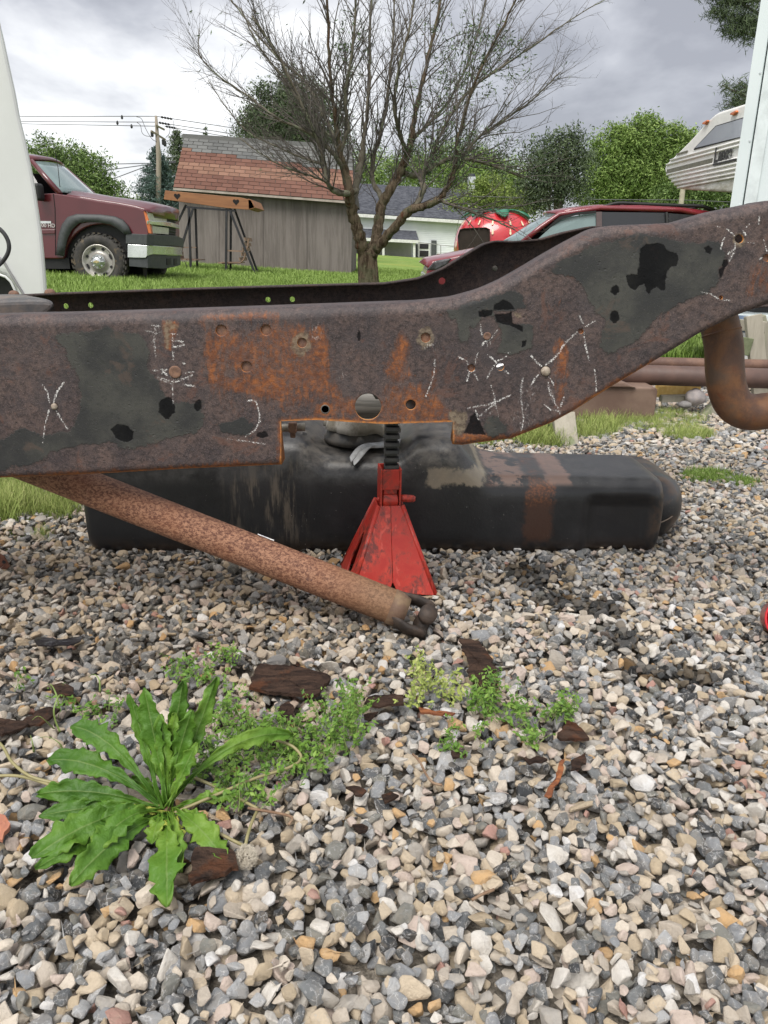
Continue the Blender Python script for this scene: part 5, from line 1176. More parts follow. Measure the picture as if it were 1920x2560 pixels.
mb = MB(); n_ = len(fo); O0 = [q_(x, y, YT0-.004) for x, y in fo]; O1 = [q_(x, y, YT0-.06) + (q_(a, b, YT0-.06)-q_(x, y, YT0-.06))*.15 for (x, y), (a, b) in zip(fo, fi)]; I0 = [q_(x, y, YT0-.055) for x, y in fi]; I1 = [q_(x, y, YT0+.12) for x, y in fi]
mb.grid([O0, O1, I0, I1]); mb.build('fender_flare', M_PLAST, TR, True, solid=.006)
MB().prism([q_(x, y, YT0+.10) for x, y in [(560, 1060)]+fi+[(1150, 1000), (1000, 1180), (700, 1180)]], (0, .6, 0)).build('wheel_well', M_BLACK, TR)
# front: lamps, grille, bumper
MB().prism([q_(1293, 640, YT0-.005), q_(1325, 648, YT0-.005), q_(1365, 845, YT0-.005), q_(1338, 842, YT0-.005)], (0, .10, 0)).build('turn_signal', M_ORANGE, TR, bevel=.008)
def fY(x): return YT0+1.85*min(max((x-1340)/300, 0), 1)
def strip(name, xs, top, bot, mat, depth=.10, off=0.0, n=16, parent=TR):
    X = np.linspace(xs[0], xs[1], n); tx, ty = zip(*top); bx_, by_ = zip(*bot); A_, B_ = [], []
    for x in X:
        v = min(max((x-1340)/300, 0), 1); blg = Vector((.10*math.sin(PI*v)+off if x > 1340 else 0, -off if x < 1340 else 0, 0))
        A_.append(q_(x, np.interp(x, tx, ty), fY(x))+blg); B_.append(q_(x, np.interp(x, bx_, by_), fY(x))+blg)
    C_ = [p+Vector((-depth if X[i] > 1335 else -.02, depth*.5 if X[i] <= 1345 else .02, 0)) for i, p in enumerate(A_)]; D_ = [p+Vector((-depth if X[i] > 1335 else -.02, depth*.5 if X[i] <= 1345 else .02, 0)) for i, p in enumerate(B_)]
    mb = MB(); mb.loft([[A_[i], B_[i], D_[i], C_[i]] for i in range(n)]); return mb.build(name, mat, parent, bevel=.006)
strip('headlight', (1328, 1452), [(1328, 650), (1430, 690), (1455, 702)], [(1328, 726), (1455, 738)], M_LAMP, .2)
strip('headlight', (1362, 1468), [(1362, 774), (1468, 792)], [(1362, 843), (1468, 852)], M_LAMP, .2)
strip('hood_lip', (1322, 1530), [(1322, 640), (1400, 652), (1480, 662), (1530, 682)], [(1322, 650), (1430, 690), (1500, 706), (1530, 716)], M_MAROON, .25, .03)
strip('grille', (1446, 1552), [(1446, 694), (1500, 704), (1552, 735)], [(1446, 858), (1552, 880)], M_BLACK, .12, -.02)
for k in range(6): strip('grille_slat', (1456, 1545), [(1456, 712+k*24), (1545, 738+k*23)], [(1456, 718+k*24), (1545, 744+k*23)], M_PLAST, .06, .0, 6)
strip('grille_bar', (1330, 1564), [(1330, 727), (1460, 738), (1564, 766)], [(1330, 758), (1460, 780), (1564, 800)], M_CHROME, .10, .03)
sub(strip('emblem', (1503, 1540), [(1503, 752), (1540, 762)], [(1503, 778), (1540, 788)], wmat('gold_emblem2', (.5, .42, .2), None, .3), .03, .045, 4), TR) if False else None
strip('bumper_cap', (1143, 1618), [(1143, 842), (1350, 853), (1500, 862), (1600, 885)], [(1143, 935), (1400, 950), (1600, 962)], M_PLAST, .2, .05, 26)
strip('bumper', (1158, 1604), [(1158, 939), (1400, 954), (1604, 968)], [(1158, 1060), (1318, 1064), (1345, 1031), (1604, 1040)], M_CHROME, .2, .04, 34)
strip('air_dam', (1168, 1592), [(1168, 1063), (1318, 1067), (1345, 1034), (1592, 1043)], [(1168, 1138), (1420, 1160), (1592, 1125)], M_PLAST, .2, .02, 34)
for x in (1440, 1500): strip('air_slot', (x, x+34), [(x, 1066), (x+34, 1064)], [(x, 1126), (x+34, 1122)], M_BLACK, .02, .03, 4)
MB().beam(q_(-200, 1110, YT0+.1), q_(640, 1112, YT0+.1), .16, .12).build('running_board', M_BLACK, TR)
MB().beam(q_(-1900, 1090, YT0+.9), q_(1300, 1090, YT0+.9), .9, .22).build('undercarriage', M_BLACK, TR)
wheel(TR, wc, .405, .27); wheel(TR, wc+Vector((.16, 1.9, .01)), .405, .27, 1, False); wheel(TR, wc+Vector((-3.66, .0, .02)), .405, .27); wheel(TR, wc+Vector((-3.66, 1.9, .02)), .405, .27, 1, False)

# red minivan
YV = 15.0; VN = thing('minivan', 'dark red minivan with black roof rack parked beyond the right part of the frame', 'van', (3.3, 15.8, gz(3.3, 15.8)))
g_ = lambda x, y, Y=YV: P(x, y, Y)
WV = Vector((0, 1.75, 0))
hood = [(1064, 690), (1070, 668), (1084, 656), (1140, 645), (1220, 626), (1305, 606)]
low = [(1064, 690)] ; zb = g_(1300, 640).z-.55
sidev = [g_(x, y) for x, y in hood] + [g_(1330, 600), g_(1800, 594), g_(1880, 600), g_(1905, 640)]
sidev += [Vector((sidev[-1].x, YV, zb)), Vector((sidev[0].x+.02, YV, zb))]
MB().prism(sidev, WV).build('body', M_MAROON2, VN, bevel=.035, seg=3)
rings = []
for x, y in hood[1:]:
    p = g_(x, y, YV+.05); rings.append([p+Vector((-.14*(4*u*(1-u)) if x < 1150 else 0, 1.65*u, .075*(1-(2*u-1)**2)+.004)) for u in np.linspace(0, 1, 9)])
MB().loft(rings, False, False).build('hood', M_MAROON2, VN, True, solid=.01)
A0, A1 = g_(1306, 605, YV+.04), g_(1398, 536, YV+.20); F0, F1 = A0+Vector((0, 1.65, 0)), A1+Vector((0, 1.35, 0)); rows = []
for k in range(9):
    u = k/8; w0 = 4*u*(1-u); rows.append([(A0.lerp(F0, u)+Vector((-.26*w0, 0, .01))).lerp(A1.lerp(F1, u)+Vector((-.12*w0, 0, .03*w0)), v) for v in np.linspace(0, 1, 6)])
MB().grid(rows).build('windshield', M_GLASS, VN, True, solid=.006)
rl = [(1396, 535), (1430, 525), (1500, 517.5), (1600, 517), (1700, 522), (1775, 532), (1830, 548)]; rings = []
for x, y in rl:
    p = g_(x, y, YV+.20); rings.append([p+Vector((-.12*(4*u*(1-u)) if x < 1400 else 0, 1.35*u, .045*(4*u*(1-u)))) for u in np.linspace(0, 1, 9)])
MB().loft(rings, False, False).build('roof', M_MAROON2, VN, True, solid=.05)
for dY, dX in ((0, 0), (1.65, 0)):
    s2 = -1 if dY else 1
    MB().tube([A0+Vector((0, dY, 0)), A0.lerp(A1, .5)+Vector((0, dY*.92, .02)), A1+Vector((0, dY*.82, 0)), g_(1500, 520, YV+.19)+Vector((0, dY*.82, 0)), g_(1700, 525, YV+.19)+Vector((0, dY*.82, 0)), g_(1830, 550, YV+.19)+Vector((0, dY*.82, 0)), g_(1890, 605, YV+.05)+Vector((0, dY, 0))], .045, 8).build('roof_pillar', M_MAROON2, VN, True)
for pa, m_ in (([(1342, 600), (1402, 546), (1489, 531), (1491, 600)], M_GLASS), ([(1504, 530), (1662, 532), (1668, 600), (1506, 600)], M_GLASSD), ([(1671, 533), (1770, 541), (1812, 600), (1674, 600)], M_GLASSD)):
    MB().prism([g_(x, y, YV+(.16 if y < 560 else .03)) for x, y in pa], (0, .01, 0)).build('side_window', m_, VN)
    pf = [g_(x, y, YV+(.16 if y < 560 else .03)) for x, y in pa]; MB().prism([Vector((p.x, 2*(YV+.87)-p.y, p.z)) for p in pf], (0, .01, 0)).build('side_window', m_, VN)
MB().beam(g_(1497, 530, YV+.13), g_(1498, 602, YV+.0), .10, .03).build('door_pillar', wmat('grey_pillar', (.09, .06, .06), None, .4), VN)
MB().beam(g_(1666, 531, YV+.13), g_(1671, 602, YV+.0), .04, .03).build('door_pillar', M_BLACK, VN)
MB().prism([g_(x, y, YV+.10) for x, y in [(1352, 584), (1400, 541), (1445, 530), (1490, 527), (1490, 533), (1440, 538), (1405, 548)]], (0, .03, 0)).build('window_visor', M_BLACK, VN)
for dY in (.25, 1.45):
    MB().tube(crv([g_(1508, 517, YV+dY), g_(1545, 508, YV+dY), g_(1600, 510, YV+dY), g_(1700, 514, YV+dY), g_(1755, 516, YV+dY), g_(1790, 529, YV+dY)], 4), .034, 6).build('roof_rail', M_BLACK, VN, True)
for x, y in ((1548, 512), (1742, 519)): MB().tube([g_(x, y, YV+.25), g_(x, y, YV+.25)+Vector((0, 1.2, .0))], .018, 6).build('cross_bar', M_BLACK, VN)
MB().prism([g_(x, y, YV-.02) for x, y in [(1066, 675), (1088, 652), (1130, 645), (1118, 662), (1090, 676)]], (0, .5, .0)).build('headlight', wmat('dark_lamp', (.10, .10, .11), (.03, .03, .03), .12, bump=0), VN, bevel=.03)
MB().prism([g_(x, y, YV-.02) for x, y in [(1062, 705), (1066, 685), (1090, 676), (1100, 684), (1076, 694), (1072, 712)]], (-.03, 1.75, .0)).build('bumper', M_CHROME, VN, bevel=.02)
zg = gz(3, 15)
for x_, f_ in ((1.85, 0), (4.9, 0)):
    for dY, fc in ((-.01, -1), (1.76, 1)): wheel(VN, (x_, YV+dY, zg+.33), .33, .22, fc, False)
MB().box((3.4, 15.9, zg+.25), (4.6, 1.5, .2)).build('undercarriage', M_BLACK, VN)
# ground clutter: frost on body top edges is left to the paint

# ------------------------------------------------------------------ strawberry stand
YB = 28.0; SB = thing('strawberry_stand', 'giant red strawberry shaped stand with green leaf cap and dark serving hatch', 'strawberry stand', (4.1, 29.5, gz(4.1, 29.5)))
c0 = P(1237, 628, 29.7); m_sb = paint('strawberry_red', (.48, .020, .028), (.40, .016, .024)); rx, rz = 92*29.7*1.05/FPX, 86*29.7*1.05/FPX
def berry(a, b, k=1.0):
    ca, sa, cb, sb_ = math.cos(a), math.sin(a), math.cos(b), math.sin(b); e = .78; p = lambda v, e_: math.copysign(abs(v)**e_, v)
    zt = 1 if sb_ > 0 else .95
    x = p(cb, e)*p(ca, .85); y = p(cb, e)*p(sa, .85); z = p(sb_, .8)*zt; tp = 1-.25*max(0, -z)
    dimple = -.10*math.exp(-(x*x+y*y)/.10) if z > 0 else 0
    return c0+Vector((x*rx*tp*k, y*1.55*tp*k, (z+dimple)*rz*k))
MB().grid([[berry(a, b) for a in np.linspace(0, 2*PI, 61)] for b in np.linspace(-PI/2, PI/2, 31)]).build('berry_body', m_sb, SB, True)
m_sep = wmat('green_sepal', (.02, .16, .085), (.015, .12, .065), .4, bump=0)
for k in range(7):
    a0_ = -PI/2+.05+2*PI*k/7; rows = []
    for i in range(9):
        u = i/8; bb = PI/2-.02-u*.80; w_ = .40*(1-u)**.7*(1 if u < 1 else 0)+.001; rows.append([berry(a0_+w_*v*(1.0), bb, 1.035+.07*u*(1-u)+.05*u*u) for v in (-1, -.5, 0, .5, 1)])
    MB().grid(rows).build('leaf_cap', m_sep, SB, True, solid=.05)
m_seed = wmat('cream_seed', (.75, .62, .42), None, .5, bump=0)
sd_ = MB(); base_pts = [(berry(-PI/2+da, bb, 1.01), da, bb) for bb, n_, o_ in ((.62, 7, 0), (.36, 8, .5), (.08, 7, 0), (-.2, 8, .5), (-.45, 7, 0)) for da in [((i+o_)/n_-.5)*2.6 for i in range(n_)]]
for p, da, bb in base_pts:
    q1 = berry(-PI/2+da+.02, bb, 1.01); q2 = berry(-PI/2+da, bb+.03, 1.01); ex = (q1-p).normalized(); ez = (q2-p).normalized(); nn_ = ex.cross(ez).normalized(); nn_ = nn_ if nn_.y < 0 else -nn_
    pts = [p+ex*(.042*math.cos(a)*(1 if math.sin(a) < 0 else .7))+ez*(.085*math.sin(a)*(1 if math.sin(a) < 0 else 1.5)) for a in np.linspace(0, 2*PI, 10, endpoint=False)]
    MB().prism(pts, nn_*.02).build('seed', m_seed, SB)
op = [(1148, 632), (1145, 590), (1150, 574), (1160, 571), (1214, 569), (1222, 573), (1224, 632)]
mb = MB(); f_ = [P(x, y, 28.0) for x, y in op]; bk = [p+Vector((.25, 1.0, 0)) for p in f_]; n_ = len(f_)
mb.add(f_+bk, [(i, (i+1) % n_, n_+(i+1) % n_, n_+i) for i in range(n_)]+[tuple(range(n_, 2*n_))]); mb.prism([p+Vector((.0, .05, 0)) for p in f_], (0, .03, 0)); mb.build('serving_hatch', wmat('dark_hatch_inside', (.022, .015, .011), (.03, .02, .015), .9, bump=0), SB, solid=.02)
MB().lathe([(1.35, 0), (1.35, .12), (1.2, .12)], (c0.x, c0.y, gz(c0.x, c0.y)), 24).build('base_ring', wmat('stand_base', (.3, .3, .28), None, .8), SB)
MB().lathe([(1.15, 0), (1.15, .8), (.9, .8)], (c0.x, c0.y, gz(c0.x, c0.y)+.1), 24).build('plinth', m_sb, SB)

# ------------------------------------------------------------------ white house
YH = 60.0; HS = thing('house', 'white sided house with dark shingle roof and porch behind the bare tree', 'house', (P(1020, 640, YH).x, YH+3, gz(1, YH)))
k7 = lambda x, y, Y=YH: P(860+x/4.88, 380+y/4.88, Y)
m_sid, t = newmat('white_vinyl_siding'); n_ = t.noise(.8, 4, .6); t.out(t.mix(t.sm(n_, .3, .7), (.76, .78, .80), (.68, .70, .73)), .6, 0, None, .3)
m_drk, t = newmat('charcoal_shingles'); n_ = t.noise(3.2, 4, .7, t.mapping(t.coord(), (1, 1, 3))); t.out(t.mix(t.sm(n_, .4, .62), (.050, .053, .064), (.095, .10, .115)), .9, 0, t.bump(n_, .4, .05), .1)
wl, wr = k7(-60, 745), k7(1560, 840); bl_, br_ = k7(-60, 1290), k7(1560, 1320); NB = 22; mb = MB()
for i in range(NB):
    u0, u1 = i/NB, (i+1)/NB; a, b = wl.lerp(bl_, u0), wr.lerp(br_, u0); c, d = wl.lerp(bl_, u1), wr.lerp(br_, u1)
    o_ = Vector((0, -.03, 0)); mb.add([a, b, d+o_, c+o_, c], [(0, 1, 2, 3)]); mb.add([c+o_, d+o_, d, c], [(0, 1, 2, 3)])
mb.build('siding', m_sid, HS, fix=False)
MB().prism([wl+Vector((0, .03, 0)), wr+Vector((0, .03, 0)), br_+Vector((0, .03, -.5)), bl_+Vector((0, .03, -.5))], (0, 8, 0)).build('wall', m_sid, HS)
e0, e1, r0, r1 = k7(-90, 735, YH-.4), k7(1650, 845, YH-.4), k7(-60, 375, YH+4), k7(1535, 470, YH+4)
mb = MB(); bk0, bk1 = Vector((e0.x, YH+8.4, e0.z)), Vector((e1.x, YH+8.4, e1.z)); mb.add([e0, e1, r1, r0, bk0, bk1], [(0, 1, 2, 3), (3, 2, 5, 4), (0, 3, 4), (1, 5, 2)]); HR = mb.build('roof', m_drk, HS, solid=.12)
MB().beam(e0+Vector((0, -.1, -.12)), e1+Vector((0, -.1, -.12)), .22, .16).build('gutter', wmat('white_gutter', (.72, .72, .70), None, .5, bump=0), HS)
m_wht = bpy.data.materials['white_gutter']
mb = MB(); mb.prism([k7(1520, 300, YH+3.2), k7(1606, 300, YH+3.2), k7(1606, 560, YH+3.2), k7(1524, 480, YH+3.2)], (0, .8, 0)); sub(mb.build('chimney', wmat('pale_chimney', (.55, .57, .62), None, .8), None), HR)
sub(MB().prism([k7(1528, 262, YH+3.3), k7(1596, 262, YH+3.3), k7(1600, 298, YH+3.3), k7(1524, 298, YH+3.3)], (0, .6, 0)).build('chimney_cap', m_drk, None), HR)
sub(MB().tube([k7(1519, 715, YH+.8), k7(1519, 618, YH+.8)], .07, 8).build('vent_pipe', m_wht, None), HR)
MB().prism([k7(60, 925, YH-.1), k7(880, 962, YH-.1), k7(916, 1082, YH-2.2), k7(60, 1045, YH-2.2)], (0, .0, -.08)).build('porch_roof', m_drk, HS)
MB().beam(k7(60, 1056, YH-2.2), k7(920, 1096, YH-2.2), .2, .2).build('porch_fascia', m_wht, HS)
for x in (480, 857): MB().beam(k7(x, 1075+x*.02, YH-2.1), k7(x, 1285, YH-2.1), .16, .16).build('porch_post', m_wht, HS)
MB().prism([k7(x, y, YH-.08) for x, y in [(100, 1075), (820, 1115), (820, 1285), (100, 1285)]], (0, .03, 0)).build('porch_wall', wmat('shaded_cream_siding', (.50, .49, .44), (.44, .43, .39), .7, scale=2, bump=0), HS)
DR = MB().prism([k7(x, y, YH-.12) for x, y in [(905, 1105), (1052, 1112), (1050, 1292), (903, 1288)]], (0, .05, 0)).build('storm_door', m_wht, HS)
for y0_, y1_ in ((1118, 1182), (1202, 1278)): sub(MB().prism([k7(x, y, YH-.15) for x, y in [(925, y0_), (1032, y0_+4), (1030, y1_), (922, y1_-2)]], (0, .02, 0)).build('pane', M_GLASSD, None), DR)
for x0, x1, y0_, y1_ in ((1065, 1130, 1076, 1282), (872, 900, 1122, 1282), (150, 182, 1110, 1245)): MB().prism([k7(x, y, YH-.14) for x, y in [(x0, y0_), (x1, y0_+3), (x1-2, y1_), (x0-2, y1_)]], (0, .05, 0)).build('shutter', wmat('grey_shutter', (.07, .075, .08), None, .6), HS)
FN = thing('chain_fence', 'low chain link fence rail in front of the white house', 'fence', (P(1120, 635, 52).x, 52, gz(3, 52)))
MB().tube([k7(900, 1098, 52), k7(1180, 1135, 52), k7(1420, 1165, 52)], .022, 5).build('top_rail', wmat('galvanised', (.3, .3, .3), None, .5, bump=0), FN)
for x, y in ((915, 1100), (1180, 1135), (1400, 1162)): MB().beam(k7(x, y, 52), k7(x, y+150, 52), .05, .05).build('post', bpy.data.materials['galvanised'], FN)
o = MB().box(k7(1240, 1245, 54)+Vector((0, 0, -.1)), (1.1, .5, .25)).build('planter_box', wmat('planter_wood', (.16, .12, .06), None, .8), None, bevel=.02); tag(o, 'small wooden planter box on the grass by the white house fence', 'planter')

# ------------------------------------------------------------------ camper
n0 = P(1667.5, 429.5, 17.0); zr = n0.z; d_ = ray(1785, 400.6); n1_ = Vector(np.array([0, 0, EYE])+d_*((zr-EYE)/d_[2])); uc = (n1_-n0); uc.z = 0; uc.normalize(); nc_ = Vector((-uc.y, uc.x, 0)); nc_ = nc_ if nc_.y > 0 else -nc_
def K(x, y, off=0.0):
    px, py = 1600+x/5.184, 200+y/5.184; d = Vector(ray(px, py)); o_ = Vector((0, 0, EYE)); tt = (n0-o_).dot(nc_)/d.dot(nc_); return o_+d*tt-nc_*off
print('camper plane', n0, n1_, uc)
CA = thing('camper', 'white truck camper with ribbed siding and dark side window standing at right', 'camper', (n1_.x+1, n1_.y, gz(n1_.x, n1_.y)))
m_cw, t = newmat('ribbed_camper_skin'); oc = t.coord(); sp_ = t.n('ShaderNodeSeparateXYZ'); t.L.new(oc, sp_.inputs[0]); n_ = t.noise(4, 5, .65, t.mapping(oc, (1, 1, 2.5)))
dirt = t.math('MULTIPLY', t.math('SUBTRACT', 1.0, t.sm(sp_.outputs[2], zr-.50, zr-.10)), t.sm(n_, .2, .7))
col = t.mix(t.sm(n_, .3, .7), (.80, .79, .77), (.72, .71, .69)); col = t.mix(t.math('MULTIPLY', dirt, .85), col, (.27, .25, .17)); t.out(col, .4, 0, None, .5)
ol = [(480, 1405), (400, 1320), (345, 1245), (318, 1185), (322, 1125), (350, 1075), (470, 960), (640, 790), (830, 580), (900, 505), (960, 450), (1010, 420), (1060, 400), (1360, 305), (2600, -80), (2600, 2050), (1900, 1790), (1700, 1475), (1170, 1460), (560, 1422)]
MB().prism([K(x, y) for x, y in ol], nc_*2.1).build('body', m_cw, CA, bevel=.05, seg=3)
m_dk = wmat('camper_stripe', (.15, .145, .11), (.11, .105, .08), .5, scale=10, bump=0)
edgeL = lambda y: np.interp(y, [1000, 1075, 1125, 1185, 1245, 1320, 1405], [430, 352, 324, 322, 350, 408, 485])
# ribs: parallel raised ridges
for k, y in enumerate([1040, 1100, 1230, 1275, 1320, 1362, 1400]):
    a = K(edgeL(y)+14, y, .012); sl = Vector((uc.x, uc.y, 0)); b = a+sl*4.2; MB().tube([a, b], .020, 6).build('rib', m_cw, CA, True)
MB().beam(K(352, 1190, .004), K(940, 1046, .004), .085, .016, nc_).build('stripe', m_dk, CA)
MB().beam(K(480, 965, .010), K(480, 965, .010)+uc*.52, .03, .02, nc_).build('rib', m_dk, CA)
MB().prism([K(x, y, .012) for x, y in [(700, 908), (715, 880), (990, 592), (1360, 480), (1345, 745), (1290, 752)]], nc_*.01).build('window_frame', M_BLACK, CA)
MB().prism([K(x, y, .018) for x, y in [(722, 882), (998, 602), (1370, 492), (1340, 735), (1290, 742)]], nc_*.004).build('window', wmat('camper_glass', (.38, .40, .46), (.34, .36, .42), .08, scale=2, bump=0), CA)
for pa in ([(832, 575), (845, 550), (900, 518), (905, 535), (870, 580)], [(1195, 450), (1210, 425), (1275, 393), (1280, 415), (1240, 462)]): MB().prism([K(x, y, .0) for x, y in pa], -nc_*.05).build('marker_light', M_ORANGE, CA, bevel=.01)
ang = math.atan2(uc.y, uc.x)
tp = K(968, 1075, .028); text('L', .34, tp, PI/2, 0, ang, wmat('brand_letter', (.022, .02, .02), None, .5), 'lettering', CA, ext=.004, off=.008)
text('ance', .27, tp+uc*.175+Vector((0, 0, .02)), PI/2, 0, ang, bpy.data.materials['brand_letter'], 'lettering', CA, ext=.004, off=.010)
MB().beam(tp+Vector((0, 0, -.03)), tp+uc*.86+Vector((0, 0, -.03)), .035, .01, nc_).build('underline', bpy.data.materials['brand_letter'], CA)
for s in (.9, 3.6): MB().beam(K(1500, 1460)+uc*s+nc_*.3, Vector((K(1500, 1460)+uc*s+nc_*.3).to_2d().to_3d())+Vector((0, 0, -.7)), .12, .12).build('jack_leg', wmat('leg_grey', (.2, .2, .2), None, .6), CA)

# ------------------------------------------------------------------ utility poles and wires
M_POLE = wmat('grey_pole_wood', (.22, .19, .15), (.30, .26, .21), .9, scale=3, stretch=(3, 3, .3), bump=.3); M_WIRE = wmat('wire', (.10, .10, .11), None, .6, bump=0)
UP_ = thing('utility_pole', 'tall wooden utility pole with crossarms and wires left of the shed', 'utility pole', (P(395, 500, 45).x, 45, gz(-12, 45)))
k9 = lambda x, y, Y=45: P(60+x/3.95, 240+y/3.95, Y)
b0 = k9(1326, 1100); MB().tube([Vector((b0.x+.02, 45, -.6)), b0, k9(1330, 600), k9(1303, 195)], [.15, .15, .13, .07], 10).build('pole', M_POLE, UP_, True)
MB().beam(k9(1255, 345, 44.7), k9(1395, 432, 45.3), .10, .12).build('crossarm', M_POLE, UP_); MB().beam(k9(1298, 288, 44.8), k9(1385, 332, 45.2), .10, .10).build('crossarm', M_POLE, UP_)
for x, y in ((1265, 375), (1375, 455), (1392, 470)): MB().lathe([(.05, -.14), (.08, -.1), (.08, .1), (.04, .14)], k9(x, y, 44.8), 8).build('insulator', M_BLACK, UP_)
for x0, y0_, x1, y1_ in ((1350, 207, 1465, 228), (1330, 262, 1440, 282), (1400, 300, 1500, 318)): MB().tube([k9(x0+(x1-x0)*i/8, y0_+(y1_-y0_)*i/8) for i in range(9)], [.03, .07]*4+[.03], 6).build('insulator_string', M_BLACK, UP_)
def wire(pts, parent, r=.018): MB().tube(pts, r, 4, False).build('wire', M_WIRE, parent)
for a, b, c, d in ((-1200, 186, 1303, 200), (-1200, 228, 1310, 258), (-1200, 236, 1310, 298)): wire([k9(a, b, 60), k9((a+c)/2, (b+d)/2+9, 52), k9(c, d, 45)], UP_)
for a, b, c, d in ((1303, 200, 3600, 500), (1330, 262, 3600, 560), (1390, 300, 3600, 610)): wire([k9(a, b), k9((a+c)/2, (b+d)/2+24, 52), k9(c, d, 60)], UP_)
for x, y in ((967, 207), (922, 262), (1062, 297)): MB().lathe([(.02, -.12), (.07, -.06), (.05, .06), (.01, .1)], k9(x, y, 46.5), 6).build('wire_spacer', M_BLACK, UP_)
for pa in ([(1110, 205), (1160, 225), (1200, 320), (1260, 420), (1310, 452)], [(1115, 260), (1150, 290), (1165, 360), (1200, 392), (1260, 400)], [(1480, 240), (1475, 340), (1440, 430), (1395, 445)], [(1520, 325), (1500, 400), (1450, 460), (1400, 470)], [(1445, 290), (1435, 370), (1400, 410)]): wire(crv([k9(x, y, 44.9) for x, y in pa], 4), UP_, .014)
for pa in ([(1500, 660), (1240, 664), (700, 676), (100, 690)], [(1500, 640), (1240, 675), (720, 746), (300, 800)], [(1500, 650), (1240, 682), (860, 826), (600, 920)]): wire([k9(x, y, 48) for x, y in pa], UP_, .022)
wire([k9(1000, 945, 50), k9(1180, 948, 50), k9(1230, 962, 50), k9(1500, 990, 50)], UP_, .02)
U2 = thing('utility_pole', 'short pale wooden pole rising behind the roof rack of the red van', 'utility pole', (P(1702, 520, 40).x, 40, gz(14, 40)))
MB().tube([Vector((P(1701, 525, 40).x, 40, -1)), P(1701, 525, 40), P(1707, 474, 40), P(1711, 440, 40)], [.14, .13, .12, .11], 8).build('pole', wmat('pale_pole', (.42, .38, .30), None, .8), U2, True)
wire([P(1150, 490, 40), P(1500, 499, 40), P(1704, 500, 40), P(1900, 508, 40)], U2, .016)

# ------------------------------------------------------------------ white vehicle at the left edge, white trailer at the right edge
m_white = wmat('dull_white_paint', (.60, .61, .60), (.54, .55, .54), .38, scale=2.5, bump=.02, spec=.5, coat=.3)
VL = thing('white_truck', 'white truck body with a wheel arch cut by the left edge of the picture', 'truck', (-1.9, 3.4, 0))
YL = 2.9
edge = [(-6, -60), (0, 46), (13, 100), (26, 162), (40, 225), (52, 289), (67, 352), (81, 417), (92, 478), (101, 538), (108, 588), (113, 637), (118, 700), (121, 745), (122, 800)]
archl = [(48, 800), (43, 745), (36, 722), (27, 704), (14, 692), (0, 687), (-20, 686), (-60, 700), (-90, 740), (-100, 800)]
loop = [P(x, y, YL) for x, y in edge] + [P(x, y, YL) for x, y in archl] + [P(-420, 800, YL), P(-420, -60, YL)]
MB().prism(loop, (-1.05, 1.9, 0)).build('body_panel', m_white, VL, bevel=.025, seg=4)
MB().tube([P(x, y, YL-.003) for x, y in [(-8, 640), (8, 652), (22, 676), (36, 700), (52, 725), (66, 748), (90, 800)]], .0045, 6).build('crease', wmat('panel_gap', (.25, .25, .25), None, .7), VL)
MB().tube([P(x, y, YL-.002) for x, y in archl], .005, 8).build('arch_lip', m_white, VL, True)
MB().prism([P(x, y, YL+.05) for x, y in archl], (-.75, .9, 0)).build('wheel_well', M_BLACK, VL)
tc = P(-20, 900, YL+.12); wheel(VL, (tc.x-.50, YL+.10, .36), .36, .22, -1, False)
m_wt = wmat('white_trailer_skin', (.64, .70, .71), (.58, .64, .65), .42, scale=1.5, bump=.01)
WX = thing('box_trailer', 'tall white box trailer with vertical seams at the right edge', 'trailer', (3.2, 6, 0))
YW = 5.0; vx = lambda px, py: P(px, py, YW).x
xA = P(1825, 515, YW).x; xB = xA+.075; xC = xB+.075
zt = 2.9; zl = .80
wd = Vector((.56, 1.0, 0))
def wpan(x0, x1, name, mat, dy=0.0): return MB().prism([(x0, YW+dy, zl), (x1, YW+dy, zl), (x1, YW+dy, zt), (x0, YW+dy, zt)], wd).build(name, mat, WX, bevel=.004)
wpan(xA, xB-.003, 'corner_post', m_wt); wpan(xB, xC-.002, 'side_panel', wmat('white_trailer_band', (.68, .74, .75), None, .4, bump=0), -.012); wpan(xC, xC+1.2, 'side_panel', m_wt, .006)
for z in (1.0, 1.35, 1.7, 2.05, 2.4): MB().lathe([(.006, -.003), (.006, 0), (.0001, .001)], (xB-.018, YW-.001, z), 8, 'Y').build('rivet_head', M_CHROME, WX)
sk0 = P(1840, 790, 5.2)
MB().box((sk0.x+.8, 5.62, sk0.z-.01), (1.7, .9, .045)).build('ledge', m_wt, WX, bevel=.008)
xs0 = P(1853, 850, 5.3).x
for i in range(4):
    zc = sk0.z-.11-.17*i; MB().box((xs0+.75+.0, 5.34+.004*(i % 2), zc+.0), (1.5, .03, .155)).build('skirt_panel', wmat('white_skirt', (.70, .71, .70), (.62, .63, .62), .5, scale=3, bump=0) if i == 0 else bpy.data.materials['white_skirt'], WX, bevel=.01)
MB().box((xs0+.8, 5.7, .3), (1.4, .6, .5)).build('chassis', M_BLACK, WX)
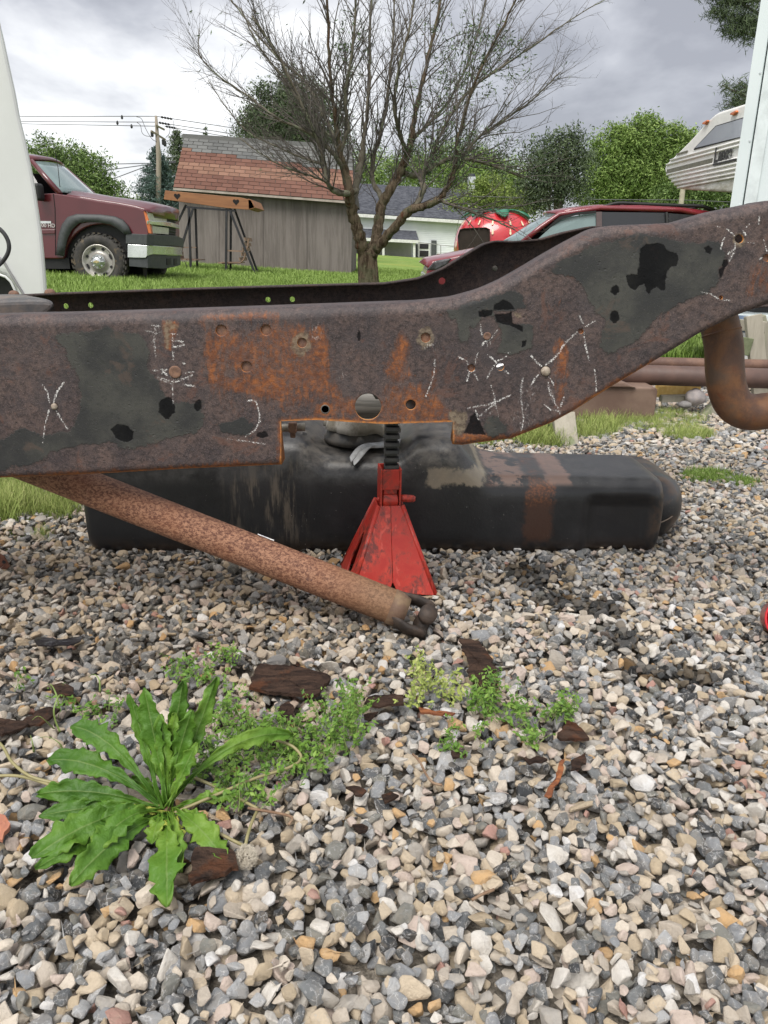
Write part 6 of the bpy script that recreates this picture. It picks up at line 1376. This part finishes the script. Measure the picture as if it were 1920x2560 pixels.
# ------------------------------------------------------------------ things lying behind the frame at right
m_pw = wmat('weathered_board', (.27, .25, .20), (.36, .33, .27), .9, scale=6, stretch=(3, 3, .3), bump=.4, c3=(.20, .22, .13), thr=.58)
SH2 = thing('sawhorse', 'grey weathered wooden sawhorse at the right edge beside white panels', 'sawhorse', (G(1900, 1000).x, G(1900, 1000).y, 0))
def lb(a, b, Ya, Yb, w1=.085, w2=.035, nm='leg', par=None, mat=None): MB().beam(P(*a, Ya), P(*b, Yb), w1, w2).build(nm, mat or m_pw, par or SH2, bevel=.003)
lb((1882, 788), (1903, 1000), 3.95, 3.9, .078); lb((1856, 925), (1764, 1055), 3.95, 3.6, .075); lb((1897, 792), (1925, 905), 4.15, 4.15, .06)
lb((1846, 812), (1912, 818), 4.05, 4.05, .055, .04, 'top_rail'); lb((1838, 862), (1876, 868), 3.92, 3.92, .085, .03, 'gusset', None, wmat('mossy_board', (.17, .19, .11), (.10, .12, .06), .9, scale=20, bump=.3))
MB().tube([P(1866, 790, 4.3), P(1858, 830, 4.3)], [.045, .05], 12).build('blue_cap', wmat('blue_grey_plastic', (.09, .13, .20), None, .6), SH2, True)
SH3 = thing('sawhorse', 'weathered wooden sawhorse leg behind the long black tank', 'sawhorse', (G(1420, 1110).x, 3.1, 0))
MB().beam(P(1408, 1035, 3.05), P(1418, 1125, 2.95), .085, .04).build('leg', m_pw, SH3, bevel=.004); MB().beam(P(1395, 960, 3.12), P(1405, 1035, 3.05), .085, .04).build('leg', m_pw, SH3, bevel=.004); MB().beam(P(1200, 960, 3.15), P(1440, 955, 3.15), .09, .045).build('top_rail', m_pw, SH3)
MB().beam(P(1180, 960, 3.2), P(1170, 1110, 3.1), .085, .04).build('leg', m_pw, SH3)
m_pipe = wmat('brown_steel_pipe', (.115, .066, .052), (.080, .048, .040), .6, scale=8, bump=.15, c3=(.16, .08, .05))
def pipe(a, b, Y0, Y1, r, label, mat=m_pipe):
    T = thing('steel_pipe', label, 'pipe', (P(*b, Y1).x, Y1, 0)); A_, B_ = P(*a, Y0), P(*b, Y1); d = (B_-A_).normalized()
    MB().tube([A_, B_], r, 28).build('tube', mat, T, True); MB().tube([B_, B_+d*.05], [r*1.02, r*.7], 24).build('end_fitting', m_plug, T, True); MB().tube([A_-d*.05, A_], [r*.7, r*1.02], 24).build('end_fitting', m_plug, T, True)
pipe((1350, 930), (2300, 957), 3.62, 3.62, .046, 'thick brown steel pipe lying level behind the hanging exhaust')
pipe((1450, 903), (2300, 922), 3.85, 3.85, .028, 'thinner rusty pipe lying behind the thick brown pipe', wmat('rusty_thin_pipe', (.17, .095, .065), (.11, .06, .045), .7, scale=14, bump=.3))
for px in (1500, 2150):
    q = P(px, 950, 3.74); o = MB().box((q.x, 3.74, (q.z-.06)/2-.01), (.09, .38, q.z-.055)).build('wood_block', m_pw, None, bevel=.004); tag(o, 'short wooden block under the '+('left' if px < 2000 else 'right')+' end of the brown pipes', 'wood block')
BM = thing('steel_beam', 'rusty hollow box beam lying in the weeds left of the yellow brush', 'steel beam', (.9, 3.45, 0))
m_beam = wmat('pale_rusty_beam', (.20, .135, .10), (.13, .080, .060), .75, scale=5, bump=.2, c3=(.06, .03, .025), thr=.64)
bx = [P(1250, 1000, 3.4), P(1420, 966, 3.4), P(1560, 956, 3.45), P(1600, 962, 3.45), P(1642, 968, 3.45)]; z1 = P(1600, 968, 3.45).z
b0 = P(1642, 1000, 3.45); mb = MB(); mb.prism([(b0.x-1.25, 3.40, 0.0), (b0.x, 3.45, .0), (b0.x, 3.45, z1-.012), (b0.x-.012, 3.45, z1), (b0.x-1.25, 3.40, z1)], (0, .16, 0)); mb.build('beam_body', m_beam, BM, bevel=.012, seg=3)
MB().prism([(b0.x-.75, 3.41, z1), (b0.x-.10, 3.43, z1), (b0.x-.16, 3.43, z1+.022), (b0.x-.28, 3.43, z1+.035), (b0.x-.7, 3.41, z1+.035)], (0, .12, 0)).build('top_plate', m_beam, BM, bevel=.006)
BR = thing('push_broom', 'yellow bristled broom head lying by the round grey rock', 'broom', (P(1690, 985, 3.75).x, 3.75, 0))
a, b = P(1646, 977, 3.7), P(1748, 976, 3.7); mb = MB()
for i in range(150):
    u = i/149; p = a.lerp(b, u)
    for j in range(4): mb.beam(p+Vector((0, j*.014, -.028)), p+Vector((random.gauss(0, .003), j*.014-.004, .022+random.gauss(0, .002))), .0035, .006)
o = mb.build('bristles', wmat('yellow_bristle', (.78, .52, .17), (.86, .62, .24), .7, scale=60, bump=0), BR); o['kind'] = 'stuff'
MB().beam(P(1652, 996, 3.68), P(1730, 994, 3.68), .03, .05).build('broom_block', m_pw, BR)
def rock(name, px, py, Y, r, mat, label, sq=(1, .8, .75), seed=1):
    me = MB(); bm = bmesh.new(); bmesh.ops.create_icosphere(bm, subdivisions=3, radius=1)
    for v in bm.verts: k = 1+.16*mnoise.noise(v.co*1.6+Vector((seed, 0, 0))); v.co = Vector((v.co.x*sq[0], v.co.y*sq[1], v.co.z*sq[2]))*k*r
    m_ = bpy.data.meshes.new(name); bm.to_mesh(m_); bm.free(); m_.materials.append(mat); m_.polygons.foreach_set('use_smooth', [True]*len(m_.polygons)); o = link(bpy.data.objects.new(name, m_)); o.location = P(px, py, Y); return tag(o, label, 'rock')
rock('rock', 1738, 993, 3.62, .047, wmat('grey_pink_rock', (.34, .30, .29), (.26, .24, .24), .8, scale=30, bump=.3), 'rounded grey rock between the yellow broom and the sawhorse leg', (1, .8, .85))
rock('rock', 1712, 1012, 3.5, .030, wmat('dark_grey_rock', (.14, .13, .13), (.2, .19, .18), .8, scale=30, bump=.3), 'dark low rock just below the rounded grey rock', (1, .8, .55), 4)

# rusty bracket at left edge, red cup at right edge, glossy black plate
BK = thing('bracket', 'rusty bracket with a bolt hole standing at the left edge', 'bracket', (G(0, 1425).x, G(0, 1425).y, 0))
gb = G(6, 1425); pl = [(-70, 1345), (-8, 1382), (8, 1392), (18, 1408), (23, 1418), (16, 1424), (0, 1430), (-70, 1450)]
MB().prism([P(x, y, gb.y) for x, y in pl], (0, .006, 0)).build('plate', wmat('rust_bracket', (.17, .065, .035), (.11, .045, .03), .8, scale=40, bump=.4), BK, bevel=.001)
MB().lathe([(.004, -.001), (.004, .0005), (.0001, .0005)], P(10, 1405, gb.y-.001), 10, 'Y').build('bolt_hole', M_BLACK, BK)
g = G(1945, 1560, .03); m_rp = wmat('red_plastic', (.62, .018, .028), None, .3, bump=0)
CU = thing('red_cup', 'bright red plastic cup lying on the gravel at the right edge', 'cup', (g.x, g.y, 0))
Rt = Euler((math.radians(62), math.radians(-35), 0)).to_matrix()
MB().lathe([(.036, -.05), (.044, .05), (.0465, .05), (.0465, .056), (.043, .056), (.042, .05), (.034, -.047), (.0001, -.047)], g+Vector((.012, .0, .012)), 32, 'Z', Rt).build('cup_body', m_rp, CU, True)
def slab(px_poly, label, cat, mat, th=.006, z=.018, warp=.004, name='rust_flake', lift=0, seed=0):
    r = random.Random(seed); pts = []
    n = len(px_poly)
    for i in range(n):
        a = Vector(G(*px_poly[i], z)); b = Vector(G(*px_poly[(i+1) % n], z)); m = max(1, int((b-a).length/.007))
        for k in range(m): p = a.lerp(b, k/m); pts.append(p+Vector((r.gauss(0, .0017), r.gauss(0, .0017), 0)))
    c = sum(pts, Vector())/len(pts)
    def h(p): return warp*math.sin((p.x-c.x)*38+seed)+warp*.6*math.sin((p.y-c.y)*50+seed)+lift*(p.y-c.y)
    mb = MB(); n = len(pts); rings = []
    for s, zo in ((0, th), (1, th)):
        pass
    top = []; K_ = 5
    for k in range(K_+1):
        s = 1-k/K_*.98; top.append([c.lerp(p, s)+Vector((0, 0, h(c.lerp(p, s))+th*.65+r.gauss(0, .0005))) for p in pts])
    bot = [p+Vector((0, 0, h(p))) for p in pts]
    mb.loft([bot]+top, True, True); o = mb.build(name, mat, None, False); smooth_sharp(o, 40); return tag(o, label, cat)
m_flk, t = newmat('layered_rust_scale'); oc = t.coord(); a = t.noise(45, 6, .7, t.mapping(oc, (.5, 1.6, 1)), .5); b = t.noise(190, 4, .65, oc); c = t.noise(18, 4, .6, oc)
col = t.mix(t.sm(a, .35, .65), (.020, .013, .011), (.070, .042, .030)); col = t.mix(t.math('MULTIPLY', t.sm(c, .55, .66), .55), col, (.12, .045, .02)); t.out(col, .8, 0, t.bump(t.math('ADD', a, t.math('MULTIPLY', b, .5)), 1.0, .008), .15)
m_flk2, t = newmat('orange_rust_scale'); oc = t.coord(); a = t.noise(60, 6, .7, t.mapping(oc, (.4, 2, 1)), .5); col = t.mix(t.sm(a, .35, .65), (.13, .045, .022), (.30, .11, .04)); t.out(col, .7, 0, t.bump(a, .7, .004), .3)
FL = [([(650, 1662), (732, 1674), (828, 1700), (812, 1722), (788, 1750), (679, 1731), (621, 1717)], 'largest dark rust scale slab, below the drive shaft end', m_flk, .009, .020, .003, 0),
 ([(907, 1765), (926, 1745), (1005, 1747), (1008, 1768), (945, 1772)], 'thin dark rust flake just right of the largest slab', m_flk, .006, .020, .002, 1),
 ([(1142, 1601), (1170, 1603), (1199, 1607), (1215, 1626), (1229, 1646), (1240, 1680), (1250, 1720), (1183, 1724), (1172, 1690), (1169, 1658), (1155, 1625)], 'curved brown rusty strip standing up from the weeds right of centre', m_flk, .004, .024, .003, 2),
 ([(1392, 1851), (1419, 1800), (1440, 1812), (1473, 1848), (1464, 1856), (1401, 1856)], 'triangular dark rust flake right of the weeds', m_flk, .008, .020, .002, 3),
 ([(488, 2129), (535, 2126), (580, 2133), (596, 2173), (535, 2196), (473, 2215), (478, 2170)], 'brown rust slab under the dandelion leaves', m_flk, .010, .024, .001, 4),
 ([(-30, 1790), (0, 1797), (52, 1805), (72, 1814), (41, 1829), (0, 1838), (-30, 1840)], 'grey brown rust flake at the left edge above the dandelion', m_flk, .007, .020, .002, 5),
 ([(56, 1799), (91, 1784), (130, 1771), (148, 1782), (122, 1801), (98, 1812), (70, 1812)], 'dark flake beside the one at the left edge', m_flk, .006, .020, .003, 6),
 ([(1362, 1990), (1376, 1965), (1395, 1940), (1400, 1908), (1409, 1905), (1408, 1938), (1395, 1962), (1372, 1998)], 'narrow orange rust strip at right of centre', m_flk2, .004, .026, .002, 7),
 ([(1045, 1776), (1090, 1783), (1136, 1787), (1138, 1793), (1090, 1793), (1048, 1784)], 'long thin orange rust sliver under the weeds', m_flk2, .004, .022, .001, 8),
 ([(130, 1720), (150, 1714), (180, 1718), (187, 1738), (160, 1748), (134, 1740)], 'small dark flake above the grass blades at left', m_flk, .005, .020, .002, 9),
 ([(912, 1788), (930, 1780), (947, 1779), (940, 1792), (920, 1802), (912, 1800)], 'small leaf shaped rust flake below the thin dark flake', m_flk, .004, .022, .001, 10),
 ([(868, 1968), (882, 1962), (903, 1968), (915, 1978), (908, 1986), (886, 1988)], 'dark rust flake among the stones right of the dandelion stalks', m_flk, .005, .020, .002, 11),
 ([(958, 1988), (980, 1982), (994, 1992), (985, 2003), (964, 2004)], 'brown flake right of the dark flake by the dandelion stalks', m_flk, .005, .020, .002, 12),
 ([(1310, 1902), (1340, 1898), (1368, 1903), (1356, 1910), (1320, 1911)], 'flat dark flake above the orange strip', m_flk, .005, .022, .001, 13),
 ([(1125, 1885), (1165, 1890), (1168, 1902), (1130, 1902)], 'small dark flake below the right weeds', m_flk, .005, .020, .002, 14),
 ([(880, 2070), (905, 2066), (920, 2074), (912, 2082), (888, 2083)], 'brown flake low in the gravel right of the seed head', m_flk, .005, .020, .002, 15),
 ([(1430, 1905), (1455, 1890), (1462, 1880), (1466, 1900), (1445, 1925), (1428, 1930)], 'reddish brown flake right of the orange strip', m_flk, .004, .022, .002, 16),
 ([(0, 2040), (22, 2048), (24, 2075), (5, 2100), (-20, 2100), (-20, 2040)], 'terracotta coloured chip at the left edge beside the dandelion', wmat('terracotta', (.42, .17, .10), (.34, .14, .09), .8, scale=50), .008, .018, .001, 17),
 ([(700, 1765), (725, 1755), (738, 1775), (730, 1800), (705, 1806), (690, 1790)], 'rust flake half hidden in the chickweed', m_flk, .005, .018, .002, 18)]
for pl, lab, m_, th, z, wp, sd2 in FL: slab(pl, lab, 'rust flake', m_, th, z, wp, seed=sd2)
slab([(84, 1608), (93, 1599), (113, 1597), (140, 1601), (170, 1597), (198, 1589), (209, 1586), (200, 1600), (187, 1608), (160, 1616), (130, 1621), (98, 1621)], 'glossy black curved plate lying on the gravel at left', 'plate', wmat('glossy_black_plate', (.016, .014, .016), (.03, .027, .027), .18, scale=20, bump=.05), .004, .022, .003, 'black_plate', seed=3)
M_STICK = wmat('dry_stick', (.17, .10, .06), (.25, .17, .11), .85, scale=60, bump=.3)
for pts, lab in (([(1032, 1885), (1050, 1905), (1062, 1930), (1080, 1955), (1105, 1963)], 'thin dry stick lying between stones below the weeds'), ([(1180, 2250), (1205, 2236), (1235, 2224)], 'short rusty twig low in the gravel'), ([(620, 1120+900), (724, 2040), (722, 2062)], 'red brown pine needle between stones')):
    tag(MB().tube(crv([G(x, y, .026) for x, y in pts], 4), .0018, 6).build('dry_stick', M_STICK, None, True), lab, 'stick')

# ------------------------------------------------------------------ dandelion
m_dl, t = newmat('dandelion_leaf'); tn = t.attr('tint'); mr = t.attr('rib'); oc = t.coord(); n_ = t.noise(60, 4, .6, oc); n2_ = t.noise(14, 3, .6, oc)
col = t.ramp(t.math('ADD', tn, t.math('MULTIPLY', t.math('SUBTRACT', n_, .5), .5)), [(0, (.022, .072, .008)), (.45, (.065, .150, .014)), (.8, (.13, .22, .028)), (1.0, (.28, .30, .05))])
col = t.mix(t.math('MULTIPLY', t.sm(mr, .82, 1.0), .5), col, (.16, .22, .07)); 
vn = t.math('ADD', n_, t.math('MULTIPLY', mr, .5)); t.out(col, .52, 0, t.bump(t.math('ADD', t.math('MULTIPLY', n2_, 2.5), vn), .6, .008), .3, subs=None)
DN = thing('dandelion', 'large green dandelion rosette growing in the gravel at lower left', 'dandelion', G(417, 2031, 0))
rl_ = random.Random(5)
def leaf(base, tip, w, arch, tint, twist=0.0, lobes=9, droop=0, jag=.35, narrow=.28, side=None, z2=None):
    b = Vector(G(*base, .012)); e = Vector(G(tip[0], tip[1], tip[2])); L = (e-b).length; mid = (b+e)/2+Vector((0, 0, arch)); n = 34; pts = []
    for i in range(n+1):
        s = i/n; p = b*(1-s)**2+mid*2*s*(1-s)+e*s*s; p.z -= droop*s**4; pts.append(p)
    V = []; F = []; tv = []; rb = []; ph = rl_.random()*6; view = Vector((0, -.75, .66))
    for i, p in enumerate(pts):
        s = i/n; T_ = (pts[min(i+1, n)]-pts[max(i-1, 0)]).normalized(); sd = side or T_.cross(view); sd = (sd-T_*sd.dot(T_)).normalized(); nm = sd.cross(T_).normalized()
        sd = (sd*math.cos(twist*s)+nm*math.sin(twist*s)).normalized(); nm = sd.cross(T_).normalized(); nm = nm if nm.dot(view) > 0 else -nm
        env = (narrow*.22+(1-narrow*.22)*min(1, max(0, (s-.22)/.42))**1.1)*max(0.0, 1-max(0, (s-.72)/.28)**2.2)
        for sg in (-1, 1):
            saw = (s*lobes+ph+(.3 if sg > 0 else 0)) % 1.0; lob = 1-jag*(saw**1.5)*(1 if s < .93 else 0); 
            half = w*.86*env*lob*(1+.16*math.sin(s*61+ph*3)*(1 if s > .25 else 0))+.0018
            for k, q in enumerate((0, .35, .7, 1.0)):
                if sg > 0 and k == 0: continue
                cup = .16*w*q*q - .0035*math.sin(s*26+ph+q*3)*q - (0.10*w*math.sin(s*13+ph*2+sg)*q*q)
                V.append(p+sd*sg*half*q+nm*cup+T_*(-.35*half*q*(jag*saw))); tv.append(tint+.15*(q-.3)+.1*math.sin(s*9+ph)); rb.append(1.0 if q == 0 else (.35 if q < .4 else 0))
    # row layout: L: c, .35,.7,1 ; R: .35,.7,1
    for i in range(n):
        a = i*7; c_ = (i+1)*7
        for u, v_ in ((3, 2), (2, 1), (1, 0), (0, 4), (4, 5), (5, 6)): F.append((a+u, a+v_, c_+v_, c_+u))
    me = bpy.data.meshes.new('leaf'); me.from_pydata([tuple(v) for v in V], [], F)
    for nm_, arr in (('tint', tv), ('rib', rb)): at = me.attributes.new(nm_, 'FLOAT', 'POINT'); at.data.foreach_set('value', np.array(arr, dtype=np.float32))
    me.materials.append(m_dl); me.polygons.foreach_set('use_smooth', [True]*len(me.polygons)); o = link(bpy.data.objects.new('leaf', me)); setpar(o, DN)
    md = o.modifiers.new('solid', 'SOLIDIFY'); md.thickness = .0006
B_ = (417, 2031)
for args in [((360, 1719, .165), .018, .01, .35), ((458, 1701, .170), .0135, .012, .25), ((542, 1691, .165), .0125, .0, .45), ((400, 1785, .135), .012, .01, .5), ((438, 1782, .135), .012, .008, .5), ((480, 1775, .14), .014, .01, .4), ((323, 1735, .15), .008, .01, .4),
   ((178, 1815, .085), .020, .055, .3), ((120, 1900, .05), .020, .05, .22), ((93, 1985, .04), .017, .03, .25), ((97, 2041, .025), .013, .02, .3), ((80, 2146, .022), .0235, .035, .35), ((88, 2172, .018), .014, .02, .3), ((175, 2214, .022), .021, .035, .35), ((228, 2140, .030), .017, .045, .45),
   ((418, 2268, .020), .0235, .030, .50), ((451, 2182, .022), .0115, .03, .62), ((434, 2150, .018), .017, .02, .85), ((565, 2153, .022), .0185, .03, .6), ((492, 1856, .10), .011, .005, .55), ((732, 1838, .055), .0125, .075, .55), ((305, 2032, .03), .007, .01, .95), ((181, 2052, .02), .012, .02, .4), ((330, 1950, .03), .010, .02, .4), ((250, 2050, .035), .010, .02, .3), ((520, 2060, .018), .009, .012, .6), ((600, 1990, .02), .010, .015, .6), ((380, 2110, .02), .012, .02, .65)]:
    (tip, w_, ar, ti) = args
    leaf((B_[0]+rl_.uniform(-12, 16), B_[1]+rl_.uniform(-12, 8)), tip, w_, ar, ti, twist=rl_.uniform(-.5, .5), lobes=rl_.choice([6, 7, 8, 10]), jag=rl_.uniform(.25, .5), side=Vector((1, .1, 0)) if tip[2] > .12 else None)
MB().tube([G(425, 2040, -.01), G(418, 2031, .012), G(418, 2020, .022)], [.010, .009, .003], 10).build('crown_base', wmat('dandelion_crown', (.10, .045, .035), (.16, .09, .04), .7, scale=80), DN, True)
m_stk = wmat('dandelion_stalk', (.28, .24, .12), (.22, .20, .09), .5, scale=40, bump=0)
for pts in ([(-20, 1840, .05), (8, 1868, .05), (30, 1905, .045), (75, 1940, .04), (140, 1958, .035), (200, 1968, .03), (400, 2015, .02)], [(-20, 1940, .03), (45, 1940, .035), (110, 1957, .035), (180, 1985, .03), (400, 2025, .02)], [(430, 2035, .02), (575, 1972, .03), (640, 1945, .03), (720, 1920, .03), (752, 1897, .035), (742, 1875, .04), (715, 1858, .045), (660, 1846, .05), (600, 1848, .05), (560, 1856, .05)], [(425, 1925, .04), (500, 1950, .03), (575, 1985, .02), (645, 2022, .018)], [(440, 2030, .02), (500, 2060, .03), (545, 2082, .028), (590, 2105, .02), (614, 2116, .022)], [(646, 2022, .02), (632, 2050, .028), (620, 2085, .028), (614, 2112, .022)]):
    MB().tube(crv([G(*p) for p in pts], 6), .0021, 8).build('flower_stalk', m_stk, DN, True)
mb = MB(); hc = Vector(G(616, 2142, .022))
for k in range(520):
    d = Vector((rl_.gauss(0, 1), rl_.gauss(0, 1), rl_.gauss(0, 1))).normalized(); r = .013*rl_.uniform(.6, 1.1); e = hc+d*r; mb.tube([hc, e], [.00025, .00018], 3, False)
    o1 = d.orthogonal().normalized(); o2 = d.cross(o1)
    for q in range(3): a = rl_.random()*6.28; mb.tube([e, e+(o1*math.cos(a)+o2*math.sin(a))*.0035+d*.001], [.00022, .00012], 3, False)
o = mb.build('seed_head', wmat('seed_fluff', (.62, .56, .46), None, .9, bump=0), DN); 

# ------------------------------------------------------------------ chickweed and small weeds
m_cw1 = leaf_mat('chickweed_leaf', (.045, .105, .016), (.105, .20, .026), (.20, .30, .06), .5); m_cs = wmat('weed_stem', (.20, .27, .08), (.15, .22, .05), .6, bump=0); m_pw2 = leaf_mat('pale_weed_leaf', (.16, .20, .04), (.27, .32, .08), (.42, .44, .17), .6)
def weed(label, areas, n, mat, hgt=(.015, .055), size=.0052, seed=1, name='chickweed', cat='weed', lean=.6, stems=True):
    r = random.Random(seed); cs_, ns_, ts_, st = [], [], [], MB()
    cx_, cy_ = areas[0][0], areas[0][1]; T = thing(name, label, cat, G(cx_, cy_, 0))
    for cx_, cy_, rx_, ry_, wgt in areas:
        for k in range(int(n*wgt)):
            a = r.random()*6.28; q = r.random()**.6; b = Vector(G(cx_+rx_*q*math.cos(a), cy_+ry_*q*math.sin(a), .012)); h = r.uniform(*hgt)
            d = Vector((r.gauss(0, lean), r.gauss(0, lean), 1)).normalized(); e = b+d*h; m_ = b.lerp(e, .5)+Vector((r.gauss(0, .004), r.gauss(0, .004), 0)); st.tube([b, m_, e], [.0007, .0006, .0004], 3, False)
            nl = int(h/.009)+1; tb = r.random()*.5
            for i in range(nl):
                p = b.lerp(e, (i+1)/nl)
                for s2 in (0, 1):
                    an = r.random()*6.28; cs_.append((p.x+math.cos(an)*size*.8, p.y+math.sin(an)*size*.8, p.z+r.gauss(0, .001))); ns_.append((math.cos(an)*.5+r.gauss(0, .3), math.sin(an)*.5+r.gauss(0, .3)-.3, 1)); ts_.append(min(1, tb+r.random()*.5))
    o = setpar(link(bpy.data.objects.new('leaves', leaf_mesh('leaves', mat, np.array(cs_), np.array(ns_), size*(.55+.9*rng.random(len(cs_))), np.array(ts_), .95))), T); o['kind'] = 'stuff'
    o = st.build('stems', m_cs, T, fix=False); o['kind'] = 'stuff'
weed('leafy green chickweed mat right of the dandelion', [(690, 1870, 110, 62, 1.0), (600, 1830, 70, 60, .4), (770, 1890, 70, 60, .6), (560, 1930, 60, 55, .4), (560, 1780, 90, 60, .25), (600, 2010, 80, 22, .2), (500, 1900, 90, 90, .3), (650, 1960, 110, 40, .3)], 95, m_cw1, (.010, .040), .0041, 2)
weed('airy upright chickweed at the right end of the mat', [(850, 1830, 50, 70, 1.0), (870, 1790, 40, 50, .4)], 42, m_cw1, (.03, .08), .0038, 3, lean=.4)
weed('bright green weed tuft in front of the curved rusty strip', [(1210, 1760, 42, 40, 1.0), (1230, 1730, 14, 55, .4), (1290, 1800, 50, 34, .7), (1330, 1850, 36, 26, .4)], 34, m_cw1, (.012, .05), .0043, 4)
weed('pale yellow green weed left of the bright tuft', [(1100, 1745, 60, 34, 1.0), (1060, 1690, 30, 34, .5), (1030, 1760, 30, 20, .3)], 34, m_pw2, (.015, .045), .0042, 5)
weed('thin sprawling weed right of the bright tuft', [(1390, 1790, 50, 24, 1.0), (1150, 1860, 60, 50, .6)], 34, m_cw1, (.012, .04), .0040, 6)
weed('small weeds above the dandelion among the stones', [(480, 1690, 60, 40, 1.0), (240, 1790, 60, 40, .5), (160, 1760, 40, 40, .2), (560, 1650, 40, 30, .5), (50, 1720, 40, 20, .1)], 40, m_cw1, (.01, .035), .0042, 7)
# grass: protos and patches
grass_coll = bpy.data.collections.new('grass_kinds'); wg_coll = bpy.data.collections.new('weed_grass_kinds')
def tuft(seed, h, w, n, mat, spread, coll):
    r = random.Random(seed); V = []; F = []; tv = []
    for k in range(n):
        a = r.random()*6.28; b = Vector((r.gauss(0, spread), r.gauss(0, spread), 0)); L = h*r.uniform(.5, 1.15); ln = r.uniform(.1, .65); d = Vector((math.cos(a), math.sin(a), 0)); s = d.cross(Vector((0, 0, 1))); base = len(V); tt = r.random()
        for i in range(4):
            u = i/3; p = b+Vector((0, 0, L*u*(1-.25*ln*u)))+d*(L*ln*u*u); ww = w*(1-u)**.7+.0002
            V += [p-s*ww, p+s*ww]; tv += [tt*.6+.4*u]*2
        for i in range(3): F.append((base+2*i, base+2*i+1, base+2*i+3, base+2*i+2))
    me = bpy.data.meshes.new('tuft'); me.from_pydata([tuple(v) for v in V], [], F); at = me.attributes.new('tint', 'FLOAT', 'POINT'); at.data.foreach_set('value', np.array(tv, dtype=np.float32)); me.materials.append(mat); coll.objects.link(bpy.data.objects.new('tuft', me))
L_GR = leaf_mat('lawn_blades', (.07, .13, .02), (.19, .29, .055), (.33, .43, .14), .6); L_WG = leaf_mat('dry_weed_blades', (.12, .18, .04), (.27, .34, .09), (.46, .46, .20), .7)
for k in range(8): tuft(k, .085, .0035, 26, L_GR, .045, grass_coll)
for k in range(8): tuft(50+k, .085, .0011, 30, L_WG, .028, wg_coll)
pts = []
rg_ = random.Random(9)
for k in range(46000):
    y = 6+ (rg_.random()**1.3)*24; x = rg_.uniform(-.62, .52)*y*1.05
    pts.append((x, y, gz(x, y)-.012, 0, 0, rg_.random()*6.28, rg_.uniform(.6, 1.2)*(1+.03*(y-6)), rg_.randrange(8)))
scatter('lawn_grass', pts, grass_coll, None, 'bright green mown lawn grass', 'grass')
pts = []
def patch(px, py, rx, ry, n, sc0, sc1):
    for k in range(n):
        a = rg_.random()*6.28; q = rg_.random()**.55; g = G(px+rx*q*math.cos(a), py+ry*q*math.sin(a), 0); 
        if .2 < g.y < 9: pts.append((g.x, g.y, gz(g.x, g.y)-.004, rg_.gauss(0, .15), rg_.gauss(0, .15), rg_.random()*6.28, rg_.uniform(sc0, sc1), rg_.randrange(8)))
patch(1640, 1055, 120, 26, 260, .25, .6); patch(1530, 1040, 90, 30, 130, .4, .9); patch(1480, 1080, 60, 18, 100, .4, .8); patch(1720, 1090, 60, 12, 130, .3, .6); patch(1360, 1095, 80, 22, 200, .4, .9); patch(1200, 1100, 60, 14, 120, .4, .8); patch(1560, 1015, 50, 14, 60, .5, .9)
patch(60, 1235, 90, 45, 480, .25, .5); patch(150, 1265, 60, 28, 120, .3, .6); patch(10, 1270, 60, 30, 160, .4, .8); patch(-100, 1240, 120, 60, 300, .3, .6); patch(110, 1340, 30, 18, 8, .2, .4); patch(820, 1062, 60, 12, 160, .5, 1.0)
scatter('weed_grass', pts, wg_coll, None, 'pale weedy grass growing at the edges of the gravel', 'grass')
pts = []
patch(1770, 1192, 60, 13, 260, .16, .34); patch(1850, 1205, 40, 8, 90, .15, .3)
scatter('moss_weed', pts, grass_coll, None, 'low dark green weed strip on the gravel right of the tank', 'ground weed')
m_gb = leaf_mat('grass_blade', (.08, .18, .03), (.18, .30, .06), (.30, .42, .12), .5)
GB = thing('grass_sprig', 'few thin curled grass blades on the stones left above the dandelion', 'grass sprig', G(150, 1800, 0))
for bl in ([(150, 1830, .01), (138, 1800, .03), (135, 1770, .05), (148, 1738, .06), (162, 1742, .05), (165, 1780, .02)], [(135, 1822, .01), (112, 1800, .04), (95, 1790, .05), (80, 1800, .04)], [(150, 1775, .02), (140, 1735, .045), (128, 1712, .05), (115, 1710, .05)], [(250, 1730, .01), (248, 1700, .03), (235, 1685, .035), (222, 1692, .03)], [(160, 1890, .01), (150, 1860, .035), (120, 1842, .045), (95, 1845, .04)], [(85, 1880, .01), (82, 1860, .03), (76, 1838, .04)]):
    c_ = crv([G(*p) for p in bl], 5); rows = [[p+Vector((-w_, 0, 0)), p+Vector((0, 0, -.0006)), p+Vector((w_, 0, 0))] for p, w_ in zip(c_, np.linspace(.0017, .0003, len(c_)))]
    me_o = MB().grid(rows).build('blade', m_cs, GB, True, solid=.0003)
